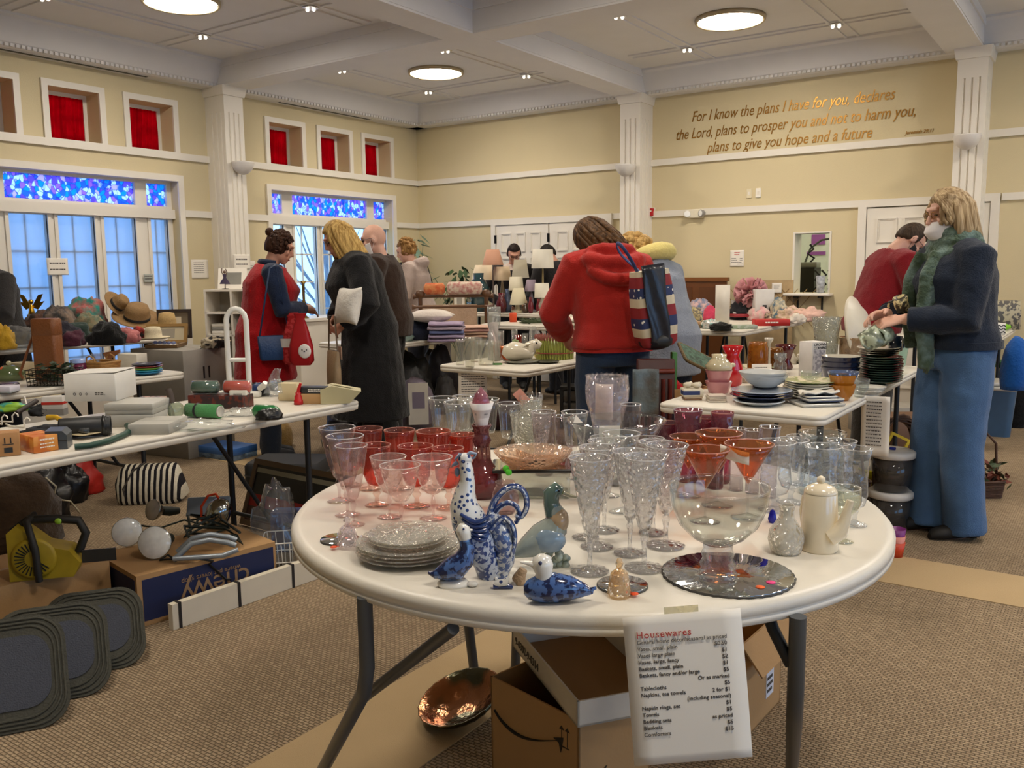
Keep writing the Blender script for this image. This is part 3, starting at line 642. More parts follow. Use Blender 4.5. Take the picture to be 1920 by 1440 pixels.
for i, (k, x, y, t, hw) in enumerate([('hurricane', 1452, 960, 828, 37), ('hurricane', 1482, 944, 824, 31), ('hurricane', 1540, 950, 836, 33), ('hurricane', 1602, 985, 840, 28), ('tumbler', 1440, 935, 800, 20), ('tumbler', 1410, 925, 806, 17), ('tumbler', 1380, 922, 803, 17), ('hurricane', 1500, 915, 818, 28), ('hurricane', 1575, 930, 826, 26)]):
    place(k, x, y, t, hw, ['clear footed cocktail glass right of the martini glasses', 'clear footed cocktail glass behind the squat carafe', 'clear footed cocktail glass behind the cream coffee pot', 'clear footed cocktail glass nearest the right rim of the round table', 'small plain tumbler right behind the tagged martini glass', 'small plain tumbler behind the rim of the tagged martini glass', 'small plain tumbler left of two others behind the martini glasses', 'clear footed cocktail glass left of the wide mouthed jar', 'clear footed cocktail glass right of the wide mouthed jar'][i], 'clear glasses at the right of the table')
place('balloon', 1580, 1016, 914, 29, 'small clear wine glass in front of the coffee pot spout')
for i, (x, y, t, hw) in enumerate([(1078, 905, 772, 26), (1182, 895, 758, 20), (1020, 890, 772, 24), (1140, 930, 820, 34), (1165, 960, 812, 36), (1215, 930, 822, 30), (1058, 890, 780, 20)]):
    place('tulip' if i in (0, 3, 4, 5) else 'tumbler', x, y, t, hw, ['clear stemmed glass under the rim of the wide glass bowl', 'plain tumbler beside the tall cut vase', 'plain tumbler behind the sawtooth crystal bowls', 'clear stemmed glass in front of the wide glass bowl, left one', 'clear stemmed glass in front of the wide glass bowl, middle one', 'clear stemmed glass in front of the wide glass bowl, right one', 'plain tumbler between the crystal bowls and the wide bowl'][i], 'odd clear glasses')
# wide mouthed jar
o = thing('glass_jar', 'wide mouthed clear glass jar with a thick rim behind the cocktail glasses', 'jar', P(1538, 925, TZ)); s = pxm(o.location); h = hgt(o.location, 812)
MB().lathe(shell([(38*s, 0), (41*s, .01), (40*s, h*.7), (33*s, h*.85), (38*s, h)], .003), 36).build('glass_body', glass('eef2f4', .2, 30, .02), o); MB().lathe([(37*s, h-.006), (43*s, h-.004), (43*s, h+.004), (37*s, h+.004)], 36).build('rim', G_CLEAR, o)
# blue bead ornament between the glasses
put('glass_stopper', MB().lathe([(0, 0), (.008, 0), (.011, .01), (.006, .03), (0, .034)], 14), glass('3034c8', 0, 30, .4, edge=.5), 'small cobalt blue glass stopper between the bowl and the carafe', 'stopper', P(1448, 980, TZ))

# ---- decanter
b = P(905, 930, TZ); s = pxm(b); d = thing('glass_decanter', 'ruby red glass decanter with a pointed stopper behind the rooster', 'decanter', b)
h = hgt(b, 798)
MB().lathe(shell([(30*s, 0), (34*s, .008), (38*s, h*.2), (36*s, h*.32), (28*s, h*.4), (19*s, h*.48), (15*s, h*.56), (14*s, h*.72), (18*s, h*.8), (14*s, h*.86), (14*s, h*.95), (19*s, h), (18*s, h+.004)], .003), 36).build('body', glass('cc868a', 0, 40, .12, .03, 1.5, 0, .4), d)
MB().lathe([(15.4*s, h*.5+.002), (15.6*s, h*.56), (14.6*s, h*.71), (14.6*s, h*.5)], 20, wob=lambda a, k: 1+.06*cos(a*10)).build('neck_flutes', glass('d9a08c', 0, 40, .25), d)
MB().lathe([(11*s, h), (16*s, h+24*s), (23*s, h+44*s), (22*s, h+44*s), (10*s, h)], 24, wob=lambda a, k: 1+.03*sin(a*3)).build('paper_wrap', mat('e9e4e0', .9), d)
st = MB().lathe([(9*s, h), (10*s, h+30*s), (17*s, h+42*s), (12*s, h+58*s), (0, h+74*s)], 24, wob=lambda a, k: 1+.05*cos(a*8)).build('stopper', glass('d090a0', 0, 30, .3, edge=.4), d)
text('Decanter', .009, INK, frame3((-.0165*cos(YAW)+.021*sin(YAW), -.0165*sin(YAW)-.021*cos(YAW), h+22*s), (cos(YAW), sin(YAW), 0), (.05, -.1, 1), (sin(YAW), -cos(YAW), 0)), d, shear=.3)
# flared glass vase behind the rooster tail
b = P(948, 962, TZ); s = pxm(b); put('glass_vase', MB().lathe(shell([(16*s, 0), (18*s, .006), (27*s, .03), (25*s, .05), (18*s, .078), (19*s, .083)], .002), 30), glass('ecdede', .5, 40, .06), 'small ribbed glass vase between the rooster and the tall duck', 'vase', b)
# mirrored tray with the peach dish
b = P(1000, 925, TZ); s = pxm(b); Mz = T(rz=YAW)
tr = thing('mirror_tray', 'black edged mirror tray on a clear glass block under the peach dish', 'tray', b, YAW); h = hgt(b, 868)-.012
MB().rbox(.2, .13, 0, h, .01, .003).build('block', glass('f0f2ea', .15, 20, .12), tr); MB().rbox(.225, .15, h, h+.008, .004, .002).build('frame', mat('14120f', .3), tr); MB().box(-.105, -.068, h+.008, .105, .068, h+.009).build('mirror', metal('e8ecea', .03), tr)
for q in (-.075, -.068): MB().lathe([(.009, 0), (.009, .001), (0, .001)], 14, T(q, -.0755+.002*(q < -.07), h+.004+(.01 if q < -.07 else 0), rx=pi/2)).build('price_sticker', mat('58d838', .6), tr)
b2 = P(1004, 884, TZ+h+.009)+Vector((0, .0, 0)); b2 = Vector((b.x, b.y, TZ+h+.0095)); pd = thing('divided_dish', 'peach pressed glass divided dish on the mirror tray', 'dish', b2, YAW)
R = 74*pxm(b2)
MB().lathe(shell([(R*.6, 0), (R*.8, .012), (R*.95, .032), (R, .038)], .004), 60, wob=lambda a, k: 1+(.012*cos(a*30) if k > 1 else 0)).build('dish', G_PEACH, pd)
for a in (0, 2.1, 4.2): MB().box(0, -.002, .004, R*.82, .002, .026, T(rz=a)).build('divider', G_PEACH, pd)
# sawtooth crystal bowls
b = P(996, 866, TZ)
for i, (dz, R, hh, L) in enumerate(((0, .066, hgt(b, 776), 'large beaded rim crystal bowl under a smaller one'), (.055, .037, hgt(b, 748)-.055, 'small beaded rim crystal bowl with a pink card, stacked in the larger'))):
    c = thing('crystal_bowl', L, 'bowl', b+Vector((0, 0, dz+.0005)))
    MB().lathe(shell([(R*.5, 0), (R*.6, .01), (R*.9, hh*.6), (R*1.02, hh)], .003), 64, wob=lambda a, k: 1+.02*cos(a*16)).build('bowl', G_PRESS, c)
    rm = MB()
    for k in range(18): a = 2*pi*k/18; rm.tube([(R*cos(a)+.0085*cos(t)*-sin(a), R*sin(a)+.0085*cos(t)*cos(a), hh+.006+.0085*sin(t)) for t in [2*pi*q/10 for q in range(10)]], .0024, 6, closed=True)
    rm.build('beaded_rim', G_CLEAR, c)
    if i: MB().box(-.012, -.0006, 0, .02, .0006, .05, T(-.01, -R*.4, hh-.015, rz=YAW, ry=-.7)).build('price_card', mat('eda58c', .8), c)
# wide bowl and tall cut vase
b = P(1155, 905, TZ); s = pxm(b); h = hgt(b, 788); c = thing('punch_bowl', 'wide clear glass bowl with a thick flared rim and a white card', 'bowl', b); R = 92*pxm(b+Vector((0, 0, h)))
MB().lathe(shell([(R*.35, 0), (R*.4, .008), (R*.6, h*.35), (R*.78, h*.7), (R, h)], .004), 48, wob=lambda a, k: 1+(.012*cos(a*6) if k > 2 else 0)).build('bowl', glass('f2f4f4', .25, 14, .02), c)
MB().lathe([(R*.96, h-.004), (R*1.01, h-.003), (R*1.01, h+.004), (R*.96, h+.004)], 48).build('rim', G_CLEAR, c)
MB().box(-.03, -.0006, 0, .03, .0006, .05, T(0, -.04, h-.06, rz=YAW)).build('paper_card', PAPER, c); MB().prism([(-.012, 0), (.016, 0), (-.004, .024)], 0, .001, T(-R*.72*cos(YAW), -R*.72*sin(YAW)-.02, h-.004, rz=YAW, rx=1.2)).build('paper_card', PAPER, c)
b = P(1138, 860, TZ); s = pxm(b); h = hgt(b, 705); c = thing('crystal_vase', 'tall cut crystal vase with a paper inside at the back of the table', 'vase', b); R = 40*s
MB().lathe(shell([(R*.62, 0), (R*.66, .01), (R*.6, h*.3), (R*.74, h*.5), (R*.98, h*.72), (R, h*.85), (R*.96, h)], .004), 64, wob=lambda a, k: 1+.018*cos(a*12)).build('vase_body', glass('f8f4f8', 1., 40, .1, .03, 1.5), c)
rm = MB()
for k in range(24): a = 2*pi*k/24; rm.ell((R*.95*cos(a), R*.95*sin(a), h), .0045, 8, 6)
rm.build('scalloped_rim', G_CLEAR, c); MB().sheet(lambda u, v: (R*.6*cos(-2.2+u*1.6), R*.6*sin(-2.2+u*1.6), h*.5+v*h*.42), 8, 2, thick=.0006).build('paper_roll', mat('e8dcc8', .9), c)

# ---- stack of pressed glass plates
b = P(766, 1042, TZ); s = pxm(b)
for k in range(6):
    R = (97-(k > 3)*22)*s; c = thing('glass_plate', 'clear pressed glass plate, %s from the bottom of the stack behind the small duck' % ORD[k], 'plate', b+Vector((0, 0, .0008+k*.0075)), k*.4, 'stacked glass plates')
    MB().lathe([(0, .001), (R*.55, .0), (R*.62, .003), (R*.98, .012), (R, .0135), (R*.99, .0155), (R*.62, .007), (R*.55, .004), (0, .004)], 72, wob=lambda a, k: 1+(.012*cos(a*24) if 3 <= k <= 5 else 0)).build('plate', G_PRESS, c)
    MB().lathe([(R*.58, .0075), (R*.6, .0095), (R*.62, .0085)], 72).build('raised_ring', G_PRESS, c)
# ---- mirrors with bells and the pedestal bowl
def mirror_disc(fx, fy, hw, label, scal=0):
    b = P(fx, fy, TZ); R = hw*pxm(b); c = thing('round_mirror', label, 'mirror', b)
    MB().lathe([(0, 0), (R, 0), (R, .004), (0, .004)], 90, wob=(lambda a, k: 1+scal*cos(a*36)) if scal else None).build('backing', mat('3c3a36', .4), c); MB().lathe([(0, .0042), (R*.985, .0042), (R*.97, .0055), (0, .0055)], 90, wob=(lambda a, k: 1+scal*cos(a*36)) if scal else None).build('mirror', metal('dfe3e4', .02), c); return c, b, R
mirror_disc(637, 1013, 36, 'small round mirror under the crystal bell at the left rim'); mirror_disc(1167, 1099, 48, 'small round mirror under the amber bell')
_, mb_, mR = mirror_disc(1364, 1078, 122, 'large round scalloped mirror under the pedestal bowl', .012)
BELL = [(0, .052), (.01, .05), (.018, .043), (.021, .03), (.023, .012), (.026, 0), (.0235, 0), (.019, .03), (.012, .044), (0, .046)]
for fx, fy, ty, hw, g1, L in ((652, 1021, 968, 21, glass('fbf6f8', 1., 120, .22, .04, 1.5), 'small cut crystal bell on the mirror at the left rim'), (1161, 1112, 1046, 23, glass('fae8c8', 1., 90, .25, .04, 1.5, 0, .2), 'small amber glass bell on the mirror in front')):
    b = P(fx, fy, TZ+.006); b.z = TZ+.006; c = thing('glass_bell', L, 'bell', b); s = hw*pxm(b)/.026; h = hgt(b, ty)
    MB().lathe([(r*s, z*h/.075) for r, z in BELL], 32, wob=lambda a, k: 1+.03*cos(a*10)).build('bell', g1, c)
    MB().lathe([(0, .05*h/.075), (.006*s, .055*h/.075), (.009*s, .064*h/.075), (.005*s, .073*h/.075), (0, h)], 14).build('handle', g1, c)
    MB().lathe([(.008, 0), (.008, .0012), (0, .0012)], 14, T(-.014, -.03, -.0004) if fx < 1000 else T(.026, .012, 0)).build('price_sticker', mat('f0551c', .6), c)
b = P(1345, 1083, TZ+.006); b.z = TZ+.006; s = pxm(b); h = hgt(b, 912); R = 93*pxm(b+Vector((0, 0, h))); c = thing('pedestal_bowl', 'large clear glass pedestal bowl standing on the scalloped mirror', 'bowl', b)
z1 = h*.38
MB().lathe(shell([(R*.3, z1), (R*.55, z1+h*.08), (R*.8, z1+h*.22), (R*.96, z1+h*.42), (R, h*.98), (R*1.0, h)], .003), 56).build('bowl', glass('f4f6f4'), c)
MB().lathe([(R*.97, h-.003), (R*1.01, h-.002), (R*1.01, h+.003), (R*.97, h+.003)], 56).build('rim', G_CLEAR, c)
MB().lathe([(0, 0), (R*.36, 0), (R*.4, h*.05), (R*.33, h*.11), (R*.37, h*.16), (R*.3, h*.22), (R*.34, h*.27), (R*.29, h*.33), (R*.3, z1), (0, z1+.006)], 48).build('pedestal', glass('fafcfc', .3, 20, .05, .02, 1.5, .2), c)
for q, cc in (((.098, -.03), 'f4448c'), ((.07, -.055), 'f0651c')):
    v = CR*q[0]+Vector((-sin(YAW), cos(YAW), 0))*q[1]; put('price_sticker', MB().lathe([(.009, 0), (.009, .0008), (0, .0008)], 16), mat(cc, .6), ('pink' if cc[1] == '4' else 'orange')+' round price sticker lying on the scalloped mirror', 'sticker', (b.x+v.x, b.y+v.y, TZ+.0062))
# ---- carafe and coffee pot
b = P(1473, 1036, TZ); s = pxm(b); put('glass_carafe', MB().lathe(shell([(24*s, 0), (28*s, .005), (33*s, 25*s), (31*s, 42*s), (22*s, 56*s), (14*s, 68*s), (13*s, 82*s), (15*s, 90*s), (14.5*s, 92*s)], .003), 40), glass('f0eee6', 1., 120, .35, .06, 1.5), 'squat textured glass carafe left of the cream coffee pot', 'carafe', b)
CREAM = gloss('e9dcc0', .15)
b = P(1535, 1030, TZ); s = pxm(b); c = thing('coffee_pot', 'tall cream ceramic coffee pot with its spout to the right', 'pot', b, YAW)
MB().lathe([(0, 0), (33*s, 0), (34.5*s, .004), (33*s, 60*s), (30*s, 108*s), (28*s, 112*s), (0, 112*s)], 40).build('body', CREAM, c)
ld = MB().lathe([(30*s, 110*s), (30*s, 113*s), (24*s, 121*s), (10*s, 127*s), (0, 128*s)], 40).build('lid', CREAM, c); MB().lathe([(4*s, 126*s), (8*s, 132*s), (7*s, 138*s), (0, 142*s)], 20).build('knob', CREAM, ld)
MB().tube([(10*s, -26*s, 32*s), (26*s, -31*s, 44*s), (33*s, -33*s, 62*s), (37*s, -35*s, 84*s), (42*s, -36*s, 103*s)], [17*s, 16*s, 11*s, 7.5*s, 7*s], 18).build('spout', CREAM, c)
MB().tube([(-10*s, 30*s, 95*s), (-14*s, 48*s, 90*s), (-16*s, 54*s, 60*s), (-14*s, 48*s, 30*s), (-10*s, 30*s, 24*s)], 4.5*s, 10).build('handle', CREAM, c)

# ---- porcelain birds
DELFT = mat('2a4078', .12, 0, 0, 95, coat=.6, col2='e4e4e0', kind='cells'); NAVY = mat('23386c', .12, 0, .3, 30, coat=.6); PALEB = mat('c9cfd6', .14, 0, 0, 110, coat=.6, col2='50669a'); PORC = gloss('e9e6dd')
INKB = mat('4a6aa4', .12, 0, 0, 75, coat=.6, col2='16244e')
_e = next(n for n in DELFT.node_tree.nodes if n.type == 'VALTORGB').color_ramp.elements; _e[0].position = .3; _e[1].position = .36
def bird(name, label, bx, by, cat='figurine'):
    b = P(bx, by, TZ); s = pxm(b); return thing(name, label, cat, b, YAW), (lambda x, y, d=0: Vector(((x-bx)*s, d*s, (by-y)*s))), s
o, q, s = bird('rooster_figurine', 'blue and white porcelain rooster with a curled tail', 922, 1078)
ch = [(876, 860, 13), (878, 874, 16), (880, 895, 17), (875, 918, 24), (872, 942, 33), (878, 962, 39), (882, 974, 40)]
c2 = [(878, 962, 38), (882, 975, 41.5), (893, 997, 43.5), (905, 1025, 39), (915, 1055, 33), (920, 1078, 31)]
MB().tube(curve([q(x, y) for x, y, r in c2], 3), [v*s for a, b in zip(c2, c2[1:]) for v in (a[2], lerp(a[2], b[2], .33), lerp(a[2], b[2], .67))]+[31*s], 26, flat=.8).build('skirt', mat('2b427e', .12, 0, 0, 95, coat=.6, col2='b9c3d4'), o)
MB().tube([q(x, y) for x, y, r in ch], [r*s for *_, r in ch], 24, flat=.8).ell(q(876, 856), (13*s, 12*s, 12*s)).build('body', DELFT, o)
MB().tube([q(*p) for p in ((858, 856), (866, 847), (876, 850), (886, 844), (897, 846), (893, 853), (880, 858))], [4*s, 7*s, 6*s, 7*s, 5*s, 5*s, 3*s], 8, flat=.5).build('comb', mat('7c8ca6', .15, 0, .2, 80, coat=.6), o)
MB().tube([q(862, 862), q(853, 868), q(851, 870)], [5*s, 2.5*s, .5*s], 8).build('beak', mat('7c8ca6', .15, coat=.6), o); MB().ell(q(861, 880), (5*s, 4*s, 9*s)).build('wattle', mat('7c8ca6', .15, coat=.6), o)
MB().ell(q(872, 858, -11), 3*s, 8, 6).build('eye', NAVY, o)
w = MB()
for k in range(5): w.tube(curve([q(868+k*3, 950+k*9, -34), q(895+k*2, 964+k*8, -40), q(924-k*2, 952+k*11, -34)], 4), [5*s, 6*s, 7*s, 8*s, 8*s, 7*s, 6*s, 4*s, 2*s], 10, flat=.6)
w.build('wing', NAVY, o)
MB().tube([q(918, 960), q(938, 985), q(948, 1015), q(945, 1050), q(935, 1079)], [14*s, 28*s, 30*s, 27*s, 22*s], 20, flat=.75).build('tail_base', PALEB, o)
for i, (pts, r) in enumerate([([(918, 968), (930, 935), (952, 912), (974, 910), (987, 926), (988, 950), (978, 966), (968, 962)], 7), ([(922, 975), (935, 950), (952, 940), (968, 945), (975, 962), (968, 978)], 6), ([(922, 985), (945, 962), (962, 978), (966, 1005), (958, 1035)], 6), ([(935, 990), (950, 1000), (952, 1020), (938, 1026), (928, 1014)], 5), ([(910, 1065), (925, 1070), (945, 1060), (948, 1042), (932, 1038)], 5)]):
    dd = 0 if i < 2 else -20
    cv = curve([q(x, y, dd) for x, y in pts]); MB().tube(cv, [r*s*(1-.3*k/len(cv)) for k in range(len(cv))], 10).build('tail_feather', NAVY if i % 2 == 0 else PALEB, o)
    MB().tube(curve([q(x, y, dd-r*.8) for x, y in pts]), r*s*.45, 6).build('tail_feather', PALEB if i % 2 == 0 else NAVY, o)
o, q, s = bird('duckling_figurine', 'small blue and white porcelain duckling left of the rooster', 850, 1098)
ch = [(803, 1072, 3), (815, 1076, 9), (835, 1070, 21), (856, 1062, 28), (872, 1046, 23), (877, 1026, 17), (874, 1008, 13)]
MB().tube([q(x, y) for x, y, r in ch], [r*s for *_, r in ch], 20, flat=.85).build('body', INKB, o)
MB().tube([q(874, 1010), q(872, 998), q(869, 988), q(868, 979)], [11*s, 13*s, 14*s, 5*s], 16).build('head', PORC, o); MB().tube([q(878, 990), q(888, 991)], [5*s, 3*s], 8, flat=.6).build('beak', PORC, o)
MB().ell(q(872, 985, -13), 2.2*s, 8, 6).build('eye', NAVY, o); MB().lathe([(0, 0), (27*s, 0), (28*s, 6*s), (22*s, 12*s), (0, 12*s)], 24, T(0, 0, 0, s=(1.1, .8, 1))).build('base', PORC, o); MB().ell(q(886, 1092, -8), (11*s, 7*s, 5*s)).build('foot', PORC, o)
o, q, s = bird('mallard_figurine', 'tall grey green porcelain mallard standing behind the white headed duck', 1030, 1062)
ch = [(956, 1042, 5), (968, 1036, 12), (990, 1024, 25), (1018, 1006, 34), (1042, 984, 29), (1046, 962, 22), (1036, 944, 15), (1033, 930, 15)]
MB().tube([q(x, y) for x, y, r in ch], [r*s for *_, r in ch], 22, flat=.85).build('body', gloss('98a199', .18, var=.3, vs=40), o)
MB().tube([q(1040, 960), q(1034, 940), q(1034, 922), q(1044, 914), q(1054, 918)], [18*s, 15*s, 16*s, 15*s, 8*s], 18).build('head', gloss('5c7268', .15, var=.3), o); MB().tube([q(1056, 920), q(1070, 927), q(1081, 929)], [7*s, 5*s, 3*s], 10, flat=.6).build('beak', gloss('c6c0a0'), o)
MB().ell(q(1048, 914, -13), 2.4*s, 8, 6).build('eye', mat('15181a', .1), o); MB().ell(q(1048, 972, -6), (19*s, 22*s, 24*s)).build('breast', gloss('b79b78', .18, var=.25, vs=60), o); MB().ell(q(1030, 1005, -22), (30*s, 14*s, 24*s)).build('wing', gloss('8598a6', .18, var=.3, vs=30), o)
MB().tube([q(955, 1038), q(972, 1040)], [4*s, 6*s], 8).build('tail', mat('2d332c', .2), o)
f = MB(); r_ = random.Random(3)
for k in range(22): f.ell(q(1042+r_.uniform(-26, 24), 1054+r_.uniform(-16, 7), r_.uniform(-14, 14)), r_.uniform(5, 9)*s, 8, 6)
f.build('base', gloss('aab4a4', .2, var=.25, vs=50), o)
o, q, s = bird('duck_figurine', 'blue porcelain duck with a white head lying in front', 1046, 1128)
MB().tube([q(982, 1104), q(990, 1104), q(1010, 1102), (q(1040, 1100)), q(1070, 1102), q(1095, 1106), q(1112, 1110)], [8*s, 18*s, 26*s, 28*s, 23*s, 13*s, 4*s], 22).build('body', INKB, o)
MB().tube([q(1020, 1090), q(1020, 1072), q(1018, 1058), q(1016, 1042), q(1016, 1036)], [17*s, 16*s, 20*s, 17*s, 6*s], 20).build('head', PORC, o); MB().tube([q(1004, 1056), q(990, 1052), q(976, 1050)], [10*s, 6*s, 3*s], 10, flat=.7).build('beak', PORC, o); MB().ell(q(1013, 1047, -17), 4*s, 8, 6).build('eye', mat('30365a', .1), o); MB().tube([q(1100, 1108), q(1118, 1102)], [6*s, 3*s], 8).build('tail', INKB, o)
o, q, s = bird('shoe_figurine', 'tiny blue and white clog figurine in front of the rooster', 943, 1104); MB().tube([q(925, 1100), q(938, 1099), q(952, 1099), q(961, 1102)], [5*s, 5*s, 6*s, 4*s], 12).build('sole', NAVY, o); MB().tube([q(926, 1092), q(936, 1093), q(948, 1091), q(953, 1082)], [5*s, 7*s, 8*s, 3*s], 12).ell(q(930, 1084), 4*s, 8, 6).build('upper', DELFT, o)
o, q, s = bird('stone_lump', 'small tan stone figurine behind the white headed duck', 976, 1096); MB().tube([q(976, 1095), q(974, 1080), q(982, 1066)], [9*s, 12*s, 8*s], 12).ell(q(968, 1084), 8*s, 8, 6).build('body', mat('b59a7c', .6, bump=.6), o)

# ---- price list hanging at the front edge
tl, tr_, bl = PD(1167, 1158, 1.515), PD(1388, 1140, 1.515), PD(1176, 1437, 1.515); x = (tr_-tl).normalized(); y = (tl-bl); y = (y-x*y.dot(x)).normalized(); z = x.cross(y); w = (tr_-tl).length; h = (tl-bl).length
n = thing('price_list', 'white Housewares price list taped to the front of the round table', 'notice', mw=frame3((tl+tr_)/2, x, y, z))
MB().sheet(lambda u, v: (w*(u-.5), -h*v, .004*sin(v*3)), 6, 16, thick=.0008).build('paper', PAPER, n); MB().box(-.03, -.01, .0001, .03, .012, .0006).build('tape', glass('f0ecd8', 0, 30, .3), n)
F = lambda a, b: T(a, b, .0052); INKG = mat('4d4a4a', .9)
text('Housewares', .0168, REDINK, F(-w*.4, -h*.145), n, ext=.0005, spacing=1.15)
rows = [('General home décor/seasonal as priced', ''), ('Vases, small, plain', '$0.50'), ('Vases large plain', '$1'), ('Vases, large, fancy', '$2'), ('Baskets, small, plain', '$1'), ('Baskets, fancy and/or large', '$5'), ('', 'Or as marked'), ('Tablecloths', '$5'), ('Napkins, tea towels', '2 for $1'), ('', '(including seasonal)'), ('Napkin rings, set', '$1'), ('Towels', '$5'), ('Bedding sets', 'as priced'), ('Blankets', '$5'), ('Comforters', '$15')]
for k, (a, c) in enumerate(rows):
    yy = -h*(.185+k*.0442)
    if a: text(a, .0098, INKG, F(-w*.4, yy), n, 'text_line', ext=.0004)
    if c: text(c, .0098, INKG, F(w*.36, yy), n, 'text_line', 'RIGHT', ext=.0004)

# ---- under the round table
CARD = mat('b08a5c', .85, 0, .08, 4, .05, 120); CARDD = mat('8a6a45', .85, 0, .08, 4); TAPE = mat('a9865c', .4)
def open_box(name, label, M, sx, sy, h, m, t=.005, cat='box', flaps=(), inside=None):
    """a carton open at the top: four walls and a floor; flaps = (side, angle) hinged on the rims"""
    c = thing(name, label, cat, mw=M); b = MB()
    b.box(0, 0, 0, sx, sy, t).box(0, 0, 0, sx, t, h).box(0, sy-t, 0, sx, sy, h).box(0, 0, 0, t, sy, h).box(sx-t, 0, 0, sx, sy, h); b.build('carton', m, c)
    for sd, ang, ln in flaps:
        if sd in 'fb': A = T(0, 0 if sd == 'f' else sy, h, rx=(ang if sd == 'f' else -ang)); MB().box(.004, -ln if sd == 'f' else 0, -t/2, sx-.004, 0 if sd == 'f' else ln, t/2, A).build('flap', inside or m, c)
        else: A = T(0 if sd == 'l' else sx, 0, h, ry=(-ang if sd == 'l' else ang)); MB().box(-ln if sd == 'l' else 0, .004, -t/2, 0 if sd == 'l' else ln, sy-.004, t/2, A).build('flap', inside or m, c)
    return c
c0 = P(1085, 1352, .33); c1 = P(920, 1268, .33); x = (c0-c1); x.z = 0; w = x.length; x.normalize(); y = Vector((-x.y, x.x, 0)); M = frame3((c1.x, c1.y, 0), x, y, (0, 0, 1))
bx = open_box('cardboard_box', 'brown cardboard box with a black smile arrow under the round table', M, w, .26, .33, CARD)
sm = MB(); pts = [(w*(.05+.75*t), 0, .246-.036*sin(pi*t**.8)+.012*t) for t in [k/14 for k in range(15)]]
sm.tube([(p[0], -.001, p[2]) for p in pts], [.003+.006*sin(pi*min(1, k/14+.1)) for k in range(15)], 6, flat=.25).prism([(0, 0), (.032, .012), (.024, -.028), (.018, -.006)], 0, .002, T(w*.74, -.001, .258, rx=pi/2)); sm.build('smile_arrow', mat('2c2418', .8), bx)
MB().box(w*.82, -.001, .25, w*.825, 0, .29).box(w*.88, -.001, .25, w*.885, 0, .29).box(w*.8, -.001, .245, w*.9, 0, .248).prism([(-.008, 0), (.008, 0), (0, .01)], 0, .001, T(w*.8225, 0, .288, rx=pi/2)).prism([(-.008, 0), (.008, 0), (0, .01)], 0, .001, T(w*.8825, 0, .288, rx=pi/2)).build('up_arrows', mat('3c3020', .8), bx)
text('box', .05, mat('3c3020', .8), frame3((w+.002, .02, .16), y*0+Vector((0, 1, 0)), (0, 0, 1), (1, 0, 0)), bx, 'printed_marks')
c0 = P(1083, 1345, .36); a1 = P(962, 1196, .36); y = a1-c0; y.z = 0; L = y.length; y.normalize(); x = Vector((y.y, -y.x, 0))
tb = open_box('shallow_carton', 'shallow white edged open carton resting on the smile box', frame3((c0.x, c0.y, .335), x, y, (0, 0, 1)), .26, L, .062, mat('cfc8ba', .7), .005)
MB().box(.006, .006, .0052, .254, L-.006, .007).build('lining', CARDD, tb); text('9-0302-9-0314', .03, mat('57524a', .8), frame3((-.0015, L*.95, .018), (0, -1, 0), (0, 0, 1), (-1, 0, 0)), tb, 'printed_code')
c0 = P(1462, 1315, 0); c1 = P(1385, 1400, 0); x = c0-c1; w = x.length; x.normalize(); y = Vector((-x.y, x.x, 0))
rb_ = open_box('shipping_box', 'brown shipping box with two white labels behind the price list', frame3((c1.x, c1.y, 0), x, y, (0, 0, 1)), w, .3, .3, CARD, flaps=(('f', .9, .1),))
for q in ((.42, .16), (.62, .06)): MB().box(w*q[0], -.0015, q[1], w*q[0]+.06, 0, q[1]+.09).build('shipping_label', mat('d8dce8', .6), rb_); lines_on(rb_, .06, .1, [(q[1]+z, w*q[0]+.006, w*q[0]+.05, .01) for z in (.02, .04, .06)], T(0, -.002, 0, rx=pi/2))
b = P(866, 1352, 0); s = pxm(b); R = 82*s
IRID = mat('a4704e', .14, .95, .45, 5, .15, 60, col2='5c5a48')
cb = MB().lathe(shell([(R*.2, 0), (R*.5, R*.07), (R*.82, R*.24), (R, R*.46)], .004), 60, wob=lambda a, k: 1+.012*cos(a*22)); put('copper_bowl', cb, IRID, 'shiny iridescent copper bowl tilted on the floor under the table', 'bowl', mw=Matrix.Translation(b+Vector((0, .02, .02))) @ Matrix.Rotation(YAW, 4, 'Z') @ Matrix.Rotation(.16, 4, 'X') @ Matrix.Rotation(-.3, 4, 'Y'))

# ================================================================ people
SKIN = mat('c9937a', .55, 0, .06, 20, .08, 150); SKINP = mat('d3a48e', .55, 0, .06, 20, .08, 150)
def hairmat(c1, c2, sc=(70, 70, 5)):
    k = ('hair', c1, c2, sc)
    if k in _mats: return _mats[k]
    m = mat(c1, .55, 0, .3, 1, .5, 1, .15, col2=c2, key='hair'+c1); t = m.node_tree; tc = next(n for n in t.nodes if n.type == 'TEX_COORD')
    mp = t.nodes.new('ShaderNodeMapping'); mp.inputs['Scale'].default_value = sc; t.links.new(tc.outputs['Object'], mp.inputs[0])
    for n in t.nodes:
        if n.type == 'TEX_NOISE': t.links.new(mp.outputs[0], n.inputs['Vector'])
        if n.type == 'VALTORGB': n.color_ramp.elements[0].position = .35; n.color_ramp.elements[1].position = .65
    _mats[k] = m; return m
def remesh(o, vox, it=6, disp=0, size=.1):
    m = o.modifiers.new('union', 'REMESH'); m.mode = 'VOXEL'; m.voxel_size = vox; m.use_smooth_shade = True
    q = o.modifiers.new('ease', 'SMOOTH'); q.factor = .5; q.iterations = it
    if disp:
        t = bpy.data.textures.new('folds', 'CLOUDS'); t.noise_scale = size; d = o.modifiers.new('folds', 'DISPLACE'); d.texture = t; d.strength = disp; d.texture_coords = 'LOCAL'; d.mid_level = .5
    return o
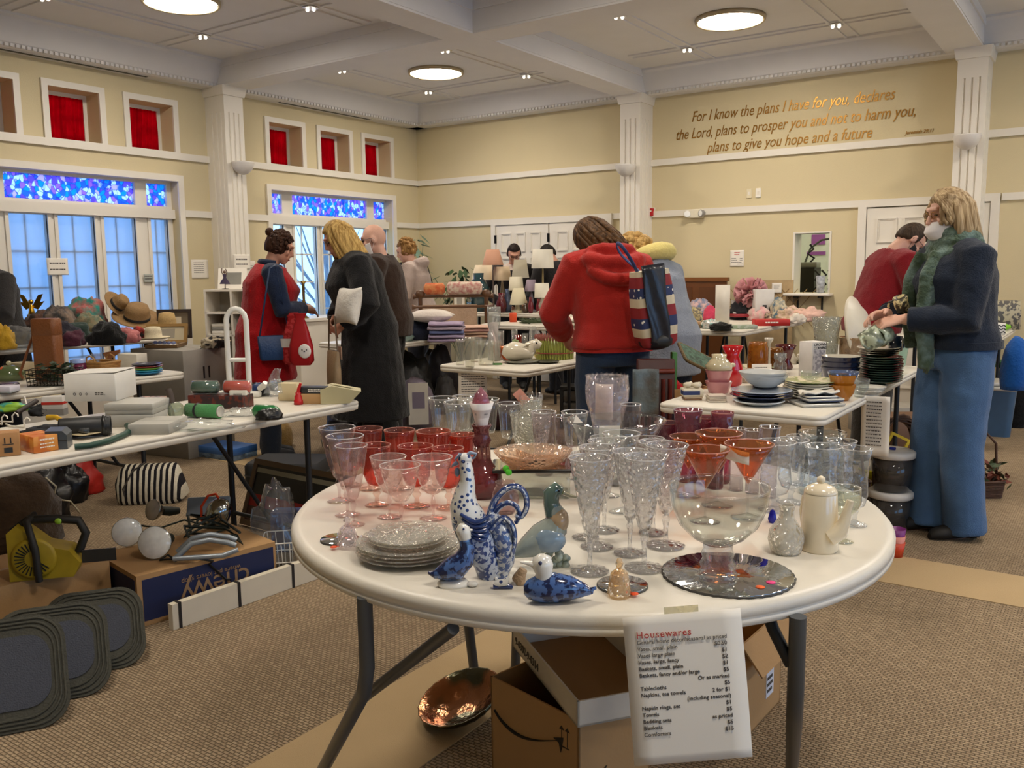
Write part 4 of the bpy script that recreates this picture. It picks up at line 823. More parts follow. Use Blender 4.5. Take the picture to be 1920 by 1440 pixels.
def hand(mb, W, d, n, side, curl=.5, k=1, spread=.021):
    d = d.normalized(); n = (n-d*n.dot(d)).normalized(); s = d.cross(n)*side
    rg = []
    for t, w, th in ((-.02, .024, .02), (.0, .027, .019), (.03, .036, .017), (.065, .041, .0155), (.088, .039, .012)):
        c = W+d*t*k; rg.append([tuple(c+s*(w*k*cos(a))+n*(th*k*sin(a))) for a in [2*pi*i/14 for i in range(14)]])
    mb.rings(rg)
    for i, L in enumerate((.068, .077, .072, .056)):
        b = W+(d*.08+s*(spread*1.5-spread*i))*k; pts = [b]; a = .1+i*.03
        dd = (d+s*(.09-.06*i)).normalized()
        for q, f in enumerate((.45, .32, .25)):
            a += curl*(.5 if q == 0 else .75); pts.append(pts[-1]+(dd*cos(a)+n*sin(a))*(L*f*k))
        mb.tube(pts, [.0092*k, .0088*k, .008*k, .0062*k], 8)
    b = W+(d*.015+s*.026)*k; t1 = b+(d*.5+s*.75+n*.3).normalized()*.042*k; t2 = t1+(d*.8+s*.25+n*.45).normalized()*.032*k
    mb.tube([b, t1, t2, t2+(d*.8+n*.5).normalized()*.018*k], [.015*k, .0115*k, .0095*k, .007*k], 8)
def locks(hm, M, n, length, a0, a1, r=.012, rad=.085, seed=1, flick=.02, top=.1, fringe=0):
    """strands of hair from the crown down over the sides and back; angles from +x over the back (-y)"""
    R_ = random.Random(seed)
    for i in range(n):
        a = lerp(a0, a1, (i+.5)/n)+R_.uniform(-.05, .05); ln = length*R_.uniform(.85, 1.08); c, s_ = cos(a), sin(a); rr = rad*R_.uniform(.95, 1.12)
        pts = [(c*.02, s_*.02-.01, top+.018), (c*rr*.7, s_*rr*.8-.005, top*.82), (c*rr, s_*rr*1.15, .03), (c*rr*1.12, s_*rr*1.22, -ln*.45)]
        w = R_.uniform(-.012, .012); pts += [(c*rr*1.1+w, s_*rr*1.2+w, -ln*.8), (c*(rr*1.0-flick)+w, s_*(rr*1.1-flick), -ln)]
        hm.tube(pts, [r*.8, r*1.2, r*1.4, r*1.4, r*1.1, r*.3], 7, M, flat=.7)
def scalp(hm, M, R=(.083, .1, .116), front=.035, low=-.02, back=-.075):
    def fn(p):
        lim = low if p.y > front-.02 else lerp(low, back, min(1, max(0, (front-p.y)/.1)))
        if p.y > front and p.z < .062: return Vector((p.x*.82, p.y*.78, p.z*.9))
        if p.z < lim: return Vector((p.x*.8, p.y*.8, p.z*.8))
        return p
    hm.ell((0, -.004, .008), R, 28, 20, M, fn=fn)
def figure(label, base, rz, H=1.7, g=1., lean=0, headp=0, headt=0, hands=None, skin=None, vox=.008, top=None, legs=None, shoes='1a1a1c', elbow=(1, -.4, -.7), male=False, feet=.1, stride=0, headside=0):
    k = H/1.7; F = thing('person', label, 'person', (base.x, base.y, 0), rz); skin = skin or SKIN
    sw = (.195 if male else .172)*k*(.6+.4*g)
    def sp(p):
        p = Vector(p); t = min(1, max(0, (p.z-.86*k)/(.3*k))); t = t*t*(3-2*t); a = -lean*t
        q = p-Vector((0, 0, .95*k)); return Matrix.Rotation(a, 3, 'X') @ q+Vector((0, 0, .95*k))
    def ring(z, rx, ry, yo=0, n=22, ex=2.3):
        o = []
        for i in range(n):
            a = 2*pi*i/n; c, s_ = cos(a), sin(a); o.append(tuple(sp((rx*k*abs(c)**(2/ex)*(1 if c > 0 else -1), yo*k+ry*k*abs(s_)**(2/ex)*(1 if s_ > 0 else -1), z*k))))
        return o
    def torso(mg, z0=.84, z1=1.46, hemx=0, hemy=0):
        prof = [(.84, .165*g, .118*g, -.01), (.95, .17*g, .128*g, -.012), (1.06, .145*g, .112*g, 0), (1.18, .152*g, .12*g, .006), (1.29, .165*(.5+.5*g), (.122 if male else .132)*g, .012), (1.37, .162*(.6+.4*g), .1*(.5+.5*g), -.002), (1.42, .12, .072, -.012), (1.46, .06, .058, -.01)]
        def at(z):
            for a, b in zip(prof, prof[1:]):
                if a[0] <= z <= b[0]: t = (z-a[0])/(b[0]-a[0]); return tuple(lerp(a[i], b[i], t) for i in range(4))
            return prof[0] if z < prof[0][0] else prof[-1]
        zs = sorted({z0, z1, *[p[0] for p in prof if z0 < p[0] < z1]}); out = []
        for z in zs:
            _, rx, ry, yo = at(z); u = max(0, (.95-z)/.5); out.append(ring(z, rx+mg+hemx*u, ry+mg+hemy*u, yo))
        return out
    neck = sp((0, -.008*k, 1.44*k)); up = (sp((0, 0, 1.45*k))-sp((0, 0, 1.35*k))).normalized(); hr = Matrix.Rotation(headt, 3, 'Z') @ Matrix.Rotation(-(lean+headp), 3, 'X') @ Matrix.Rotation(headside, 3, 'Y')
    C = neck+up*.05*k+(hr @ Vector((0, .018, .102)))*k; MH = Matrix.Translation(C) @ hr.to_4x4() @ Matrix.Scale(k, 4)
    b = MB()
    b.rings(torso(-.012))
    b.tube([neck-up*.03*k, neck+up*.03*k, MH @ Vector((0, -.012, -.05))], [.06*k, .052*k, .05*k], 14)
    b.ell((0, -.008, .018), (.073, .093, .098), 22, 16, MH).ell((0, .022, -.045), (.058, .066, .07), 18, 12, MH).ell((0, .062, -.092), (.026, .026, .022), 12, 8, MH)
    b.tube([(0, .088, .022), (0, .1, -.002), (0, .11, -.026), (0, .094, -.036)], [.008, .01, .0145, .01], 10, MH).tube([(-.045, .078, .036), (0, .092, .034), (.045, .078, .036)], .011, 8, MH)
    b.tube([(-.02, .084, -.06), (0, .092, -.058), (.02, .084, -.06)], .0085, 8, MH).tube([(-.018, .084, -.071), (0, .09, -.072), (.018, .084, -.071)], .008, 8, MH)
    for s in (-1, 1):
        b.ell((s*.076, -.008, -.008), (.011, .02, .032), 10, 8, MH); b.ell((s*.038, .066, -.022), (.02, .02, .02), 10, 8, MH)
    sh, el, wr = {}, {}, {}
    hands = hands or ((.2, .1, .8), (-.2, .1, .8))
    for s, hp in zip((1, -1), hands):
        S_ = sp((s*sw, -.005*k, 1.385*k)); W_ = Vector(hp); L1, L2_ = .3*k, .265*k; dv = W_-S_; D = min(dv.length, L1+L2_-.002); u = dv.normalized(); W_ = S_+u*D
        a = (L1*L1-L2_*L2_+D*D)/(2*D); h = math.sqrt(max(0, L1*L1-a*a)); e = Vector((s*elbow[0], elbow[1], elbow[2])); e = (e-u*e.dot(u)).normalized(); E_ = S_+u*a+e*h
        sh[s], el[s], wr[s] = S_, E_, W_
        b.tube([S_-Vector((s*.05, 0, .0))*k, S_, S_.lerp(E_, .5), E_, E_.lerp(W_, .35), W_], [.06*k, .058*k, .048*k, .041*k, .04*k, .028*k], 12)
    kp = dict(sh=sh, el=el, wr=wr, MH=MH, C=C, k=k, sp=sp, ring=ring, torso=torso, F=F, neck=neck, up=up, sw=sw)
    hip = {}; ank = {}; kne = {}
    for s in (1, -1):
        hp = Vector((s*.09*k*g, -.01*k, .88*k)); an = Vector((s*feet*k, s*stride, .075*k)); kn = hp.lerp(an, .5)+Vector((0, .025*k, 0)); hip[s], ank[s], kne[s] = hp, an, kn
        b.tube([hp+Vector((0, 0, .03)), hp.lerp(kn, .3), kn, kn.lerp(an, .35), an, an-Vector((0, 0, .03))], [.085*k*g, .08*k*g, .056*k, .055*k, .038*k, .04*k], 14)
        b.tube([an+Vector((0, -.03*k, -.045*k)), an+Vector((0, .06*k, -.045*k)), an+Vector((0, .15*k, -.055*k))], [.03*k, .034*k, .018*k], 10)
    kp.update(hip=hip, ank=ank, kne=kne, body=b, skin=skin, vox=vox, g=g); return kp
def finish(kp, hd=None, eyes=True):
    """hands, then the body as one continuous skin"""
    b, k = kp['body'], kp['k']
    for s in (1, -1):
        h = (hd or {}).get(s, {}); fd = (kp['wr'][s]-kp['el'][s]).normalized(); d = Vector(h.get('d', fd)); n = Vector(h.get('n', (-s*.8, 0, -.5)))
        hand(b, kp['wr'][s]+fd*.012*k, d, n, s if h.get('flip') is None else -s, h.get('curl', .5), k*1.02)
    remesh(b.build('body', kp['skin'], kp['F']), kp['vox'], 3)
    if eyes:
        for s in (-1, 1): MB().ell((s*.031, .083, .008), (.0115, .007, .006), 10, 8, kp['MH']).build('eye', mat('2a201a', .15), kp['F'])
        MB().tube([(-.022, .0895, -.0655), (0, .0985, -.065), (.022, .0895, -.0655)], [.002, .0045, .002], 8, kp['MH']).build('lips', mat('a8584e', .5), kp['F'])
def garment(kp, name, m, z0=.93, z1=1.45, mg=.022, sleeve=1., sr=(.078, .068, .058, .05), hem=(0, 0), vox=None, disp=.012, size=.09, extra=None, slv=True):
    """a jacket, coat or jumper that follows the body: trunk and sleeves as one cloth"""
    b = MB(); k = kp['k']; b.rings(kp['torso'](mg, z0, z1, *hem))
    for s in (1, -1):
        S_, E_, W_ = kp['sh'][s], kp['el'][s], kp['wr'][s]
        if slv:
            e = E_.lerp(W_, sleeve*.93); b.tube([S_-Vector((s*.07*k, 0, 0)), S_, S_.lerp(E_, .5), E_, E_.lerp(e, .5), e], [sr[0]*k*1.05, sr[0]*k, sr[1]*k, sr[1]*k*.97, sr[2]*k, sr[3]*k], 14)
        else: b.ell(S_-Vector((s*.02, 0, 0)), (.05*k, .07*k, .06*k))
    if extra: extra(b)
    return remesh(b.build(name, m, kp['F']), vox or max(.01, kp['vox']), 4, disp, size)
def trousers(kp, m, wide=(.1, .082, .075, .075), top=.98, name='trousers', bottom=.04, disp=.012):
    b = MB(); k, g = kp['k'], kp['g']; b.rings(kp['torso'](.012, .84, top))
    for s in (1, -1):
        h, n, a = kp['hip'][s], kp['kne'][s], kp['ank'][s]; e = Vector((a.x, a.y, bottom*k))
        b.tube([h+Vector((0, 0, .06*k)), h.lerp(n, .35), n, n.lerp(e, .5), e], [wide[0]*k*g, wide[0]*k*g, wide[1]*k*(.5+.5*g), wide[2]*k*(.5+.5*g), wide[3]*k*(.5+.5*g)], 16)
    return remesh(b.build(name, m, kp['F']), max(.01, kp['vox']), 4, disp, .12)
def shoes_(kp, m, ln=.16):
    for s in (1, -1):
        a = kp['ank'][s]; k = kp['k']; rg = []
        for t, w, h in ((-.065, .03, .075), (-.05, .042, .1), (0, .046, .105), (.06, .047, .08), (.12, .046, .065), (ln, .036, .052), (ln+.018, .018, .03)):
            rg.append([(a.x+w*k*cos(q), a.y+t*k, max(.003, h*k*.5+h*k*.5*sin(q))) for q in [2*pi*i/14 for i in range(14)]])
        MB().rings(rg).build('shoe', m, kp['F'])
def spectacles(kp, m, r=.02, rect=False):
    g = MB(); MH = kp['MH']
    for s in (-1, 1):
        pts = [(s*.034+(.024 if rect else r)*cos(a), .1-.004*abs(cos(a)), .008+(.014 if rect else r*.85)*sin(a)) for a in [2*pi*i/16 for i in range(16)]]; g.tube(pts, .0018, 6, MH, closed=True); g.tube([(s*.057, .096, .012), (s*.08, .06, .012), (s*.083, -.005, .006)], .0018, 6, MH)
    g.tube([(-.012, .102, .012), (0, .106, .015), (.012, .102, .012)], .0018, 6, MH); return g.build('spectacles', m, kp['F'])
def face_mask(kp, m, out=.0, point=False):
    MH = kp['MH']
    def fn(u, v):
        a = (u-.5)*2.5; z = lerp(-.108, -.02, v); bul = .1+.022*cos(a)*sin(pi*(v*.8+.1))+out*cos(a)**4*sin(pi*v)
        return MH @ Vector((sin(a)*.074, max(.0, cos(a))*bul-.006+(.0 if not point else .016*max(0, cos(a*1.4))*(v if v < .5 else 1-v)*2), z-.004*cos(a)))
    MB().sheet(fn, 22, 14, thick=-.0025).build('face_mask', m, kp['F'])
    l = MB()
    for s in (-1, 1): l.tube([MH @ Vector((s*.068, .03, -.03)), MH @ Vector((s*.084, -.0, .01)), MH @ Vector((s*.084, -.02, -.01)), MH @ Vector((s*.07, .02, -.07))], .0014, 5)
    l.build('ear_loop', m, kp['F'])
A_ = lambda deg: YAW+rad(deg)
DENIM = cloth('48678e', .25, 200, .3, vs=9); DENIMD = cloth('33455e', .25, 200, .3, vs=9)

# -- woman in the denim jacket (right)
base = P(1772, 1000, 0); kp = figure('woman in dark denim jacket and blue jeans holding two mugs', base, A_(93), 1.72, 1.1, rad(4), rad(6), 0, ((.07, .33, 1.12), (-.06, .3, 1.1)), SKINP, .0055, feet=.085, stride=.05, elbow=(.6, -.8, -.5))
finish(kp, {1: dict(d=(-.3, .8, -.1), n=(-.5, 0, -.6), curl=.55), -1: dict(d=(.25, .85, -.2), n=(.4, 0, -.8), curl=.6)})
JK = cloth('1c2534', .3, 160, .35, vs=7)
def collar(b):
    k = kp['k']; b.tube([kp['sp']((.09*cos(a)*k, -.01*k+.075*sin(a)*k, 1.43*k)) for a in [pi*1.0+pi*q/10 for q in range(11)]], .022, 8)
garment(kp, 'denim_jacket', JK, .96, 1.45, .038, 1., (.088, .08, .072, .056), (0, 0), .011, .014, .07, collar)
def cuff(kp, m):
    for s in (1, -1):
        a, w = kp['el'][s], kp['wr'][s]; d = (w-a).normalized(); MB().tube([a.lerp(w, .82), a.lerp(w, .9)], .059*kp['k'], 16).build('cuff', m, kp['F'])
cuff(kp, JK)
hb_ = MB(); hb_.rings([kp['ring'](z, .17*1.1+.035, .128*1.1+.035, -.012) for z in (.945, .95, .975, .98)]); hb_.build('waistband', JK, kp['F'])
trousers(kp, DENIM, (.108, .096, .092, .095), 1.0, 'jeans', .035)
shoes_(kp, mat('15120f', .7))
hm = MB(); scalp(hm, kp['MH'], (.088, .106, .122)); locks(hm, kp['MH'], 46, .17, pi*.93, pi*2.07, .012, .088, 4, .03); locks(hm, kp['MH'], 8, .05, pi*.74, pi*.94, .009, .084, 9, .0); locks(hm, kp['MH'], 8, .05, pi*2.06, pi*2.26, .009, .084, 10, .0)
for i in range(9): hm.tube(curve([(.0-.004*i, .04, .122), (-.045-.003*i, .082-.006*i, .092), (-.078, .072-.012*i, .045), (-.094, .05-.012*i, -.02-.008*i)], 3), [.007]*3+[.011]*5+[.006, .003], 6, kp['MH'])
hm.build('hair', hairmat('b7a07c', '7d6648'), kp['F'])
spectacles(kp, metal('b08a58', .25)); face_mask(kp, mat('e4e0de', .8), .0, True)
sc_m = cloth('667a74', .35, 70, .6, vs=16, col2='465644'); sm_ = MB(); k = kp['k']
for j, (z, r) in enumerate(((1.43, .1), (1.465, .092), (1.4, .115), (1.49, .08))):
    sm_.tube([kp['sp']((r*1.15*cos(a)*k, (-.005+r*sin(a))*k, (z+.012*sin(a*2+j))*k)) for a in [2*pi*q/20 for q in range(20)]], .026*k, 10, closed=True)
sm_.tube([kp['sp'](p) for p in ((-.07, .12, 1.43), (-.09, .175, 1.32), (-.085, .185, 1.2))]+[Vector((-.09, .22, 1.1)), Vector((-.085, .2, .98)), Vector((-.085, .19, .86))], [.034, .05, .055, .05, .045, .04], 12, flat=.55).tube([kp['sp'](p) for p in ((.05, .13, 1.43), (.06, .18, 1.3), (.06, .19, 1.18))]+[Vector((.05, .2, 1.06)), Vector((.05, .19, .95))], [.034, .048, .05, .05, .04], 12, flat=.55)
for q in range(7): sm_.tube([(-.11+q*.009, .19, .88), (-.112+q*.009, .195, .81+.008*(q % 3))], .003, 5)
remesh(sm_.build('scarf', sc_m, kp['F']), .008, 2, .012, .05)
cl = MB().prism([(0, 0), (.11, .03), (.03, .085)], 0, .004, kp['MH'] @ T(-.05, .07, -.16, rx=pi/2, rz=.4)); cl.build('shirt_collar', mat('8f8c94', .8), kp['F'])
KW = kp
# mugs in her hands
MW = Matrix.Translation((base.x, base.y, 0)) @ Matrix.Rotation(A_(93), 4, 'Z')
def mug(name, label, p, rx, ry, m, ring=None, R=.041, Hh=.1, handle=True, rz=0, group=None):
    o = thing(name, label, 'mug', mw=Matrix.Translation(p) @ Matrix.Rotation(rz, 4, 'Z') @ Matrix.Rotation(ry, 4, 'Y') @ Matrix.Rotation(rx, 4, 'X')); 
    if group: o['group'] = group
    MB().lathe(shell([(R*.85, 0), (R, .006), (R, Hh)], .004), 32).build('body', m, o)
    if ring: MB().lathe([(R*1.005, Hh*.8), (R*1.015, Hh*.82), (R*1.015, Hh*.95), (R*1.005, Hh*.97)], 32).build('border', ring, o)
    if handle: MB().tube([(R*.95, 0, Hh*.82), (R*1.5, 0, Hh*.8), (R*1.75, 0, Hh*.5), (R*1.5, 0, Hh*.22), (R*.95, 0, Hh*.2)], .006, 8).build('handle', m, o)
    return o
MUGM = mat('a8b49c', .3, 0, .1, 30, coat=.3, col2='7d8a74'); CHK = mat('d8c894', .4, 0, 0, 40, col2='3a3226')
mug('pottery_mug', 'pale green pottery mug tilted open end forward in her hands', MW @ Vector((.01, .35, 1.025)), rad(-100), .3, MUGM, rz=A_(93)+.6, R=.046)
mug('pottery_mug', 'pale green spotted mug held beside the tilted one by the woman in denim', MW @ Vector((-.05, .42, .965)), .5, .3, mat('b4bda4', .3, coat=.3, col2='6c7462', vs=22), rz=A_(93)+2.2, R=.05)
mug('checked_mug', 'small black and yellow checked cup under her right fingers', MW @ Vector((.05, .25, 1.135)), -.4, .2, CHK, rz=A_(93)+1, R=.035, Hh=.075)

def PDf(px, py, d): p = PD(px, py, d); return Vector((p.x, p.y, 0))
def cap_hair(kp, c1, c2, R=(.082, .1, .116), curls=0, size=.02, seed=1, **kw):
    h = MB(); scalp(h, kp['MH'], R, **kw); R_ = random.Random(seed)
    for i in range(curls):
        a = R_.uniform(pi*.9, pi*2.1); e = R_.uniform(-.5, 1.4); p = (cos(a)*cos(e)*R[0], sin(a)*cos(e)*R[1]-.004, sin(e)*R[2]+.01) if e > -.35 or sin(a) < -.3 else (0, -.03, .1)
        h.ell(p, size*R_.uniform(.7, 1.3), 8, 6, kp['MH'])
    return h.build('hair', hairmat(c1, c2), kp['F'])
# -- woman in the red vest
kp = figure('woman in long red vest with navy sleeves and a blue shoulder bag', P(508, 856, 0), A_(-72), 1.67, 1.24, rad(9), rad(14), rad(-6), ((.1, .28, 1.1), (-.1, .3, 1.08)), SKIN, .008, feet=.08)
finish(kp); trousers(kp, cloth('1d2430', .2, 150), (.1, .08, .07, .068)); shoes_(kp, mat('16161a', .7))
NAV = cloth('1b2740', .25, 120); garment(kp, 'navy_jumper', NAV, .9, 1.455, .02, 1., (.078, .072, .066, .05))
kc = kp['k']; collar_ = MB(); collar_.tube([kp['sp']((.085*cos(a)*kc, (-.01+.075*sin(a))*kc, 1.455*kc)) for a in [pi*.9+pi*1.2*q/12 for q in range(13)]], .026, 8).build('navy_collar', NAV, kp['F'])
garment(kp, 'red_vest', cloth('a30d14', .15, 110), .6, 1.44, .045, slv=False, hem=(.05, .06))
h = MB(); scalp(h, kp['MH'], (.09, .108, .122)); R_ = random.Random(5)
for i in range(190):
    a = R_.uniform(pi*.75, pi*2.25); e = R_.uniform(-.3, 1.3); h.ell((cos(a)*cos(e)*.084, sin(a)*cos(e)*.1, sin(e)*.115+.012), R_.uniform(.01, .016), 8, 6, kp['MH'])
h.ell((0, -.105, .075), .032, 10, 8, kp['MH']); h.build('hair', hairmat('4a3022', '2c1c14'), kp['F'])
# blue shoulder bag hanging at her side
MV = Matrix.Translation(P(508, 856, 0)) @ Matrix.Rotation(A_(-72), 4, 'Z')
def handbag(name, label, M, w, h, d, m, strap=None, mstrap=None, cat='bag', flare=1.1):
    b = thing(name, label, cat, mw=M); rg = []
    for z, fw, fd in ((0, .9, .8), (.012, 1, 1), (h*.5, lerp(1, flare, .5), .9), (h*.96, flare, .4), (h, flare*.98, .2)): rg.append([(x, y, z) for x, y in rrect(w*fw, d*fd, d*fd*.45, 4)])
    MB().rings(rg).build('body', m, b)
    MB().tube([(-w*flare*.47, -d*.1, h), (0, -d*.12, h+.003), (w*flare*.47, -d*.1, h)], .003, 6).build('zip', mstrap or m, b)
    if strap: MB().tube(strap, .006, 8, flat=.4).build('strap', mstrap or m, b)
    return b
handbag('shoulder_bag', 'small blue leather shoulder bag hanging over the red vest', MV @ T(.315, .05, .75, rz=-pi/2+.0) @ Matrix.Rotation(.0, 4, 'Z') @ T(), .21, .17, .05, mat('1c3b66', .4, bump=.2), [(-.1, 0, .165), (-.06, .04, .45), (-.02, .12, .66), (.02, .2, .64), (.1, 0, .165)], mat('16304f', .4))
# -- blonde woman in the black coat
kp = figure('blonde woman in long black coat holding a white pillow', PDf(690, 600, 6.3), A_(112), 1.74, 1.06, rad(14), rad(14), 0, ((.12, .22, 1.02), (-.14, .2, 1.0)), SKIN, .008, feet=.1)
finish(kp); trousers(kp, cloth('14141a')); shoes_(kp, mat('121214', .7))
BLK = cloth('141416', .3, 120, .4); garment(kp, 'black_coat', BLK, .3, 1.45, .06, 1., (.1, .09, .085, .07), (.05, .06), .012, .02, .12)
garment(kp, 'floral_top', cloth('3a3040', .3, 60, .3, col2='75606e', vs=40), .9, 1.44, .034, slv=False)
h = MB(); scalp(h, kp['MH'], (.09, .108, .124)); locks(h, kp['MH'], 60, .37, pi*.88, pi*2.12, .0125, .09, 2, .0); locks(h, kp['MH'], 12, .3, pi*.75, pi*.9, .01, .084, 3, -.1); locks(h, kp['MH'], 12, .3, pi*2.1, pi*2.25, .01, .084, 8, -.1)
h.build('hair', hairmat('c9a765', '94733e'), kp['F']); spectacles(kp, mat('4a3a34', .3))
MBk = Matrix.Translation(PDf(690, 600, 6.3)) @ Matrix.Rotation(A_(112), 4, 'Z')
def cushion(mb, w, h, d, M=None, n=14):
    """a stuffed cushion: two bulging sides pinched to thin corners"""
    def f(sg):
        return lambda u, v: ((u-.5)*w*(1-.1*sin(pi*v)), (v-.5)*h*(1-.1*sin(pi*u)), sg*(d/2*(max(0, 16*u*(1-u)*v*(1-v)))**.45+.001))
    g1, g2 = f(1), f(-1); v = []; fs = []; N = n+1
    for g in (g1, g2): v += [g(i/n, j/n) for j in range(N) for i in range(N)]
    for j in range(n):
        for i in range(n): a = j*N+i; fs += [(a, a+1, a+N+1, a+N), (N*N+a, N*N+a+N, N*N+a+N+1, N*N+a+1)]
    rim = [i for i in range(n)]+[n+j*N for j in range(n)]+[N*N-1-i for i in range(n)]+[n*N-j*N for j in range(n)]
    for a, b in zip(rim, rim[1:]+rim[:1]): fs.append((a, N*N+a, N*N+b, b))
    return mb.add(v, fs, M, True)
put('white_pillow', cushion(MB(), .3, .26, .12), cloth('d8d4cc', .06, 30), 'white pillow in plastic tucked under the arm of the blonde woman', 'pillow', mw=MBk @ T(-.3, .2, 1.13, rx=pi/2+.2, rz=.3))
hm = handbag('tan_bag', 'tan leather bag with a pale tag hanging from the blonde woman', MBk @ T(-.22, .3, .56, rz=.2), .16, .26, .06, mat('a08a6c', .5, bump=.2), [(-.08, 0, .25), (-.05, 0, .5), (.05, 0, .5), (.08, 0, .25)], mat('6a5844', .5)); MB().box(-.06, -.04, .2, -.005, -.034, .29).build('tag', mat('b99a86', .6), hm)
# red patterned bags of merchandise held between them
pb = MBk @ Vector((-.12, .5, .72))
for i, (dx, dy, L) in enumerate(((0, 0, 'red gift bag with a snowman face held by the woman in the red vest'), (-.06, .16, 'red and white patterned stocking behind the gift bag'))):
    b = thing('gift_bag', L, 'bag', mw=Matrix.Translation(pb) @ Matrix.Rotation(A_(0), 4, 'Z') @ T(dx-.02*i, .1*i, .0))
    rg = [[(x, y, z) for x, y in rrect(w, d, d*.4, 4)] for z, w, d in ((0, .12, .05), (.03, .17, .07), (.14, .16, .07), (.26, .1, .04), (.32, .06, .03), (.36, .09, .04))]
    MB().rings(rg).build('bag_body', mat('a3121c', .35, col2='c23a40' if i else None, vs=40), b)
    if i == 0:
        MB().ell((.03, -.036, .1), (.045, .008, .05), 16, 10).build('snowman_face', mat('e6e2de', .6), b); MB().ell((.015, -.046, .11), .005, 8, 6).ell((.045, -.046, .11), .005, 8, 6).ell((.03, -.046, .1), .005, 8, 6).build('eyes', DARK, b)
    else: MB().rings([[(x, y, z) for x, y in rrect(.18, .075, .03, 4)] for z in (.12, .14, .16, .18)]).build('white_band', mat('dcd8d4', .5), b)
# -- bald man with a mask and a spotted lanyard scarf
kp = figure('bald man in brown jacket with a white mask and spotted scarf', PDf(726, 550, 7.1), A_(88), 1.74, 1.2, rad(6), rad(10), 0, ((.14, .3, 1.06), (-.14, .26, 1.04)), SKINP, .009, male=True)
finish(kp); trousers(kp, cloth('20201f')); shoes_(kp, mat('141414', .7)); garment(kp, 'brown_jacket', cloth('33241c', .25, 120), .82, 1.45, .04, 1., (.09, .08, .075, .06)); face_mask(kp, mat('dedad6', .8)); spectacles(kp, mat('50403a', .3))
sc = MB(); q = kp['sp']; sc.tube([q(p) for p in ((-.1, -.06, 1.45), (-.13, .06, 1.44), (-.12, .14, 1.3), (-.11, .17, 1.12), (-.1, .17, 1.0))], [.03, .034, .04, .04, .03], 10, flat=.5).tube([q(p) for p in ((.1, -.06, 1.45), (.12, .06, 1.44), (.1, .15, 1.3), (.09, .18, 1.1))], [.03, .034, .04, .03], 10, flat=.5); sc.build('spotted_scarf', mat('b7a27c', .9, 0, 0, 60, col2='332a20'), kp['F'])
# -- woman in the pale hooded coat
kp = figure('woman in pale grey hooded coat by the plants', PDf(784, 550, 9.3), A_(82), 1.7, 1.12, rad(8), rad(12), 0, ((.12, .26, 1.0), (-.12, .24, 1.0)), SKINP, .009)
finish(kp); trousers(kp, cloth('2a2c34')); shoes_(kp, mat('1a1a1a', .7)); garment(kp, 'hooded_coat', cloth('a8978e', .12, 110), .7, 1.45, .045, 1., (.088, .08, .072, .06), (.03, .03), extra=lambda b: b.tube([kp['sp']((.12*cos(a), -.06+.08*sin(a), 1.44)) for a in [pi+pi*q/8 for q in range(9)]], [.03, .045, .055, .06, .065, .06, .055, .045, .03], 8))
cap_hair(kp, 'a07a48', '7a5830', (.088, .106, .12), 40, .022, 3); MB().tube([kp['sp'](p) for p in ((-.12, .12, 1.2), (-.02, .1, 1.47), (.1, -.15, 1.4), (.2, -.16, 1.1))], .012, 8, flat=.5).build('bag_strap', mat('161616', .5), kp['F'])
# -- two people behind the lamps
kp = figure('man with glasses behind the lamps looking down', PDf(962, 540, 10.05), A_(185), 1.68, 1., rad(10), rad(22), 0, ((.14, .18, .98), (-.14, .18, .98)), SKIN, .009, male=True)
finish(kp); trousers(kp, cloth('22242a')); shoes_(kp, mat('141414', .7)); garment(kp, 'white_shirt', cloth('c9b8ae', .1, 110), .85, 1.455, .018, slv=False); garment(kp, 'dark_jacket', cloth('232022', .2, 110), .85, 1.4, .03, 1.); cap_hair(kp, '2c211c', '1c1512'); spectacles(kp, mat('1c1a1a', .3), rect=True)
kp = figure('person in black coat bending behind the tall white lamp', PDf(1056, 520, 9.5), A_(40), 1.7, 1.2, rad(18), rad(26), 0, ((.14, .3, .95), (-.14, .3, .95)), SKIN, .009, male=True)
finish(kp); trousers(kp, cloth('1c1c20')); shoes_(kp, mat('141414', .7)); garment(kp, 'black_coat', cloth('1a1718', .2, 110), .72, 1.45, .045, 1., (.09, .08, .075, .06)); cap_hair(kp, '2a2420', '191512')
# -- woman in the red hooded sweatshirt
bp = PDf(1148, 600, 4.75); kp = figure('woman in red hooded sweatshirt seen from behind', bp, A_(14), 1.7, 1.1, rad(12), rad(40), rad(34), ((.14, .36, .98), (-.16, .36, .98)), SKIN, .008, feet=.11)
finish(kp); trousers(kp, cloth('2a3a52', .2, 180), (.1, .085, .08, .08), 1.0, 'jeans'); shoes_(kp, mat('24242a', .7))
def hood(b):
    for j, (z, r, w) in enumerate(((1.45, .1, .034), (1.4, .125, .042), (1.34, .12, .035))): b.tube([kp['sp']((r*1.15*cos(a), -.075-.03*j+r*.55*sin(a), z-.035*max(0, -sin(a))*j)) for a in [pi*.95+pi*1.1*q/10 for q in range(11)]], w, 8)
RED = cloth('a8261e', .1, 160, .3); garment(kp, 'red_hoodie', RED, .93, 1.45, .042, 1., (.094, .086, .08, .062), (0, 0), .011, .016, .1, hood)
MB().rings([kp['ring'](z, .172*1.1+.032, .13*1.1+.03, -.012) for z in (.915, .92, .965, .97)]).build('ribbed_waistband', RED, kp['F'])
h = MB(); scalp(h, kp['MH'], (.09, .108, .122), low=.0, back=-.09); locks(h, kp['MH'], 54, .2, pi*.85, pi*2.15, .0125, .088, 12, .0); h.build('hair', hairmat('5e4022', '382412'), kp['F'])
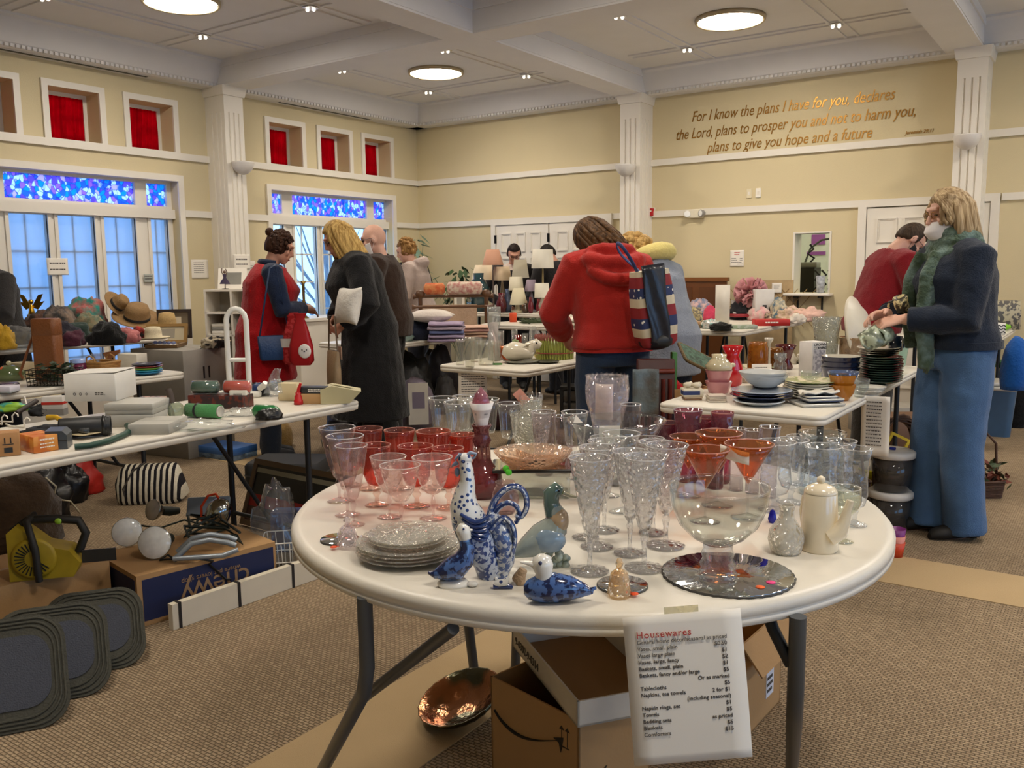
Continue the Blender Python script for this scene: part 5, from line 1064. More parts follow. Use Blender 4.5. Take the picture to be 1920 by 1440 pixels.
# -- curly haired woman in the grey jacket
bc = PDf(1256, 560, 5.55); kp = figure('curly blonde woman in grey rain jacket with a yellow hood', bc, A_(40), 1.66, 1.02, rad(20), rad(40), rad(18), ((.12, .36, .95), (-.16, .36, .95)), SKINP, .008)
finish(kp); trousers(kp, cloth('3a4456')); shoes_(kp, mat('24242a', .7)); garment(kp, 'grey_jacket', cloth('8b93a0', .1, 110), .7, 1.45, .045, 1., (.095, .088, .08, .062), (.02, .02))
MB().tube([kp['sp']((.13*cos(a), -.03+.1*sin(a), 1.46)) for a in [pi*.85+pi*1.3*q/10 for q in range(11)]], [.03, .038, .045, .05, .055, .058, .055, .05, .045, .038, .03], 10).build('yellow_hood', cloth('d9c97e', .08, 60), kp['F'])
cap_hair(kp, 'c8a468', '9c7a44', (.096, .114, .126), 130, .022, 6, low=.0)
# -- man in the maroon jumper
bm = PDf(1638, 560, 5.95); kp = figure('man in maroon jumper with a black mask bending his head', bm, A_(-88), 1.72, 1.12, rad(16), rad(38), 0, ((.14, .36, .98), (-.1, .38, .98)), SKINP, .008, male=True)
finish(kp); trousers(kp, cloth('3c3832')); shoes_(kp, mat('1a1614', .7)); MAR = cloth('7a141c', .12, 130); garment(kp, 'maroon_jumper', MAR, .9, 1.45, .034, 1., (.09, .082, .074, .058))
MB().tube([kp['sp']((.075*cos(a), -.012+.07*sin(a), 1.462)) for a in [2*pi*q/14 for q in range(14)]], .017, 8, closed=True).build('checked_collar', mat('b88478', .9, 0, 0, 90, col2='6a2c30'), kp['F']); MB().tube([kp['sp']((.1*cos(a), -.012+.09*sin(a), 1.44)) for a in [2*pi*q/14 for q in range(14)]], .013, 8, closed=True).build('dark_neckline', cloth('2c1816'), kp['F'])
cap_hair(kp, '4a3a2c', '33281e', (.081, .1, .115)); face_mask(kp, mat('141416', .8)); spectacles(kp, mat('2a2624', .3), rect=True)
# -- shopper cut by the left edge
kp = figure('person in dark coat and red knit hat at the left edge', PDf(-10, 540, 6.75), A_(150), 1.62, 1.1, rad(4), rad(10), 0, ((.14, .3, 1.0), (-.14, .3, 1.0)), SKIN, .009)
finish(kp); trousers(kp, cloth('22242a')); shoes_(kp, mat('141414', .7)); garment(kp, 'dark_coat', cloth('2c2a2a', .2, 110), .6, 1.45, .05, 1., (.095, .088, .08, .062), (.03, .03))
MB().ell((0, -.005, .03), (.096, .114, .115), 20, 14, kp['MH'], fn=lambda p: p if p.z > -.02 else Vector((p.x*.85, p.y*.82, p.z*.3))).build('red_hat', cloth('7c1422', .2, 200, .5), kp['F'])
# ---- tote with stars and stripes on the red hoodie's shoulder
def flagmat():
    m = bpy.data.materials.new('flag_cloth'); t, n, l = nodes(m); b = n['Principled BSDF']; tc = n.new('ShaderNodeTexCoord'); sp = n.new('ShaderNodeSeparateXYZ'); l.new(tc.outputs['Object'], sp.inputs[0])
    a = n.new('ShaderNodeMath'); a.operation = 'MULTIPLY'; a.inputs[1].default_value = 6.5; l.new(sp.outputs[2], a.inputs[0]); f = n.new('ShaderNodeMath'); f.operation = 'FRACT'; l.new(a.outputs[0], f.inputs[0])
    cr = n.new('ShaderNodeValToRGB'); cr.color_ramp.interpolation = 'CONSTANT'; e = cr.color_ramp.elements; e[0].color = hexc('8a1c22'); e[1].position = .36; e[1].color = hexc('cfc3a8'); q = e.new(.66); q.color = hexc('22305c')
    l.new(f.outputs[0], cr.inputs[0]); N = n.new('ShaderNodeTexVoronoi'); N.inputs['Scale'].default_value = 34; l.new(tc.outputs['Object'], N.inputs['Vector']); st = n.new('ShaderNodeMath'); st.operation = 'LESS_THAN'; st.inputs[1].default_value = .22; l.new(N.outputs[0], st.inputs[0])
    g = n.new('ShaderNodeMath'); g.operation = 'GREATER_THAN'; g.inputs[1].default_value = .66; l.new(f.outputs[0], g.inputs[0]); mm = n.new('ShaderNodeMath'); mm.operation = 'MULTIPLY'; l.new(st.outputs[0], mm.inputs[0]); l.new(g.outputs[0], mm.inputs[1])
    mx = n.new('ShaderNodeMix'); mx.data_type = 'RGBA'; l.new(mm.outputs[0], mx.inputs[0]); l.new(cr.outputs[0], mx.inputs[6]); mx.inputs[7].default_value = hexc('e2ddd0'); l.new(mx.outputs[2], b.inputs['Base Color']); b.inputs['Roughness'].default_value = .6; return m
FLAG = flagmat()
tp = PD(1231, 648, 4.5); tb = thing('tote_bag', 'stars and stripes tote with a glossy black end panel on her shoulder', 'bag', mw=Matrix.Translation(tp) @ Matrix.Rotation(A_(14), 4, 'Z') @ Matrix.Rotation(-.12, 4, 'Y'))
rg = [[(x, y, z) for x, y in rrect(w, d, .03, 4)] for z, w, d in ((0, .16, .12), (.02, .19, .15), (.12, .21, .16), (.3, .2, .15), (.39, .18, .13))]
MB().rings(rg).build('body', FLAG, tb)
MB().sheet(lambda u, v: ((u-.5)*lerp(.1, .125, v)-.012+.004*sin(v*9), -.083-.01*sin(v*3)-.008*sin(u*7+v*5), .02+v*.4), 10, 14, thick=.003).build('black_panel', mat('151a26', .35, coat=.2, bump=.3, bs=14), tb)
MB().ell((0, -.01, .03), (.1, .085, .05)).build('base_panel', mat('101216', .5), tb)
sh = kp['sh']; MB().tube(curve([(-.06, .0, .38), (-.1, -.02, .46), (-.125, .02, .53), (-.12, .1, .54), (-.08, .15, .48), (-.02, .06, .38)], 3), .011, 8, flat=.4).build('strap', mat('2a3a6e', .6), tb)

# ================================================================ left side: long tables, clothes, boxes on the floor
def folding_table(label, x0, y0, x1, y1, z, along='y', group='white folding tables', braces=True):
    cx, cy, w, l = (x0+x1)/2, (y0+y1)/2, x1-x0, y1-y0
    t = thing('folding_table', label, 'table', (cx, cy, 0))
    b = MB(); rg = []
    for zz, d in ((z-.045, .012), (z-.04, .002), (z-.02, 0), (z-.0185, .003), (z-.017, 0), (z-.006, 0), (z, .006)): rg.append([(x, y, zz) for x, y in rrect(w-2*d, l-2*d, .05, 6)])
    b.rings(rg).build('tabletop', PLASTIC, t)
    lx, ly = (w/2-.09, l/2-.28) if along == 'y' else (w/2-.28, l/2-.09)
    for sx in (-1, 1):
        for sy in (-1, 1): MB().tube([(sx*lx, sy*ly, z-.04), (sx*lx, sy*ly, .01)], .0145, 10).build('leg', LEGD, t)
    for s in (-1, 1) if braces else ():
        br = MB()
        if along == 'y': br.tube([(-lx, s*ly, .14), (lx, s*ly, .14)], .011, 8).tube([(0, s*ly, .14), (0, s*(ly-.35), z-.05)], .011, 8)
        else: br.tube([(s*lx, -ly, .14), (s*lx, ly, .14)], .011, 8).tube([(s*lx, 0, .14), (s*(lx-.35), 0, z-.05)], .011, 8)
        br.build('brace', LEGD, t)
    return t
folding_table('white folding table of tools and odds at the left, beige metal box on its end', -3.76, .58, -3.0, 3.02, TZ)
folding_table('white folding table with a wire basket and stacked coloured plates at its end', -5.63, 1.5, -4.87, 3.34, TZ)
folding_table('white table heaped with clothes and hats by the left window', -6.85, 2.4, -6.2, 4.24, .87)

def blob(name, label, cat, loc, r, m, rz=0, seed=0, amp=.35, freq=2.2, group=None, n=26, flat=True, kind=None):
    """a soft crumpled heap: lumpy, creased, its underside lying flat"""
    o = Vector((seed*3.1, seed*1.7, seed*.9))
    def fn(p):
        q = Vector((p.x/r[0], p.y/r[1], p.z/r[2])); d = mnoise.noise(q*freq+o)*amp+mnoise.noise(q*freq*2.7+o)*amp*.5+abs(mnoise.noise(q*freq*1.6+o*2))*amp*.6
        p = p*(1+d); 
        if flat and p.z < -r[2]*.45: p.z = -r[2]*.45
        return p
    b = MB(); b.ell((0, 0, r[2]*.45 if flat else 0), r, n, n*2//3, fn=fn); o2 = b.build(name, m, None, loc, rz); tag(o2, label, cat, group, kind); return o2
def carton(name, label, loc, sx, sy, sz, m, rz=0, cat='box', e=.002, lid=None, group=None, r=.003):
    """a closed box standing on loc: body and, where seen, a lid"""
    t = thing(name, label, cat, loc, rz, group)
    if lid: MB().rbox(sx-.004, sy-.004, 0, sz*.6, r, e).build('body', m, t); MB().rbox(sx, sy, sz*.45, sz, r, e).build('lid', lid, t)
    else: MB().rbox(sx, sy, 0, sz, r, e).build('body', m, t); MB().box(-sx*.49, -.012, sz, sx*.49, .012, sz+.0006).build('seam_tape', m, t)
    return t
def front(sx, sy, z=0): return frame3((0, -sy/2-.0006, z), (1, 0, 0), (0, 0, 1), (0, -1, 0))
PLAS = glass('f4f6f6', .9, 18, .1, .08); PLASC = glass('eef2f6', .4, 12, .06, .06)
GREYB = mat('a9a79f', .6, .1); WHITEB = mat('dad7cf', .6)
z1 = TZ+.001
# white box and what it stands on
c = carton('flat_silver_box', 'silver grey flat box under the big white box, bottom one at the table edge', P(298, 806, z1), .16, .2, .04, GREYB, YAW)
b1 = P(252, 800, z1); carton('flat_silver_box', 'silver grey flat box with a shiny strip, lower of the two supporting the white box', b1+Vector((-.06, .06, 0)), .2, .19, .05, GREYB, YAW); 
c = carton('flat_silver_box', 'silver grey flat box directly under the front corner of the white box', b1+Vector((-.06, .06, .051)), .2, .19, .045, GREYB, YAW, lid=mat('b4b2aa', .5, .1))
wb = thing('white_box', 'plain white cardboard box with small recycling marks, largest on the left table', 'box', P(160, 752, TZ+.098)+Vector((-.03, .09, 0)), YAW)
MB().rbox(.215, .2, 0, .115, .003, .001).build('body', WHITEB, wb); MB().box(-.107, -.1, 0, .107, .1, .002, T(0, 0, .116, ry=-.03)).build('lid', WHITEB, wb)
lines_on(wb, .2, .1, [(.035, .02, .06, .004), (.028, .02, .06, .004)], front(.215, .2), seed=4)
for q in (-.065, -.04, -.015): MB().lathe([(.004, 0), (.006, 0), (.006, .0005), (.004, .0005)], 12 if q < -.02 else 4, T(q, -.1006, .031, rx=pi/2)).build('recycling_mark', INK, wb)
c = carton('red_striped_box', 'grey and white box with a red stripe left under the white box', P(104, 778, z1), .09, .05, .085, mat('c9c6c2', .6), YAW+.1); MB().box(-.0455, -.0262, .05, .0455, .0262, .062).build('red_stripe', mat('b8281c', .6), c); MB().box(-.0455, -.0262, .0, .0455, .0262, .03).build('grey_print', mat('8a8886', .6), c)
t = thing('black_tube', 'thick black plastic tube lying under the white box', 'tube', mw=Matrix.Translation(P(160, 800, TZ+.04)) @ Matrix.Rotation(YAW+.35, 4, 'Z')); MB().lathe(shell([(.036, -.09), (.038, -.085), (.038, .085), (.036, .09)], .004), 28, T(ry=pi/2)).build('tube', mat('191a1b', .5), t); MB().lathe([(.038, .06), (.041, .062), (.041, .075), (.038, .077)], 28, T(ry=pi/2)).build('collar', mat('0f1011', .4), t)
hs = MB(); pp = [P(*q, TZ+.013) for q in ((140, 838), (170, 835), (205, 826), (232, 815), (246, 806), (238, 798))]; hs.tube(pp, .011, 10); put('garden_hose', hs, mat('1f4438', .5), 'length of dark green hose along the edge of the left table', 'hose')
c = carton('orange_box', 'orange printed box near the front edge of the left table', P(72, 843, z1), .085, .13, .058, mat('c0681f', .5, col2='d08a3a', vs=20), YAW+.9); lines_on(c, .09, .05, [(.045, -.02, .03, .006), (.03, -.02, .03, .004), (.018, -.02, .03, .004)], front(.085, .13), PAPER, 6)
t = thing('grey_case', 'dark grey rounded plastic case beside the orange box', 'case', P(112, 838, z1), YAW+.3); MB().prism([(-.035, 0), (.035, 0), (.035, .05), (.02, .066), (-.035, .068)], -.05, .05, T(rx=pi/2)).build('body', mat('3c444c', .35), t); MB().box(-.034, -.0505, .03, .035, -.05, .033).build('seam', DARK, t)
c = carton('kraft_box', 'plain brown wooden looking box with black handling marks at the left picture edge', P(18, 852, z1), .07, .07, .082, mat('a87c4e', .7, vs=30), YAW+.5); MB().box(-.012, -.0362, .045, -.008, -.035, .065).box(.006, -.0362, .045, .01, -.035, .065).box(-.018, -.0362, .04, .016, -.035, .043).box(-.014, -.0362, .012, .012, -.035, .03).build('handling_marks', DARK, c)
for i, (x, y) in enumerate(((4, 797), (24, 793), (46, 802))):
    t = thing('plastic_hanger', 'white plastic clothes hanger hook sticking up at the left edge, %s from the left' % ORD[i], 'hanger', P(x, y, z1), YAW+.2, 'white hanger hooks')
    MB().tube([(0, 0, .006), (0, 0, .03), (.012, 0, .043), (.022, 0, .035), (.022, 0, .026)], .0032, 8).build('hook', WHITE, t); MB().tube([(0, 0, .004), (-.06, .03, .004), (-.1, .09, .004)], .004, 8).build('bar', WHITE, t)
t = thing('pruning_saw', 'yellow handled saw in a clear pack on the left table', 'saw', mw=Matrix.Translation(P(130, 802, TZ+.03)) @ Matrix.Rotation(YAW-.3, 4, 'Z')); MB().tube([(-.13, .03, .03), (-.08, .02, .035), (-.03, 0, .025), (.02, -.02, .012)], [.012, .01, .01, .007], 10).build('handle', mat('c99f1c', .4), t); MB().prism([(-.02, -.03), (.13, -.06), (.14, -.05), (0, .01)], -.003, 0).build('blade', metal('8c8a84', .3), t); MB().rbox(.2, .09, -.012, -.009, .01, .001, T(.05, -.02, 0, rz=-.25)).build('backing_card', mat('b5a582', .6), t); MB().rbox(.12, .03, -.008, .012, .01, .004, T(.07, -.03, 0, rz=-.25)).build('clear_pack', PLASC, t)
blob('black_holster', 'dark blue black folded tool pouch under the saw', 'pouch', P(92, 812, z1), (.09, .07, .02), mat('14161c', .6), YAW, 5)
for i, (a, b_, m, L) in enumerate((((30, 775), (68, 752), '2a211e', 'dark brown rubber rod lying at the left end of the table'), ((50, 760), (46, 744), 'd8d4ce', 'thin white rod between the dark rods'))):
    put('rod', MB().tube([P(*a, TZ+.014), P(*b_, TZ+.04)], .011 if i == 0 else .004, 10), mat(m, .6), L, 'rod')
blob('teal_pouch', 'teal and lime printed pouch at the left end of the table', 'pouch', P(22, 770, z1), (.08, .05, .025), mat('3f9c8c', .5, 0, 0, 14, col2='8ab83c'), YAW, 9)
blob('black_glove', 'dark glove lying behind the hanger hooks', 'glove', P(78, 778, z1), (.05, .045, .03), mat('1c1e22', .8), YAW, 12)
# pliers, lamp, green roll, small box
t = thing('cutting_pliers', 'orange handled cutters lying right of the white box', 'tool', P(283, 764, TZ+.004), YAW)
for s in (-1, 1): MB().tube([(-.06, s*.03, .01), (-.02, s*.018, .012), (.02, s*.004, .012)], .008, 8).build('handle', mat('c8861c', .4), t)
MB().prism([(.02, -.012), (.075, -.004), (.075, .004), (.02, .012)], .004, .016).build('jaw', mat('2a2c2e', .3, .7), t); MB().ell((.012, 0, .014), .009, 10, 6).build('pivot', mat('1c2a58', .4), t)
c = carton('game_box', 'dark printed game box behind the orange cutters', P(290, 770, z1), .12, .05, .065, mat('2e2a3a', .5, 0, 0, 60, col2='b08a74'), YAW)
t = thing('jar_lamp', 'glass work lamp with a brown rubber handle beside the silver boxes', 'lamp', P(326, 786, z1), YAW); MB().lathe(shell([(.022, 0), (.034, .01), (.036, .04), (.028, .06), (.016, .068)], .002), 24, T(.006, 0, .037, ry=pi/2-.5, rx=0) @ T(0, 0, -.03)).build('lens', glass('dfe4d8', .6, 40, .15), t); MB().tube([(-.005, 0, .07), (-.01, .005, .1), (-.02, .01, .13)], [.014, .015, .013], 12).build('handle', mat('42362e', .6), t); MB().lathe([(.036, 0), (.039, .002), (.039, .009), (.036, .011)], 24, T(-.02, -.01, .036, ry=pi/2-.3)).build('rim', mat('cfc7b4', .4), t)
t = thing('green_roll', 'rolled green felt mat tied with a dark band', 'roll', mw=Matrix.Translation(P(382, 770, TZ+.032)) @ Matrix.Rotation(YAW-.35, 4, 'Z')); MB().lathe(shell([(.029, -.085), (.03, .085)], .004), 26, T(ry=pi/2)).build('felt', cloth('4c8a54', .1, 200), t); MB().lathe([(.031, -.006), (.033, 0), (.031, .006)], 26, T(-.03, 0, 0, ry=pi/2)).build('band', DARK, t); MB().lathe(shell([(.024, .083), (.024, .09)], .003), 26, T(ry=pi/2)).build('cardboard_core', mat('bcbab2', .7), t)
c = carton('labelled_box', 'small white box with a dark label standing on the left table', P(450, 764, z1), .08, .04, .082, mat('d6d2c6', .6), YAW-.1); MB().box(-.024, -.0212, .03, .026, -.02, .045).build('dark_label', mat('4a2c24', .6), c); lines_on(c, .08, .08, [(.06, -.02, .02, .004), (.066, -.02, .02, .003), (.02, -.015, .015, .003)], front(.08, .04), seed=8)
t = thing('green_bottle', 'green plastic bottle in a clear bag near the table edge', 'bottle', mw=Matrix.Translation(P(500, 771, TZ+.03)) @ Matrix.Rotation(YAW-.25, 4, 'Z')); MB().tube([(-.06, 0, 0), (-.05, 0, 0), (.03, 0, 0), (.05, 0, 0), (.062, 0, 0)], [.018, .028, .028, .02, .008], 16).build('bottle_body', mat('1c7038', .3, coat=.4), t)
blob('black_pouch', 'crumpled black pouch in front of the green bottle', 'pouch', P(505, 786, z1), (.055, .035, .03), mat('131315', .4), YAW, 3)
blob('plastic_wrapped_tools', 'crinkled clear plastic bag of metal parts along the table edge', 'bag', P(372, 806, z1), (.13, .035, .025), PLAS, YAW+.12, 4, .5)
blob('parts_bag', 'small crumpled clear bag of fittings below the labelled box', 'bag', P(452, 780, z1), (.07, .03, .022), PLAS, YAW, 6, .5)
c = carton('long_game_box', 'long dark red box under the wrapped rolls', P(415, 763, z1), .28, .1, .06, mat('5c2216', .5, 0, 0, 30, col2='2c1a1e'), YAW-.2)
def wrapped_roll(px, py, z, m, L):
    b = P(415, 763, z1)+CR.normalized()*px; b.z = z1+.061+.0325; t = thing('wrapped_roll', L, 'roll', mw=Matrix.Translation(b) @ Matrix.Rotation(YAW-.1, 4, 'Z')); MB().tube([(-.062, 0, 0), (-.055, 0, 0), (.055, 0, 0), (.062, 0, 0)], [.018, .029, .029, .018], 18).build('roll', m, t); MB().tube([(-.07, 0, .001), (-.058, 0, .001), (.058, 0, .001), (.07, 0, .001)], [.008, .0315, .0315, .008], 18).build('clear_wrap', PLASC, t)
wrapped_roll(-.07, 0, 0, mat('1d4c30', .5), 'dark green rolled bundle in clear wrap on the long box'); wrapped_roll(.08, 0, 0, mat('d0431f', .5), 'orange red rolled bundle in clear wrap on the long box')
t = thing('grab_rail', 'white tubular grab rail standing upright on the left table', 'rail', P(450, 744, z1), YAW); WP = mat('e0ded6', .35)
h = hgt(t.location, 578)
MB().tube([(-.05, 0, .02), (-.05, 0, h-.06), (-.042, 0, h-.03), (-.022, 0, h-.008), (0, 0, h-.002), (.022, 0, h-.008), (.042, 0, h-.03), (.05, 0, h-.06), (.05, 0, .02)], .0135, 12).build('rail', WP, t); MB().tube([(-.05, 0, h*.42), (.05, 0, h*.42)], .011, 10).build('crossbar', WP, t); MB().rbox(.22, .09, 0, .03, .02, .006).build('base_plate', WP, t); MB().tube([(.1, 0, .04), (.13, -.02, .06), (.14, -.03, .075)], [.014, .016, .012], 10).build('clamp_knob', WP, t)
blob('blue_bottle_bag', 'blue and black plastic bottle lying under the rail', 'bottle', P(488, 742, z1), (.05, .035, .045), mat('16305e', .35, 0, 0, 9, col2='101216'), YAW, 14, .2)
for i, (x, y, r_) in enumerate(((518, 742, (.05, .04, .05)), (545, 748, (.055, .03, .03)), (572, 744, (.05, .03, .03)), (432, 750, (.06, .05, .03)))):
    blob('clear_bag', ['tall crinkled clear zip bag behind the green bottle', 'clear bag of reddish parts left of the red nozzle', 'clear bag with a pink strip behind the red nozzle', 'clear plastic sheet crumpled under the rail'][i], 'bag', P(x, y, z1), r_, PLAS if i != 1 else glass('e0c4c4', .9, 18, .2, .08), YAW, 20+i, .5)
t = thing('zip_bag', 'clear zip bag standing up with its top twisted behind the green bottle', 'bag', P(512, 738, TZ+.05), YAW); MB().sheet(lambda u, v: ((u-.5)*lerp(.09, .03, v)+.03*v*v, .012*sin(u*7+v*6), v*.12), 12, 14, thick=.001).build('film', PLAS, t)
t = thing('red_nozzle', 'small red plastic pump nozzle near the end of the left table', 'nozzle', P(560, 758, z1), YAW); REDP = mat('b8141a', .35); MB().lathe([(0, 0), (.022, 0), (.022, .02), (.018, .024), (.018, .04), (.012, .046), (.014, .056), (0, .058)], 20).build('body', REDP, t); MB().tube([(0, 0, .055), (.004, 0, .075), (.014, 0, .1)], [.009, .008, .006], 10).build('spout', REDP, t)
t = thing('beige_metal_box', 'beige house shaped metal box on the far end of the left table', 'box', P(632, 754, z1), YAW+.18); BE = mat('b3aa84', .5)
v = [(-.075, -.055, 0), (.06, -.055, 0), (.115, -.055, .055), (-.02, -.055, .085), (-.075, -.055, .07)]; n_ = len(v); vb = [(x, .07, z) for x, y, z in v]
MB().add(v+vb, [tuple(range(n_)), tuple(range(2*n_-1, n_-1, -1))]+[(i, n_+i, n_+(i+1) % n_, (i+1) % n_) for i in range(n_)]).build('body', BE, t); MB().prism([(-.02, -.0), (.1, 0), (.04, .06)], 0, .0015, T(-.01, -.02, .085, ry=.2)).build('top_panel', BE, t)
c = carton('card_box', 'cream folded card box behind the clear bags', P(545, 750, z1), .1, .06, .085, mat('cfc09a', .7), YAW-.2); c = carton('black_gadget', 'flat black boxed gadget left of the beige metal box', P(590, 756, z1)+Vector((0, 0, .051)), .13, .06, .03, mat('26282c', .4), YAW-.1); lines_on(c, .1, .03, [(.018, -.02, .05, .004), (.01, -.02, .04, .003)], front(.13, .06), PAPER, 3)
c = carton('brown_flat_box', 'low brown box at the back of the left table', P(590, 756, z1), .14, .06, .05, CARD, YAW)

# ---- second table
t = thing('wire_basket', 'dark wire basket with greenery on the second table', 'basket', P(104, 722, z1), YAW+.05); WIRE = mat('171a15', .5, .4)
for k in range(5):
    z_ = .004+k*.022; w_, d_ = .25+.02*k/4, .14; MB().tube([(x, y, z_) for x, y in rrect(w_, d_, .02, 3)], .0022, 6, closed=True).build('rim', WIRE, t)
for k in range(14):
    x = -.12+.24*k/13; MB().tube([(x*1.07, -.072, .095), (x, -.07, .004), (x, .07, .004), (x*1.07, .072, .095)], .0018, 5).build('wire', WIRE, t)
R_ = random.Random(8); lf = MB()
for k in range(130):
    p = Vector((R_.uniform(-.115, .115), R_.uniform(-.06, .06), R_.uniform(.02, .125))); lf.prism([(-.022, 0), (0, -.012), (.026, 0), (0, .012)], 0, .001, Matrix.Translation(p) @ Matrix.Rotation(R_.uniform(0, 6), 4, 'Z') @ Matrix.Rotation(R_.uniform(-1, 1), 4, 'X'))
tag(lf.build('leaves', mat('2a3a22', .6, var=.4), None, t.location, YAW), 'dark green artificial leaves filling the wire basket', 'leaves', None, 'stuff')
t = thing('leather_case', 'tall brown leather camera case with a shoulder strap', 'case', P(95, 714, z1), YAW-.15); LEA = mat('7e4a24', .5, bump=.3, bs=80); h = hgt(t.location, 598); MB().rbox(.15, .09, 0, h, .02, .008).build('body', LEA, t); MB().rbox(.154, .094, h*.72, h+.004, .022, .01).build('lid', LEA, t); MB().tube([(-.078, 0, h*.8), (-.1, -.02, h*.6), (-.15, -.06, .05), (-.14, -.05, .02)], .012, 8, flat=.25).build('strap', LEA, t)
t = thing('purple_tin', 'dark purple printed tin at the left picture edge', 'tin', P(16, 735, z1)); MB().lathe([(0, 0), (.05, 0), (.055, .008), (.055, .045), (.05, .05), (0, .05)], 28).build('body', mat('241c34', .35, 0, 0, 40, col2='5a4058', coat=.3), t)
carton('white_carton', 'white and grey small carton stacked on the purple tin', P(12, 735, z1+.051), .09, .09, .03, mat('d8d6d8', .6), YAW, lid=mat('c6c0cc', .6)); carton('white_carton', 'pale lilac small carton on top of the stack at the left edge', P(12, 735, z1+.082), .085, .085, .03, mat('cfcad6', .6), YAW)
b = P(22, 715, z1)+Vector((-.06, .02, 0)); t = thing('green_lidded_pot', 'green glazed pot lid with a cream knob at the left edge', 'pot', b); MB().lathe([(0, 0), (.07, 0), (.085, .02), (.088, .05), (.07, .07), (.03, .09), (0, .093)], 32).build('body', gloss('5b6a44'), t); MB().lathe([(.008, .09), (.016, .105), (.01, .115), (0, .117)], 16).build('knob', gloss('c9c2a0'), t); MB().lathe([(.012, 0), (.012, .001), (0, .001)], 14, T(.02, -.055, .078, rx=.9)).build('price_sticker', mat('f0683c', .6), t)
def wicker(name, label, loc, sx, sy, h, rz, m, handles=2, hoop=0):
    t = thing(name, label, 'basket', loc, rz); b = MB(); n = 52; rows = int(h/.009)
    P0 = rrect(sx*.9, sy*.9, .02, 6); L = len(P0)
    for k in range(rows):
        f = 1+.12*k/rows; b.tube([(x*f*(1+.012*(1 if (i+k) % 2 else -1)), y*f*(1+.012*(1 if (i+k) % 2 else -1)), .004+k*.009) for i, (x, y) in enumerate(P0)], .0048, 6, closed=True)
    b.build('woven_side', m, t); MB().prism([(x*.98, y*.98) for x, y in P0], 0, .004).build('base', m, t); MB().tube([(x*1.13, y*1.13, h) for x, y in P0], .007, 8, closed=True).build('rim', m, t)
    if hoop: MB().tube([(-sx*.5, 0, h), (-sx*.42, 0, h+hoop*.7), (0, 0, h+hoop), (sx*.42, 0, h+hoop*.7), (sx*.5, 0, h)], .008, 8).build('hoop_handle', m, t)
    else:
        for s in ((-1, 1) if handles == 2 else ()): MB().tube([(-.035, s*sy*.5, h), (-.03, s*sy*.52, h+.03), (0, s*sy*.52, h+.042), (.03, s*sy*.52, h+.03), (.035, s*sy*.5, h)], .005, 8).build('handle', m, t)
    return t
WICK = mat('a37a45', .7, var=.25, vs=40); WICKD = mat('6b4a2c', .7, var=.3, vs=40)
wicker('wicker_basket', 'honey coloured wicker basket with two loop handles on the second table', P(190, 700, z1), .2, .15, .075, .2, WICK)
b = P(268, 704, z1)+Vector((-.03, .05, 0))
for k, (cc, R, L) in enumerate((('1f7fae', .09, 'bright blue'), ('2a9ab4', .09, 'turquoise'), ('7fae3a', .088, 'lime green'), ('7a241c', .092, 'dark red'), ('262a3c', .09, 'dark navy'))):
    o = thing('melamine_plate', '%s plate in the coloured stack on the end of the second table' % L, 'plate', b+Vector((.004*k % .007, 0, .0005+k*.0125)), k, 'coloured plates'); MB().lathe([(0, .001), (R*.6, 0), (R*.95, .012), (R, .016), (R*.99, .019), (R*.9, .015), (R*.6, .004), (0, .004)], 40).build('plate', mat(cc, .25, coat=.3), o)
put('orange_plate', MB().lathe([(0, .001), (.05, 0), (.07, .012), (.07, .014), (.05, .004), (0, .004)], 30), mat('b86a2c', .4), 'small orange brown plate behind the coloured stack', 'plate', P(244, 700, z1)+Vector((-.02, .02, 0)))
t = thing('mosaic_jar', 'purple patterned jar with a clear lid behind the wicker basket', 'jar', P(150, 702, z1)); MB().lathe([(0, 0), (.045, 0), (.05, .01), (.05, .075), (0, .075)], 28).build('body', mat('6a1c44', .3, 0, 0, 30, col2='2c1c38', coat=.4), t); MB().lathe([(.052, .075), (.052, .09), (.03, .1), (0, .1)], 28).build('lid', mat('8fa8dc', .3), t)
put('glass_canister', MB().lathe(shell([(.035, 0), (.04, .008), (.04, .08), (.03, .1), (.03, .115)], .003), 26), glass('e6ebf2', .3, 20, .1), 'small clear glass canister beside the purple patterned jar', 'jar', P(172, 698, z1)+Vector((-.02, .05, 0)))
carton('print_box', 'white printed box behind the wicker basket', P(240, 690, z1)+Vector((-.04, .06, 0)), .16, .1, .09, mat('cfcabc', .7), .3); t = thing('wooden_bracket', 'small carved wooden bracket behind the wicker basket', 'bracket', P(205, 690, z1)+Vector((-.02, .03, 0)), YAW); MB().prism([(-.05, .1), (.06, .12), (.06, .1), (.0, .06), (-.01, 0), (-.03, 0), (-.03, .06)], -.012, .012, T(rx=pi/2)).build('bracket', mat('7a4a28', .5), t)
carton('beige_box', 'low beige box behind the leather case', P(60, 712, z1)+Vector((-.1, .0, 0)), .12, .1, .1, mat('a8997a', .7), .2)

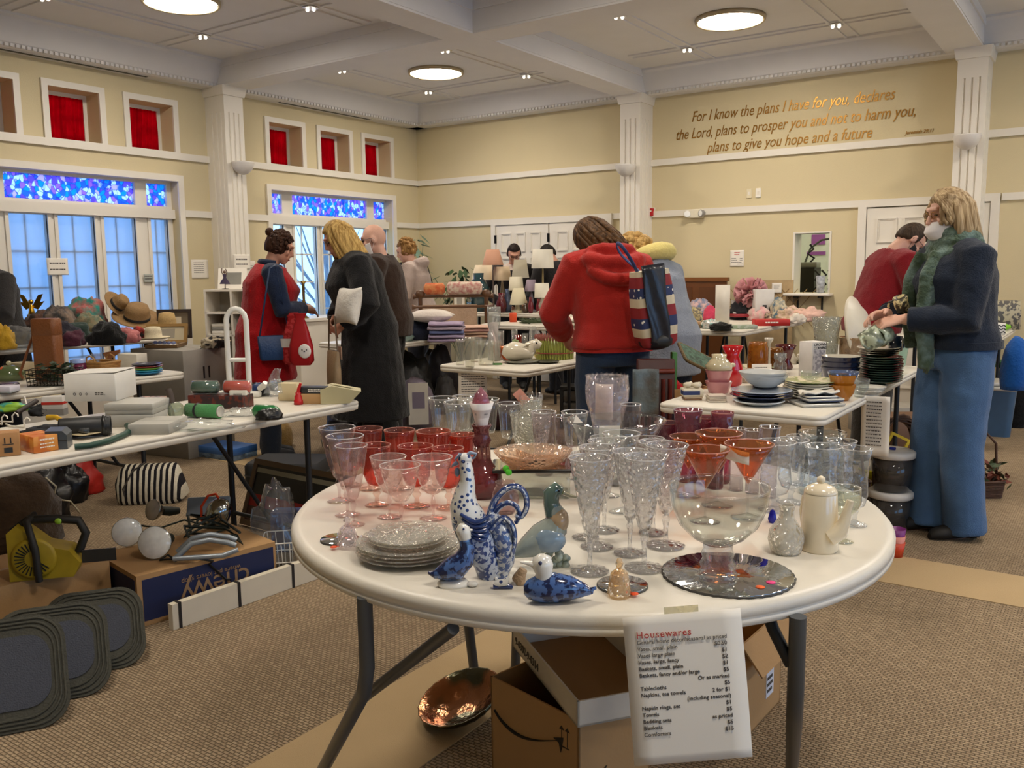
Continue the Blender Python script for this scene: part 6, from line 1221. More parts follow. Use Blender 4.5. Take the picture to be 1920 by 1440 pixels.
# ---- clothes and hats
tz = .871
def TP(px, py, dx=0): return P(px, py, tz)
CL = [('scarf', 'teal floral scarf on top of the clothes heap', 165, 628, (.16, .12, .2), '2f8478', 'a8605a', 3), ('scarf', 'grey brown patterned scarf left of the teal one', 115, 632, (.15, .12, .16), '7c6a5c', '3a3a3a', 5), ('cardigan', 'black knitted cardigan hanging over the front of the heap', 200, 646, (.13, .09, .1), '131313', None, 6), ('jumper', 'dark navy jumper in the middle of the heap', 105, 646, (.17, .1, .11), '1c1a24', None, 7), ('cap', 'maroon knit cap under the scarves', 138, 648, (.09, .07, .07), '4a2230', None, 8), ('blouse', 'pink blouse at the right of the heap', 236, 642, (.1, .08, .07), 'b06a68', None, 9), ('cap', 'red and black cap beside the cream hat', 262, 636, (.05, .05, .06), 'a8281c', '1c1616', 10), ('cushion', 'yellow cushion at the left picture edge', 6, 655, (.08, .07, .11), 'b08a24', None, 11), ('cap', 'blue and red cap at the left picture edge', 18, 632, (.1, .09, .15), '22335e', '7c2830', 12), ('jumper', 'grey jumper under the blue cap', 30, 645, (.14, .1, .09), '5c5a58', '38383c', 13), ('shawl', 'green grey checked shawl behind the black cardigan', 168, 636, (.13, .1, .13), '5e6a56', '8c7a5c', 15), ('t_shirt', 'dark green shirt under the teal scarf', 140, 640, (.12, .08, .09), '2a3a34', None, 16), ('scarf', 'brown scarf at the back of the heap', 80, 628, (.15, .1, .13), '5a4034', '2c2622', 17)]
for n_, L, x, y, r, c1, c2, sd in CL: blob(n_, L, 'clothes', TP(x, y), r, cloth(c1, .2, 60, col2=c2, vs=14), YAW+sd, sd, .3, 2, n=30)
def hat(label, loc, mw, m, R=.16, band=None, h=.1, tall=1):
    t = thing('hat', label, 'hat', mw=mw); MB().lathe([(R*.52, 0), (R*.8, -.004), (R, .008), (R, .012), (R*.8, .002), (R*.53, .006), (R*.5, h*.6), (R*.42, h*.95), (R*.2, h), (0, h*.97), (0, h*.93), (R*.4, h*.88), (R*.48, h*.5)], 40, wob=lambda a, k: 1+(.03*cos(2*a) if k in (1, 2, 3, 4) else 0)).build('straw', m, t)
    if band: MB().lathe([(R*.535, .006), (R*.535, .03), (R*.52, .03)], 40).build('band', band, t)
STRAW = mat('8a6b42', .75, var=.25, vs=90, bump=.4, bs=200); STRAWL = mat('b39560', .75, var=.25, vs=90, bump=.4, bs=200); CRM = mat('cfc3a4', .75, var=.15, vs=90, bump=.3, bs=200)
hb_ = P(255, 628, tz); hat('tan straw hat with a wide black band lying tilted on the heap', hb_, Matrix.Translation(hb_+Vector((-.05, .05, .13))) @ Matrix.Rotation(YAW, 4, 'Z') @ Matrix.Rotation(.28, 4, 'Y') @ Matrix.Rotation(.35, 4, 'X'), STRAW, .19, mat('23211f', .8), .12)
hat('brown hat with black lining standing on edge behind the tan straw hat', hb_, Matrix.Translation(hb_+Vector((-.22, -.02, .24))) @ Matrix.Rotation(YAW, 4, 'Z') @ Matrix.Rotation(1.0, 4, 'Y') @ Matrix.Rotation(.2, 4, 'X'), STRAW, .12, mat('1a1817', .8), .1)
hb2 = P(305, 628, tz); hat('pale straw hat with a tall crown at the end of the heap', hb2, Matrix.Translation(hb2+Vector((-.02, .06, .01))) @ Matrix.Rotation(.3, 4, 'Z'), STRAWL, .14, None, .17)
hat('cream hat at the front corner of the clothes table', hb2, Matrix.Translation(P(288, 636, tz)+Vector((0, 0, .006))), CRM, .12, None, .09)
t = thing('clear_bin', 'clear plastic bin among the clothes at the left', 'bin', P(44, 652, tz), YAW); MB().rbox(.17, .12, 0, .003, .01, .001).build('base', PLASC, t)
wl_ = MB(); cells(wl_, -.085, .085, -.06, .06, [(-.082, .082, -.057, .057)], lambda a, b, c, d: wl_.box(a, c, .003, b, d, .11)); wl_.build('walls', PLASC, t)
t = thing('angel_ornament', 'gold winged angel ornament above the clothes heap', 'ornament', P(72, 628, tz)+Vector((-.12, .02, .126)), YAW); GL = metal('c9a03c', .3)
MB().lathe([(0, .0), (.035, 0), (.02, .08), (.01, .12), (0, .13)], 20).ell((.0, 0, .145), .02, 12, 8).build('figure', GL, t)
for s in (-1, 1): MB().prism([(0, 0), (s*.06, .1), (s*.1, .11), (s*.07, .04), (s*.11, .05), (s*.05, -.02)], -.003, .003, T(0, .01, .1, rx=pi/2)).build('wing', GL, t)
MB().box(-.06, -.06, -.125, .06, .06, 0).build('block', mat('5c4a3a', .8), t)

# ---- grey cartons, frames, cubby shelf behind the second table
gb = P(395, 740, 0.0); base = PX(395, 700, -5.7); 
gc = []
for k, L in enumerate(('large grey carton at the bottom of the stack behind the white rail', 'large grey carton with handling arrows on top of the other')):
    c = thing('grey_carton', L, 'box', (-5.86, 3.98, .001+k*.402), .12); MB().rbox(.56, .46, 0, .4, .004, .002).build('body', mat('8f8a80', .8), c); MB().box(-.282, -.012, .39, .282, .012, .401).box(-.27, -.2315, .3, -.17, -.23, .36).build('tape', mat('a39d92', .5), c)
    if k: MB().box(.2805, -.05, .18, .2815, -.035, .27).box(.2805, .0, .18, .2815, .015, .27).build('handling_arrows', DARK, c)
    else: MB().box(.2805, -.05, .26, .2815, .12, .34).build('red_label', mat('8c1c22', .7), c)
    gc.append(c)
def framed(label, mw, w, h, m, art, mount=None, fw=.025, name='framed_picture'):
    t = thing(name, label, 'picture', mw=mw); fr = MB(); cells(fr, -w/2, w/2, 0, h, [(-w/2+fw, w/2-fw, fw, h-fw)], lambda a, b, c, d: fr.box(a, -.012, c, b, .012, d)); fr.build('frame', m, t)
    MB().box(-w/2+fw*.8, -.004, fw*.8, w/2-fw*.8, .006, h-fw*.8).build('mount', mount or PAPER, t); MB().box(-w*.2, -.0055, h*.28, w*.2, -.003, h*.74).build('picture', art, t); return t
gx = Vector((-5.95, 3.92, .804))
framed('dark framed picture standing at the back of the grey cartons', Matrix.Translation((-6.4, 4.3, .83)) @ Matrix.Rotation(YAW+.2, 4, 'Z') @ Matrix.Rotation(-.12, 4, 'X'), .27, .24, mat('2c1e16', .4), mat('cfc6b0', .7), mat('6f6450', .7))
framed('gold framed sketch leaning on the grey cartons', Matrix.Translation((-6.2, 4.08, .81)) @ Matrix.Rotation(YAW+.15, 4, 'Z') @ Matrix.Rotation(-.5, 4, 'X'), .32, .17, mat('8a6a38', .4), mat('8c8474', .7), mat('b0a488', .7))
t = framed('gold framed picture lying flat with blue glass beads on it', Matrix.Translation((-5.9, 3.84, .806)) @ Matrix.Rotation(YAW, 4, 'Z') @ Matrix.Rotation(-pi/2+.02, 4, 'X') @ T(0, -.012, 0), .24, .2, mat('6a5030', .4), mat('d6d2c8', .7))
for k in range(5): put('glass_bead', MB().ell((0, 0, .012), (.02, .016, .012), 12, 8), glass('b8c8f4', 0, 20, .3), 'blue white glass bead on the flat picture, %s from the left' % ORD[k], 'bead', (-6.0+.04*k, 3.86+.012*k, .832), group='glass beads')
cb = thing('cubby_shelf', 'white open cubby shelf with papers behind the red vest', 'shelf', (-6.55, 5.05, 0), YAW-.1)
fr = MB()
for x in (-.24, -.0, .22): fr.box(x, -.15, 0, x+.02, .15, 1.2)
fr.build('upright', WHITE, cb)
for z_ in (.0, .4, .8, 1.0, 1.2): MB().box(-.24, -.15, z_, .24, .15, z_+.018).build('shelf_board', WHITE, cb)
MB().box(-.24, .14, 0, .24, .15, 1.2).build('back_panel', mat('b4b0a6', .7), cb)
for k in range(3): put('paper_pile', MB().rbox(.17, .2, 0, .03, .004, .002), mat(('d8d4cc', '8c8a86', 'e2ded4')[k], .9), 'pile of papers inside the cubby shelf, %s from the bottom' % ORD[k], 'papers', Matrix.Translation((-6.55, 5.05, 0)) @ Matrix.Rotation(YAW-.1, 4, 'Z') @ Vector((-.11, -.02, .82+k*.031)), YAW-.1)
blob('purple_bag', 'dark purple soft bag in the right half of the cubby shelf', 'bag', Matrix.Translation((-6.55, 5.05, 0)) @ Matrix.Rotation(YAW-.1, 4, 'Z') @ Vector((.11, -.05, .82)), (.08, .08, .08), mat('2e2138', .7), 0, 31, .15)
fp = Matrix.Translation((-6.55, 5.05, 1.219)) @ Matrix.Rotation(YAW-.1, 4, 'Z')
t = thing('dancer_figurine', 'figurine in a dark purple dress on the cubby shelf', 'figurine', mw=fp @ T(-.08, -.05, 0)); MB().lathe([(0, 0), (.03, 0), (.03, .006), (.004, .008), (.004, .05), (0, .05)], 16).build('stand', mat('3a342c', .5), t); MB().lathe([(.045, .045), (.03, .075), (.012, .1), (.016, .125), (.01, .135), (0, .136)], 24, wob=lambda a, k: 1+.06*cos(a*7)).build('dress', mat('2b1c3c', .7), t); MB().ell((0, 0, .152), .014, 10, 8).tube([(-.012, 0, .125), (-.026, 0, .15), (-.022, 0, .185)], .0045, 6).tube([(.012, 0, .125), (.024, 0, .15), (.01, 0, .18)], .0045, 6).build('body', mat('6e5444', .6), t)
t = thing('print_card', 'white unframed print leaning behind the purple figurine', 'picture', mw=fp @ T(-.06, .06, 0, rx=-.2)); MB().box(-.14, -.002, 0, .13, .002, .19).build('card', PAPER, t); MB().box(-.07, -.003, .04, .08, -.002, .15).build('picture', mat('8a8880', .8), t)
put('plant_sprig', MB().tube([(0, 0, 0), (.03, 0, .03), (.06, 0, .06)], .004, 6).ell((.0, 0, .012), (.03, .02, .012), 10, 6), mat('40522e', .7), 'small green sprig in a dark dish on the cubby shelf', 'plant', fp @ Vector((.1, -.05, 0)))
blob('fur_stole', 'cream and black fur stole draped beside the white rail', 'clothes', (-5.58, 4.08, .803), (.09, .07, .05), mat('b8ac94', .9, 0, 0, 12, col2='1c1a18', bump=.6), 1, 33, .5)
notice('notice_sheet', 'white sign taped on the fluted pillar of the window wall', frame3((XL+.309, 5.785, 1.55), (0, 1, 0), (0, 0, 1), (1, 0, 0)), .2, .15, [(-.05, -.07, .07, .014), (-.1, -.07, .07, .014)], None, 12)
notice('notice_sheet', 'small white sheet on the wall between window and pillar', WLF(5.5, 1.5), .2, .19, [(-.03-.02*k, -.07, .05, .005) for k in range(6)], None, 13)
notice('notice_sheet', 'pale sheet on the wall right of the pillar, behind the red vest', WLF(6.12, 1.49), .15, .24, [(-.05-.02*k, -.06, .05, .005) for k in range(7)], None, 14)
notice('notice_sheet', 'white two line sign taped on the window frame mullion at left', frame3((XL-.085, 4.1, 1.51), (0, 1, 0), (0, 0, 1), (1, 0, 0)), .19, .15, [(-.045, -.07, .07, .012), (-.1, -.07, .07, .012)], None, 15)
notice('notice_sheet', 'small grey leaflet taped on the right mullion of the left window', frame3((XL-.085, 4.98, 1.36), (0, 1, 0), (0, 0, 1), (1, 0, 0)), .1, .08, [(-.02, -.04, .04, .01), (-.045, -.04, .04, .012)], None, 16, col=mat('a8aca6', .8))

# ---- on the carpet at the left
PLYW = mat('d6cdb8', .6, var=.06)
c0 = P(262, 1178, 0); c1 = P(520, 1102, 0); x = (c1-c0); L = x.length; x.normalize(); y = Vector((-x.y, x.x, 0)); H_ = hgt(c0, 1082)
cbx = thing('chewy_box', 'large brown carton lying on its side with upside down chewy print on dark blue', 'box', mw=frame3(c0+Vector((0, 0, .001)), x, y, (0, 0, 1)))
MB().box(0, 0, 0, L, .4, H_).build('carton', CARD, cbx); MB().box(.02, -.0015, .02, L-.012, 0, H_-.02).box(-.0015, .02, .02, 0, .38, H_-.02).build('blue_print', mat('16204a', .7), cbx)
CH_ = mat('9a7a58', .8); up = lambda px, pz: frame3((px, -.003, pz), (-1, 0, 0), (0, 0, -1), (0, -1, 0))
text('chewy', .125, CH_, up(L*.79, H_*.63), cbx, 'lettering', spacing=.92, ext=.0006); text('where pet lovers shop', .028, CH_, up(L*.72, H_*.72), cbx, 'lettering')
p0 = P(322, 1181, 0)+x*-.0; d0 = (P(600, 1082, 0)-p0).normalized(); pl = thing('white_board', 'long white board with dark straps standing on edge before the blue printed carton', 'board', mw=frame3(p0+Vector((.012, 0, .001)), d0, Vector((-d0.y, d0.x, 0)), (0, 0, 1)))
hh = hgt(p0, 1134); MB().box(0, 0, 0, 1.0, .03, hh).build('board', PLYW, pl)
for q in (.025, .29, .56): MB().box(q, -.003, -.0005, q+.012, .033, hh+.003).build('strap', mat('1f1a18', .7), pl)
k0 = P(212, 1150, 0); kh = hgt(k0, 1048); kd = (P(0, 1215, 0)-k0).normalized(); kb = thing('brown_carton', 'brown carton under the yellow chainsaw', 'box', mw=frame3(k0, -kd, Vector((kd.y, -kd.x, 0))*-1 if False else Vector((-(-kd).y, (-kd).x, 0)), (0, 0, 1)))
MB().box(-.75, 0, 0, 0, .4, kh).build('carton', CARD, kb); MB().box(-.75, .19, kh, 0, .21, kh+.0006).build('seam_tape', TAPE, kb)
# chainsaw
b = P(95, 1078, kh); cs = thing('chainsaw', 'dirty yellow chainsaw with a black handle on the brown carton', 'chainsaw', (b.x, b.y, kh+.002), YAW+.25); YEL = mat('a88e1c', .5, var=.35, vs=14); BLKP = mat('1d1b17', .6, var=.3)
s = pxm(b)
MB().prism([(-62*s, 0), (45*s, 0), (58*s, 25*s), (40*s, 50*s), (0, 62*s), (-45*s, 104*s), (-62*s, 90*s)], -.06, .05, T(rx=pi/2)).build('body', YEL, cs)
MB().lathe([(0, 0), (.075, 0), (.078, .012), (.066, .016), (0, .016)], 30, T(-18*s, -.05, 42*s, rx=pi/2)).build('starter_cover', YEL, cs)
sp_ = MB()
for k in range(18): a = pi*.55+2*pi*.62*k/17; sp_.box(.03, -.002, 0, .064, .002, .0025, T(-18*s, -.0665, 42*s, rx=pi/2) @ T(rz=a))
sp_.build('cooling_slots', BLKP, cs); MB().tube([(-58*s, .0, 88*s), (-30*s, 0, 108*s), (20*s, 0, 106*s), (55*s, 0, 100*s), (66*s, 0, 75*s), (52*s, 0, 40*s)], .016, 10).build('rear_handle', BLKP, cs); MB().tube([(-10*s, -.075, 0), (-12*s, -.078, 60*s), (-25*s, -.06, 112*s), (-25*s, .04, 112*s)], .013, 10).build('front_handle', BLKP, cs); MB().lathe([(.012, 0), (.012, .001), (0, .001)], 14, T(22*s, -.016, 103*s, rx=pi/2)).build('price_sticker', mat('9ac83c', .5), cs)
MB().box(58*s, -.02, 20*s, 58*s+.12, -.014, 44*s).build('guide_bar', mat('4a4844', .4, .6), cs)
# three car mats leaning on the cartons
RUB = mat('3b3a30', .8, var=.2, bump=.3, bs=120); FELT = mat('40434c', .95, var=.2, vs=6, bump=.4, bs=220)
for i, (px, py, w, h, tilt, dz) in enumerate(((172, 1262, .36, .31, .85, .35), (92, 1318, .38, .33, .8, .38), (-18, 1384, .44, .36, .75, .4))):
    b = P(px, py, 0); R1 = Matrix.Translation(b) @ Matrix.Rotation(YAW+dz, 4, 'Z') @ Matrix.Rotation(pi/2-.8+.05*i, 4, 'X')
    m = thing('car_mat', 'grey rubber car floor mat leaning by the cartons, %s' % ('rearmost of three', 'middle one', 'frontmost at the picture edge')[i], 'mat', mw=R1, group='car floor mats')
    o = rrect(w, h, .09, 8); tp_ = lambda pts, f: [(x*(1-.12*(y+h/2)/h), y+h/2) for x, y in pts]
    MB().prism(tp_(o, 1), 0, .006).build('rubber', RUB, m)
    for d in (.012, .024, .036): MB().tube([(x, y, .006) for x, y in tp_(rrect(w-2*d, h-2*d, .085, 8), 1)], .0045, 6, closed=True).build('ridge', RUB, m)
    MB().prism(tp_(rrect(w-.1, h-.13, .07, 8), 1), .006, .0095).build('felt_insert', FELT, m)
# bags under the left table
STR = mat('cdc6b2', .9, 0, 0, 9.5, .3, 60, .2, col2='1f1c20', kind='wave')
b = P(286, 938, 0); sb = thing('striped_bag', 'cream and black striped woven bag under the left table', 'bag', (b.x, b.y, 0), YAW+.1); rg = [[(xx+.012*sin(z*30), yy, z) for xx, yy in rrect(w, d, .06, 5)] for z, w, d in ((.002, .36, .2), (.03, .39, .23), (.12, .38, .2), (.2, .34, .14), (.225, .3, .04))]; MB().rings(rg).build('body', STR, sb); MB().tube([(-.12, -.1, .03), (-.13, -.11, .1), (-.08, -.08, .2), (-.02, -.02, .24)], .009, 8, flat=.5).build('strap', mat('3a332e', .7), sb)
blob('red_bag', 'crumpled red shopping bag under the left table', 'bag', P(142, 925, 0), (.15, .12, .17), mat('a41c14', .5, bump=.3, bs=12), YAW, 41, .3, 1.6)
for i, (px, py, r) in enumerate(((60, 968, (.2, .16, .22)), (130, 940, (.11, .09, .15)))): blob('black_bag', ('large black shiny bag under the left table at the picture edge', 'black bag with pale piping beside the red shopping bag')[i], 'bag', P(px, py, 0), r, mat('101013', .3, bump=.3, bs=16), YAW, 43+i, .3)
b = P(126, 950, .12); put('bag_piping', MB().tube([P(85, 895, .3), P(105, 912, .25), P(100, 935, .18), P(132, 940, .14), P(150, 962, .06)], .005, 6), mat('a8a088', .6), 'pale piping strap trailing from the black bag', 'strap')
blob('brown_sack', 'dark brown cloth sack behind the chainsaw', 'sack', P(20, 1030, 0), (.22, .18, .3), cloth('3c2c1c', .3, 60), YAW, 47, .25)
# work lamps on the printed carton
def boxpt(px, py, dz=0): q = P(px, py, H_+.003+dz); return q
def clamp_lamp(px, py, R, ang, tip, label, hm, face='e2e2dc'):
    b = boxpt(px, py+R*.9, 0); s = pxm(b); R *= s; M = Matrix.Translation(b+Vector((0, 0, R*1.02))) @ Matrix.Rotation(A_(ang), 4, 'Z') @ Matrix.Rotation(pi/2-tip, 4, 'X')
    t = thing('work_lamp', label, 'lamp', mw=M); MB().lathe([(R*.3, -R*1.1), (R*.45, -R*.9), (R*.9, -R*.25), (R, 0), (R*.97, .004), (R*.85, -R*.25), (0, -R*.8)], 32).build('reflector', metal('b8b8b4', .25), t); MB().lathe([(R*.96, .002), (R*.7, R*.18), (0, R*.24)], 32).build('lens', mat(face, .15, var=.25, vs=30, coat=.5), t)
    MB().tube([(0, 0, -R*1.0), (0, 0, -R*2.), (0, R*.1, -R*2.9)], [R*.42, R*.46, R*.34], 12).build('handle', hm, t); return t
GRN = mat('17241f', .5)
clamp_lamp(240, 1000, 27, 20, .2, 'clear faced work lamp with a green handle at the left of the lamp heap', GRN); clamp_lamp(292, 1020, 31, 5, .25, 'large pale faced work lamp lying in front of the lamp heap', GRN); clamp_lamp(288, 958, 20, -30, .3, 'small clear faced work lamp at the back of the lamp heap', GRN, 'b8b2a6')
t = thing('chrome_lamp', 'chrome domed inspection lamp with an orange hook', 'lamp', mw=Matrix.Translation(boxpt(402, 985)) @ Matrix.Rotation(YAW, 4, 'Z') @ Matrix.Rotation(.35, 4, 'Y')); MB().lathe([(0, 0), (.05, 0), (.054, .02), (.056, .07), (.05, .1), (.03, .125), (0, .132)], 32).build('dome', metal('a8acac', .12), t); MB().tube([(-.06, 0, .0), (-.085, .01, .06), (-.07, .01, .12), (-.04, .01, .14), (-.02, 0, .13)], .006, 8).build('hook', mat('c8401c', .5), t)
t = thing('grey_stand', 'grey tubular lamp stand frame lying on the printed carton', 'stand', mw=Matrix.Translation(boxpt(370, 1048, .01)) @ Matrix.Rotation(YAW+.25, 4, 'Z'))
for dy, zz in ((0, .012), (.05, .02)): MB().tube([(-.08, dy, zz), (-.02, dy+.01, zz+.05), (.05, dy+.01, zz+.06), (.12, dy, zz+.045), (.15, dy, zz+.03)], .011, 10).build('tube', mat('8d959c', .4, .4), t)
MB().tube([(-.09, -.01, .012), (.1, -.03, .014), (.16, -.02, .03)], .01, 10).build('foot', mat('8d959c', .4, .4), t)
for i, (L_, pts) in enumerate((('black power cord trailing over the front of the printed carton', [(330, 1052), (315, 1040), (300, 1050), (360, 1046), (400, 1052)]), ('dark green cord looped among the work lamps', [(262, 985), (300, 990), (345, 975), (390, 985), (430, 990), (400, 1000)]))):
    q = [boxpt(*p_, .008+.01*(k % 2)) for k, p_ in enumerate(pts)]
    if i == 0: q += [c0+x*.3+Vector((.004, -.01, H_-.02)), c0+x*.37+Vector((.006, -.012, H_*.5)), c0+x*.39+Vector((.01, -.014, .1))]
    put('power_cord', MB().tube(q, .0045, 6), (mat('141414', .6), mat('1c2a20', .6))[i], L_, 'cord')
R_ = random.Random(21)
for i in range(3):
    q = [boxpt(R_.uniform(330, 450), R_.uniform(965, 1010), R_.uniform(.01, .07)) for _ in range(6)]; put('power_cord', MB().tube(q, .006, 6), mat('15211b', .6), 'dark green cable in the tangle behind the lamps, %s strand' % ('lower', 'middle', 'upper')[i], 'cord')
t = thing('stake_light', 'dark green garden stake lying at the right of the lamp heap', 'stake', mw=frame3(boxpt(440, 1005, .02), (boxpt(476, 1010, .0)-boxpt(420, 985, .0)).normalized(), Vector((.6, .8, 0)), (0, 0, 1))); MB().box(-.1, -.004, -.003, .02, .004, .003).prism([(.02, -.012), (.14, 0), (.02, .012)], -.003, .003).build('spike', GRN, t)
t = thing('metal_plate', 'pale blue grey metal panel leaning behind the chrome lamp', 'panel', mw=Matrix.Translation(boxpt(390, 968)) @ Matrix.Rotation(YAW+.1, 4, 'Z') @ Matrix.Rotation(-.5, 4, 'X')); MB().rbox(.2, .09, 0, .006, .01, .002, T(0, 0, .05, rx=pi/2)).build('plate', mat('7c8894', .5), t); MB().box(-.1, -.012, .003, .1, 0, .014).build('flange', mat('7c8894', .5), t)
blob('clear_bag', 'large clear plastic bag hanging over the right end of the printed carton', 'bag', c1+Vector((-.06, .12, 0))+y*.1, (.1, .13, .26), PLASC, YAW, 51, .35, 1.8)
# framed mirror or poster, wire basket
q0, q1 = P(452, 985, 0), P(640, 1035, 0); xx = (q1-q0); Wd = xx.length; xx.normalize(); yy = Vector((-xx.y, xx.x, 0)); tl_ = .35; zz = (Vector((0, 0, 1))*cos(tl_)+yy*sin(tl_)); hh = .36
fp = thing('framed_poster', 'wooden framed black poster with a red band leaning under the left table', 'picture', mw=frame3(q0+Vector((0, 0, .01)), xx, zz.cross(xx), zz)); fr = MB(); cells(fr, 0, Wd, 0, hh, [(.03, Wd-.03, .03, hh-.03)], lambda a, b, c, d: fr.box(a, -.012, c, b, .012, d)); fr.build('frame', mat('5a4630', .5), fp); MB().box(.028, -.004, .03, Wd-.03, .006, hh-.03).build('black_panel', mat('121011', .3), fp); MB().box(.03, -.0055, hh*.3, Wd-.03, -.004, hh*.48).build('red_band', mat('9c1c1c', .5), fp); MB().box(.03, -.0055, .03, Wd-.03, -.004, hh*.3).build('brown_panel', mat('4a2a1c', .5), fp); MB().box(.035, -.0062, hh-.07, Wd-.03, -.004, hh-.045).build('pale_strip', mat('8f8c78', .5), fp)
wbk = thing('wire_crate', 'white coated wire basket in front of the framed poster', 'basket', P(548, 1078, 0), YAW+.2); WW = mat('dedcd4', .4)
for z_, f in ((.004, .82), (.09, .92), (.18, 1)): MB().tube([(a*f, c*f, z_) for a, c in rrect(.24, .2, .02, 3)], .003, 6, closed=True).build('ring', WW, wbk)
for k in range(7):
    f = -.11+.22*k/6
    for sgn in (-1, 1): MB().tube([(f*.82, sgn*.082, .004), (f, sgn*.1, .18)], .0022, 6).tube([(f*.82, -sgn*.082, .004), (f*.82, 0, .004)], .0022, 6).build('wire', WW, wbk)
carton('blue_box', 'dark blue product box behind the white wire basket', P(545, 1030, 0), .16, .1, .2, mat('1a2760', .5), YAW); carton('blue_tray', 'pale blue plastic storage box in the shade behind the striped bag', P(428, 856, 0), .36, .24, .09, glass('9cb8d8', .2, 10, .4), .1, lid=mat('3c68a8', .4))
t = thing('black_suitcase', 'flat black suitcase lying under the far end of the left table', 'suitcase', P(545, 905, 0), .5); MB().rbox(.5, .36, .002, .16, .06, .02).build('body', mat('141416', .7), t); MB().rbox(.506, .366, .075, .085, .06, .003).build('zip', mat('2c2c2e', .5), t); MB().tube([(-.07, -.18, .09), (-.06, -.21, .09), (.06, -.21, .09), (.07, -.18, .09)], .009, 8).build('handle', mat('1c1c1e', .5), t)
blob('tan_cushion', 'tan cushion on the floor behind the left table leg', 'cushion', P(520, 838, 0), (.12, .12, .16), cloth('a8864e'), .3, 55, .12)
blob('black_sack', 'black refuse sack on the floor behind the beige metal box', 'sack', P(652, 838, 0), (.2, .16, .2), mat('0f0f11', .35, bump=.3, bs=14), .3, 56, .25)

# ================================================================ middle of the hall: linen, crockery and lamp tables
folding_table('white folding table of folded linen and bedding in the middle', -5.86, 5.35, -5.12, 7.18, TZ, braces=False)
folding_table('white folding table with a ceramic rabbit and glass canisters', -3.72, 4.45, -3.0, 6.28, TZ)
folding_table('white table with white towels and a green wreath, behind the rabbit table', -4.95, 6.55, -3.6, 7.15, .86, 'x')
folding_table('tall white table crowded with lamps by the double doors', -6.1, 7.3, -4.35, 7.8, .925, 'x')
ZT, ZL = .861, .926
# -- linen
def folds(label, px, py, w, d, n, cols, z=z1, rz=0, cat='blanket', name='folded_blanket', t_=.035):
    b = P(px, py, z)
    for k in range(n):
        c = cols[k % len(cols)]; o = thing(name, '%s, %s from the bottom' % (label, ORD[k]) if n > 1 else label, cat, b+Vector((0, 0, k*t_)), rz+.06*(k % 3-1))
        MB().sheet(lambda u, v: ((v-.5)*w, -d/2+d*(.5+.5*cos(u*pi*2))*1.0-0, t_*(.48-.46*sin(u*pi*2))*(.9+.1*cos(v*9))), 24, 8, thick=.006).build('cloth', cloth(c, .1, 60), o)
        MB().rbox(w*.98, d*.94, t_*.12, t_*.86, .02, .012).build('inner_fold', cloth(c, .1, 60), o)
folds('lavender folded blanket in the pile on the linen table', 838, 640, .3, .3, 5, ('9d8ca6', 'a99ab4', '5c6690', 'b3a2b0', 'a392ac'), rz=YAW)
folds('peach folded sheet in the pile beside the lavender blankets', 890, 632, .28, .24, 4, ('c9a088', 'a88a74', 'c79a8e', 'd0ac98'), rz=YAW, t_=.028)
put('white_pillow', cushion(MB(), .42, .28, .12, T(rz=YAW)), cloth('d9cfc6', .06, 40), 'white pillow lying on top of the linen pile', 'pillow', P(815, 640, z1)+Vector((-.12, .1, .22)))
blob('navy_pillow', 'dark navy pillow slumped on the linen table', 'pillow', P(780, 636, z1), (.2, .16, .14), cloth('272b3c', .12, 50), YAW, 61, .12, 1.5)
blob('wrapped_bundle', 'pale green bedding in crinkled clear plastic on the linen table', 'bedding', P(740, 640, z1), (.16, .13, .12), mat('7f938c', .25, var=.25, vs=20, coat=.6, bump=.5, bs=18), YAW, 62, .25)
blob('pink_towel', 'pink towel at the near end of the linen table', 'towel', P(722, 632, z1)+Vector((-.1, .1, 0)), (.15, .12, .1), cloth('b98a84', .1, 60), YAW, 63, .2)
carton('cedar_board', 'thin yellowish boards under the wrapped bedding', P(722, 645, z1), .24, .16, .012, mat('b08f58', .6), YAW)
t = thing('quilt_rack', 'dark wooden quilt rack with turned ends hung with quilts', 'rack', Vector((-5.47, 6.82, z1)), YAW); WD = mat('5a3a20', .4)
rkz = .37
for sx in (-.33, .33):
    MB().tube([(sx, 0, .02), (sx, 0, rkz)], .022, 10).ell((sx, -.0, rkz+.02), (.05, .03, .045)).tube([(sx, -.13, .022), (sx, .13, .022)], .02, 10).build('end_post', WD, t)
for z_, y_ in ((rkz-.1, -.1), (rkz, 0)): MB().tube([(-.4, y_, z_), (-.36, y_, z_), (.36, y_, z_), (.4, y_, z_)], [.03, .014, .014, .03], 12).build('rail', WD, t)
qm = t.matrix_basis.copy()
def drape(name, label, x0, x1, y_, z_, drop, c, c2=None, vs=20):
    put(name, MB().sheet(lambda u, v: (lerp(x0, x1, u), y_+(.02+.015*sin(u*16)*abs(v-.5)*2)*cos(v*pi)*-1, z_+.02-drop*max(0, abs(v-.5)*2-.1)), 30, 22, thick=.006), cloth(c, .1, 50, col2=c2, vs=vs), label, 'blanket', mw=qm)
drape('beige_throw', 'beige throw draped over the front rail of the quilt rack', -.3, .24, -.1, rkz-.1, .25, 'a98f78')
put('rolled_quilt', MB().tube([(-.29, .0, 0), (-.27, 0, 0), (-.1, 0, 0), (-.08, 0, 0)], [.03, .06, .06, .03], 18), cloth('c4603c', .2, 50, col2='d08a58'), 'orange printed quilt rolled on top of the quilt rack', 'quilt', mw=qm @ T(0, 0, rkz+.075))
put('rolled_quilt', MB().tube([(-.06, .0, 0), (-.04, 0, 0), (.27, 0, 0), (.29, 0, 0)], [.035, .065, .065, .035], 18), cloth('d3c3b0', .1, 50, col2='b98078', vs=26), 'cream rose printed quilt rolled on top of the quilt rack', 'quilt', mw=qm @ T(0, 0, rkz+.08))
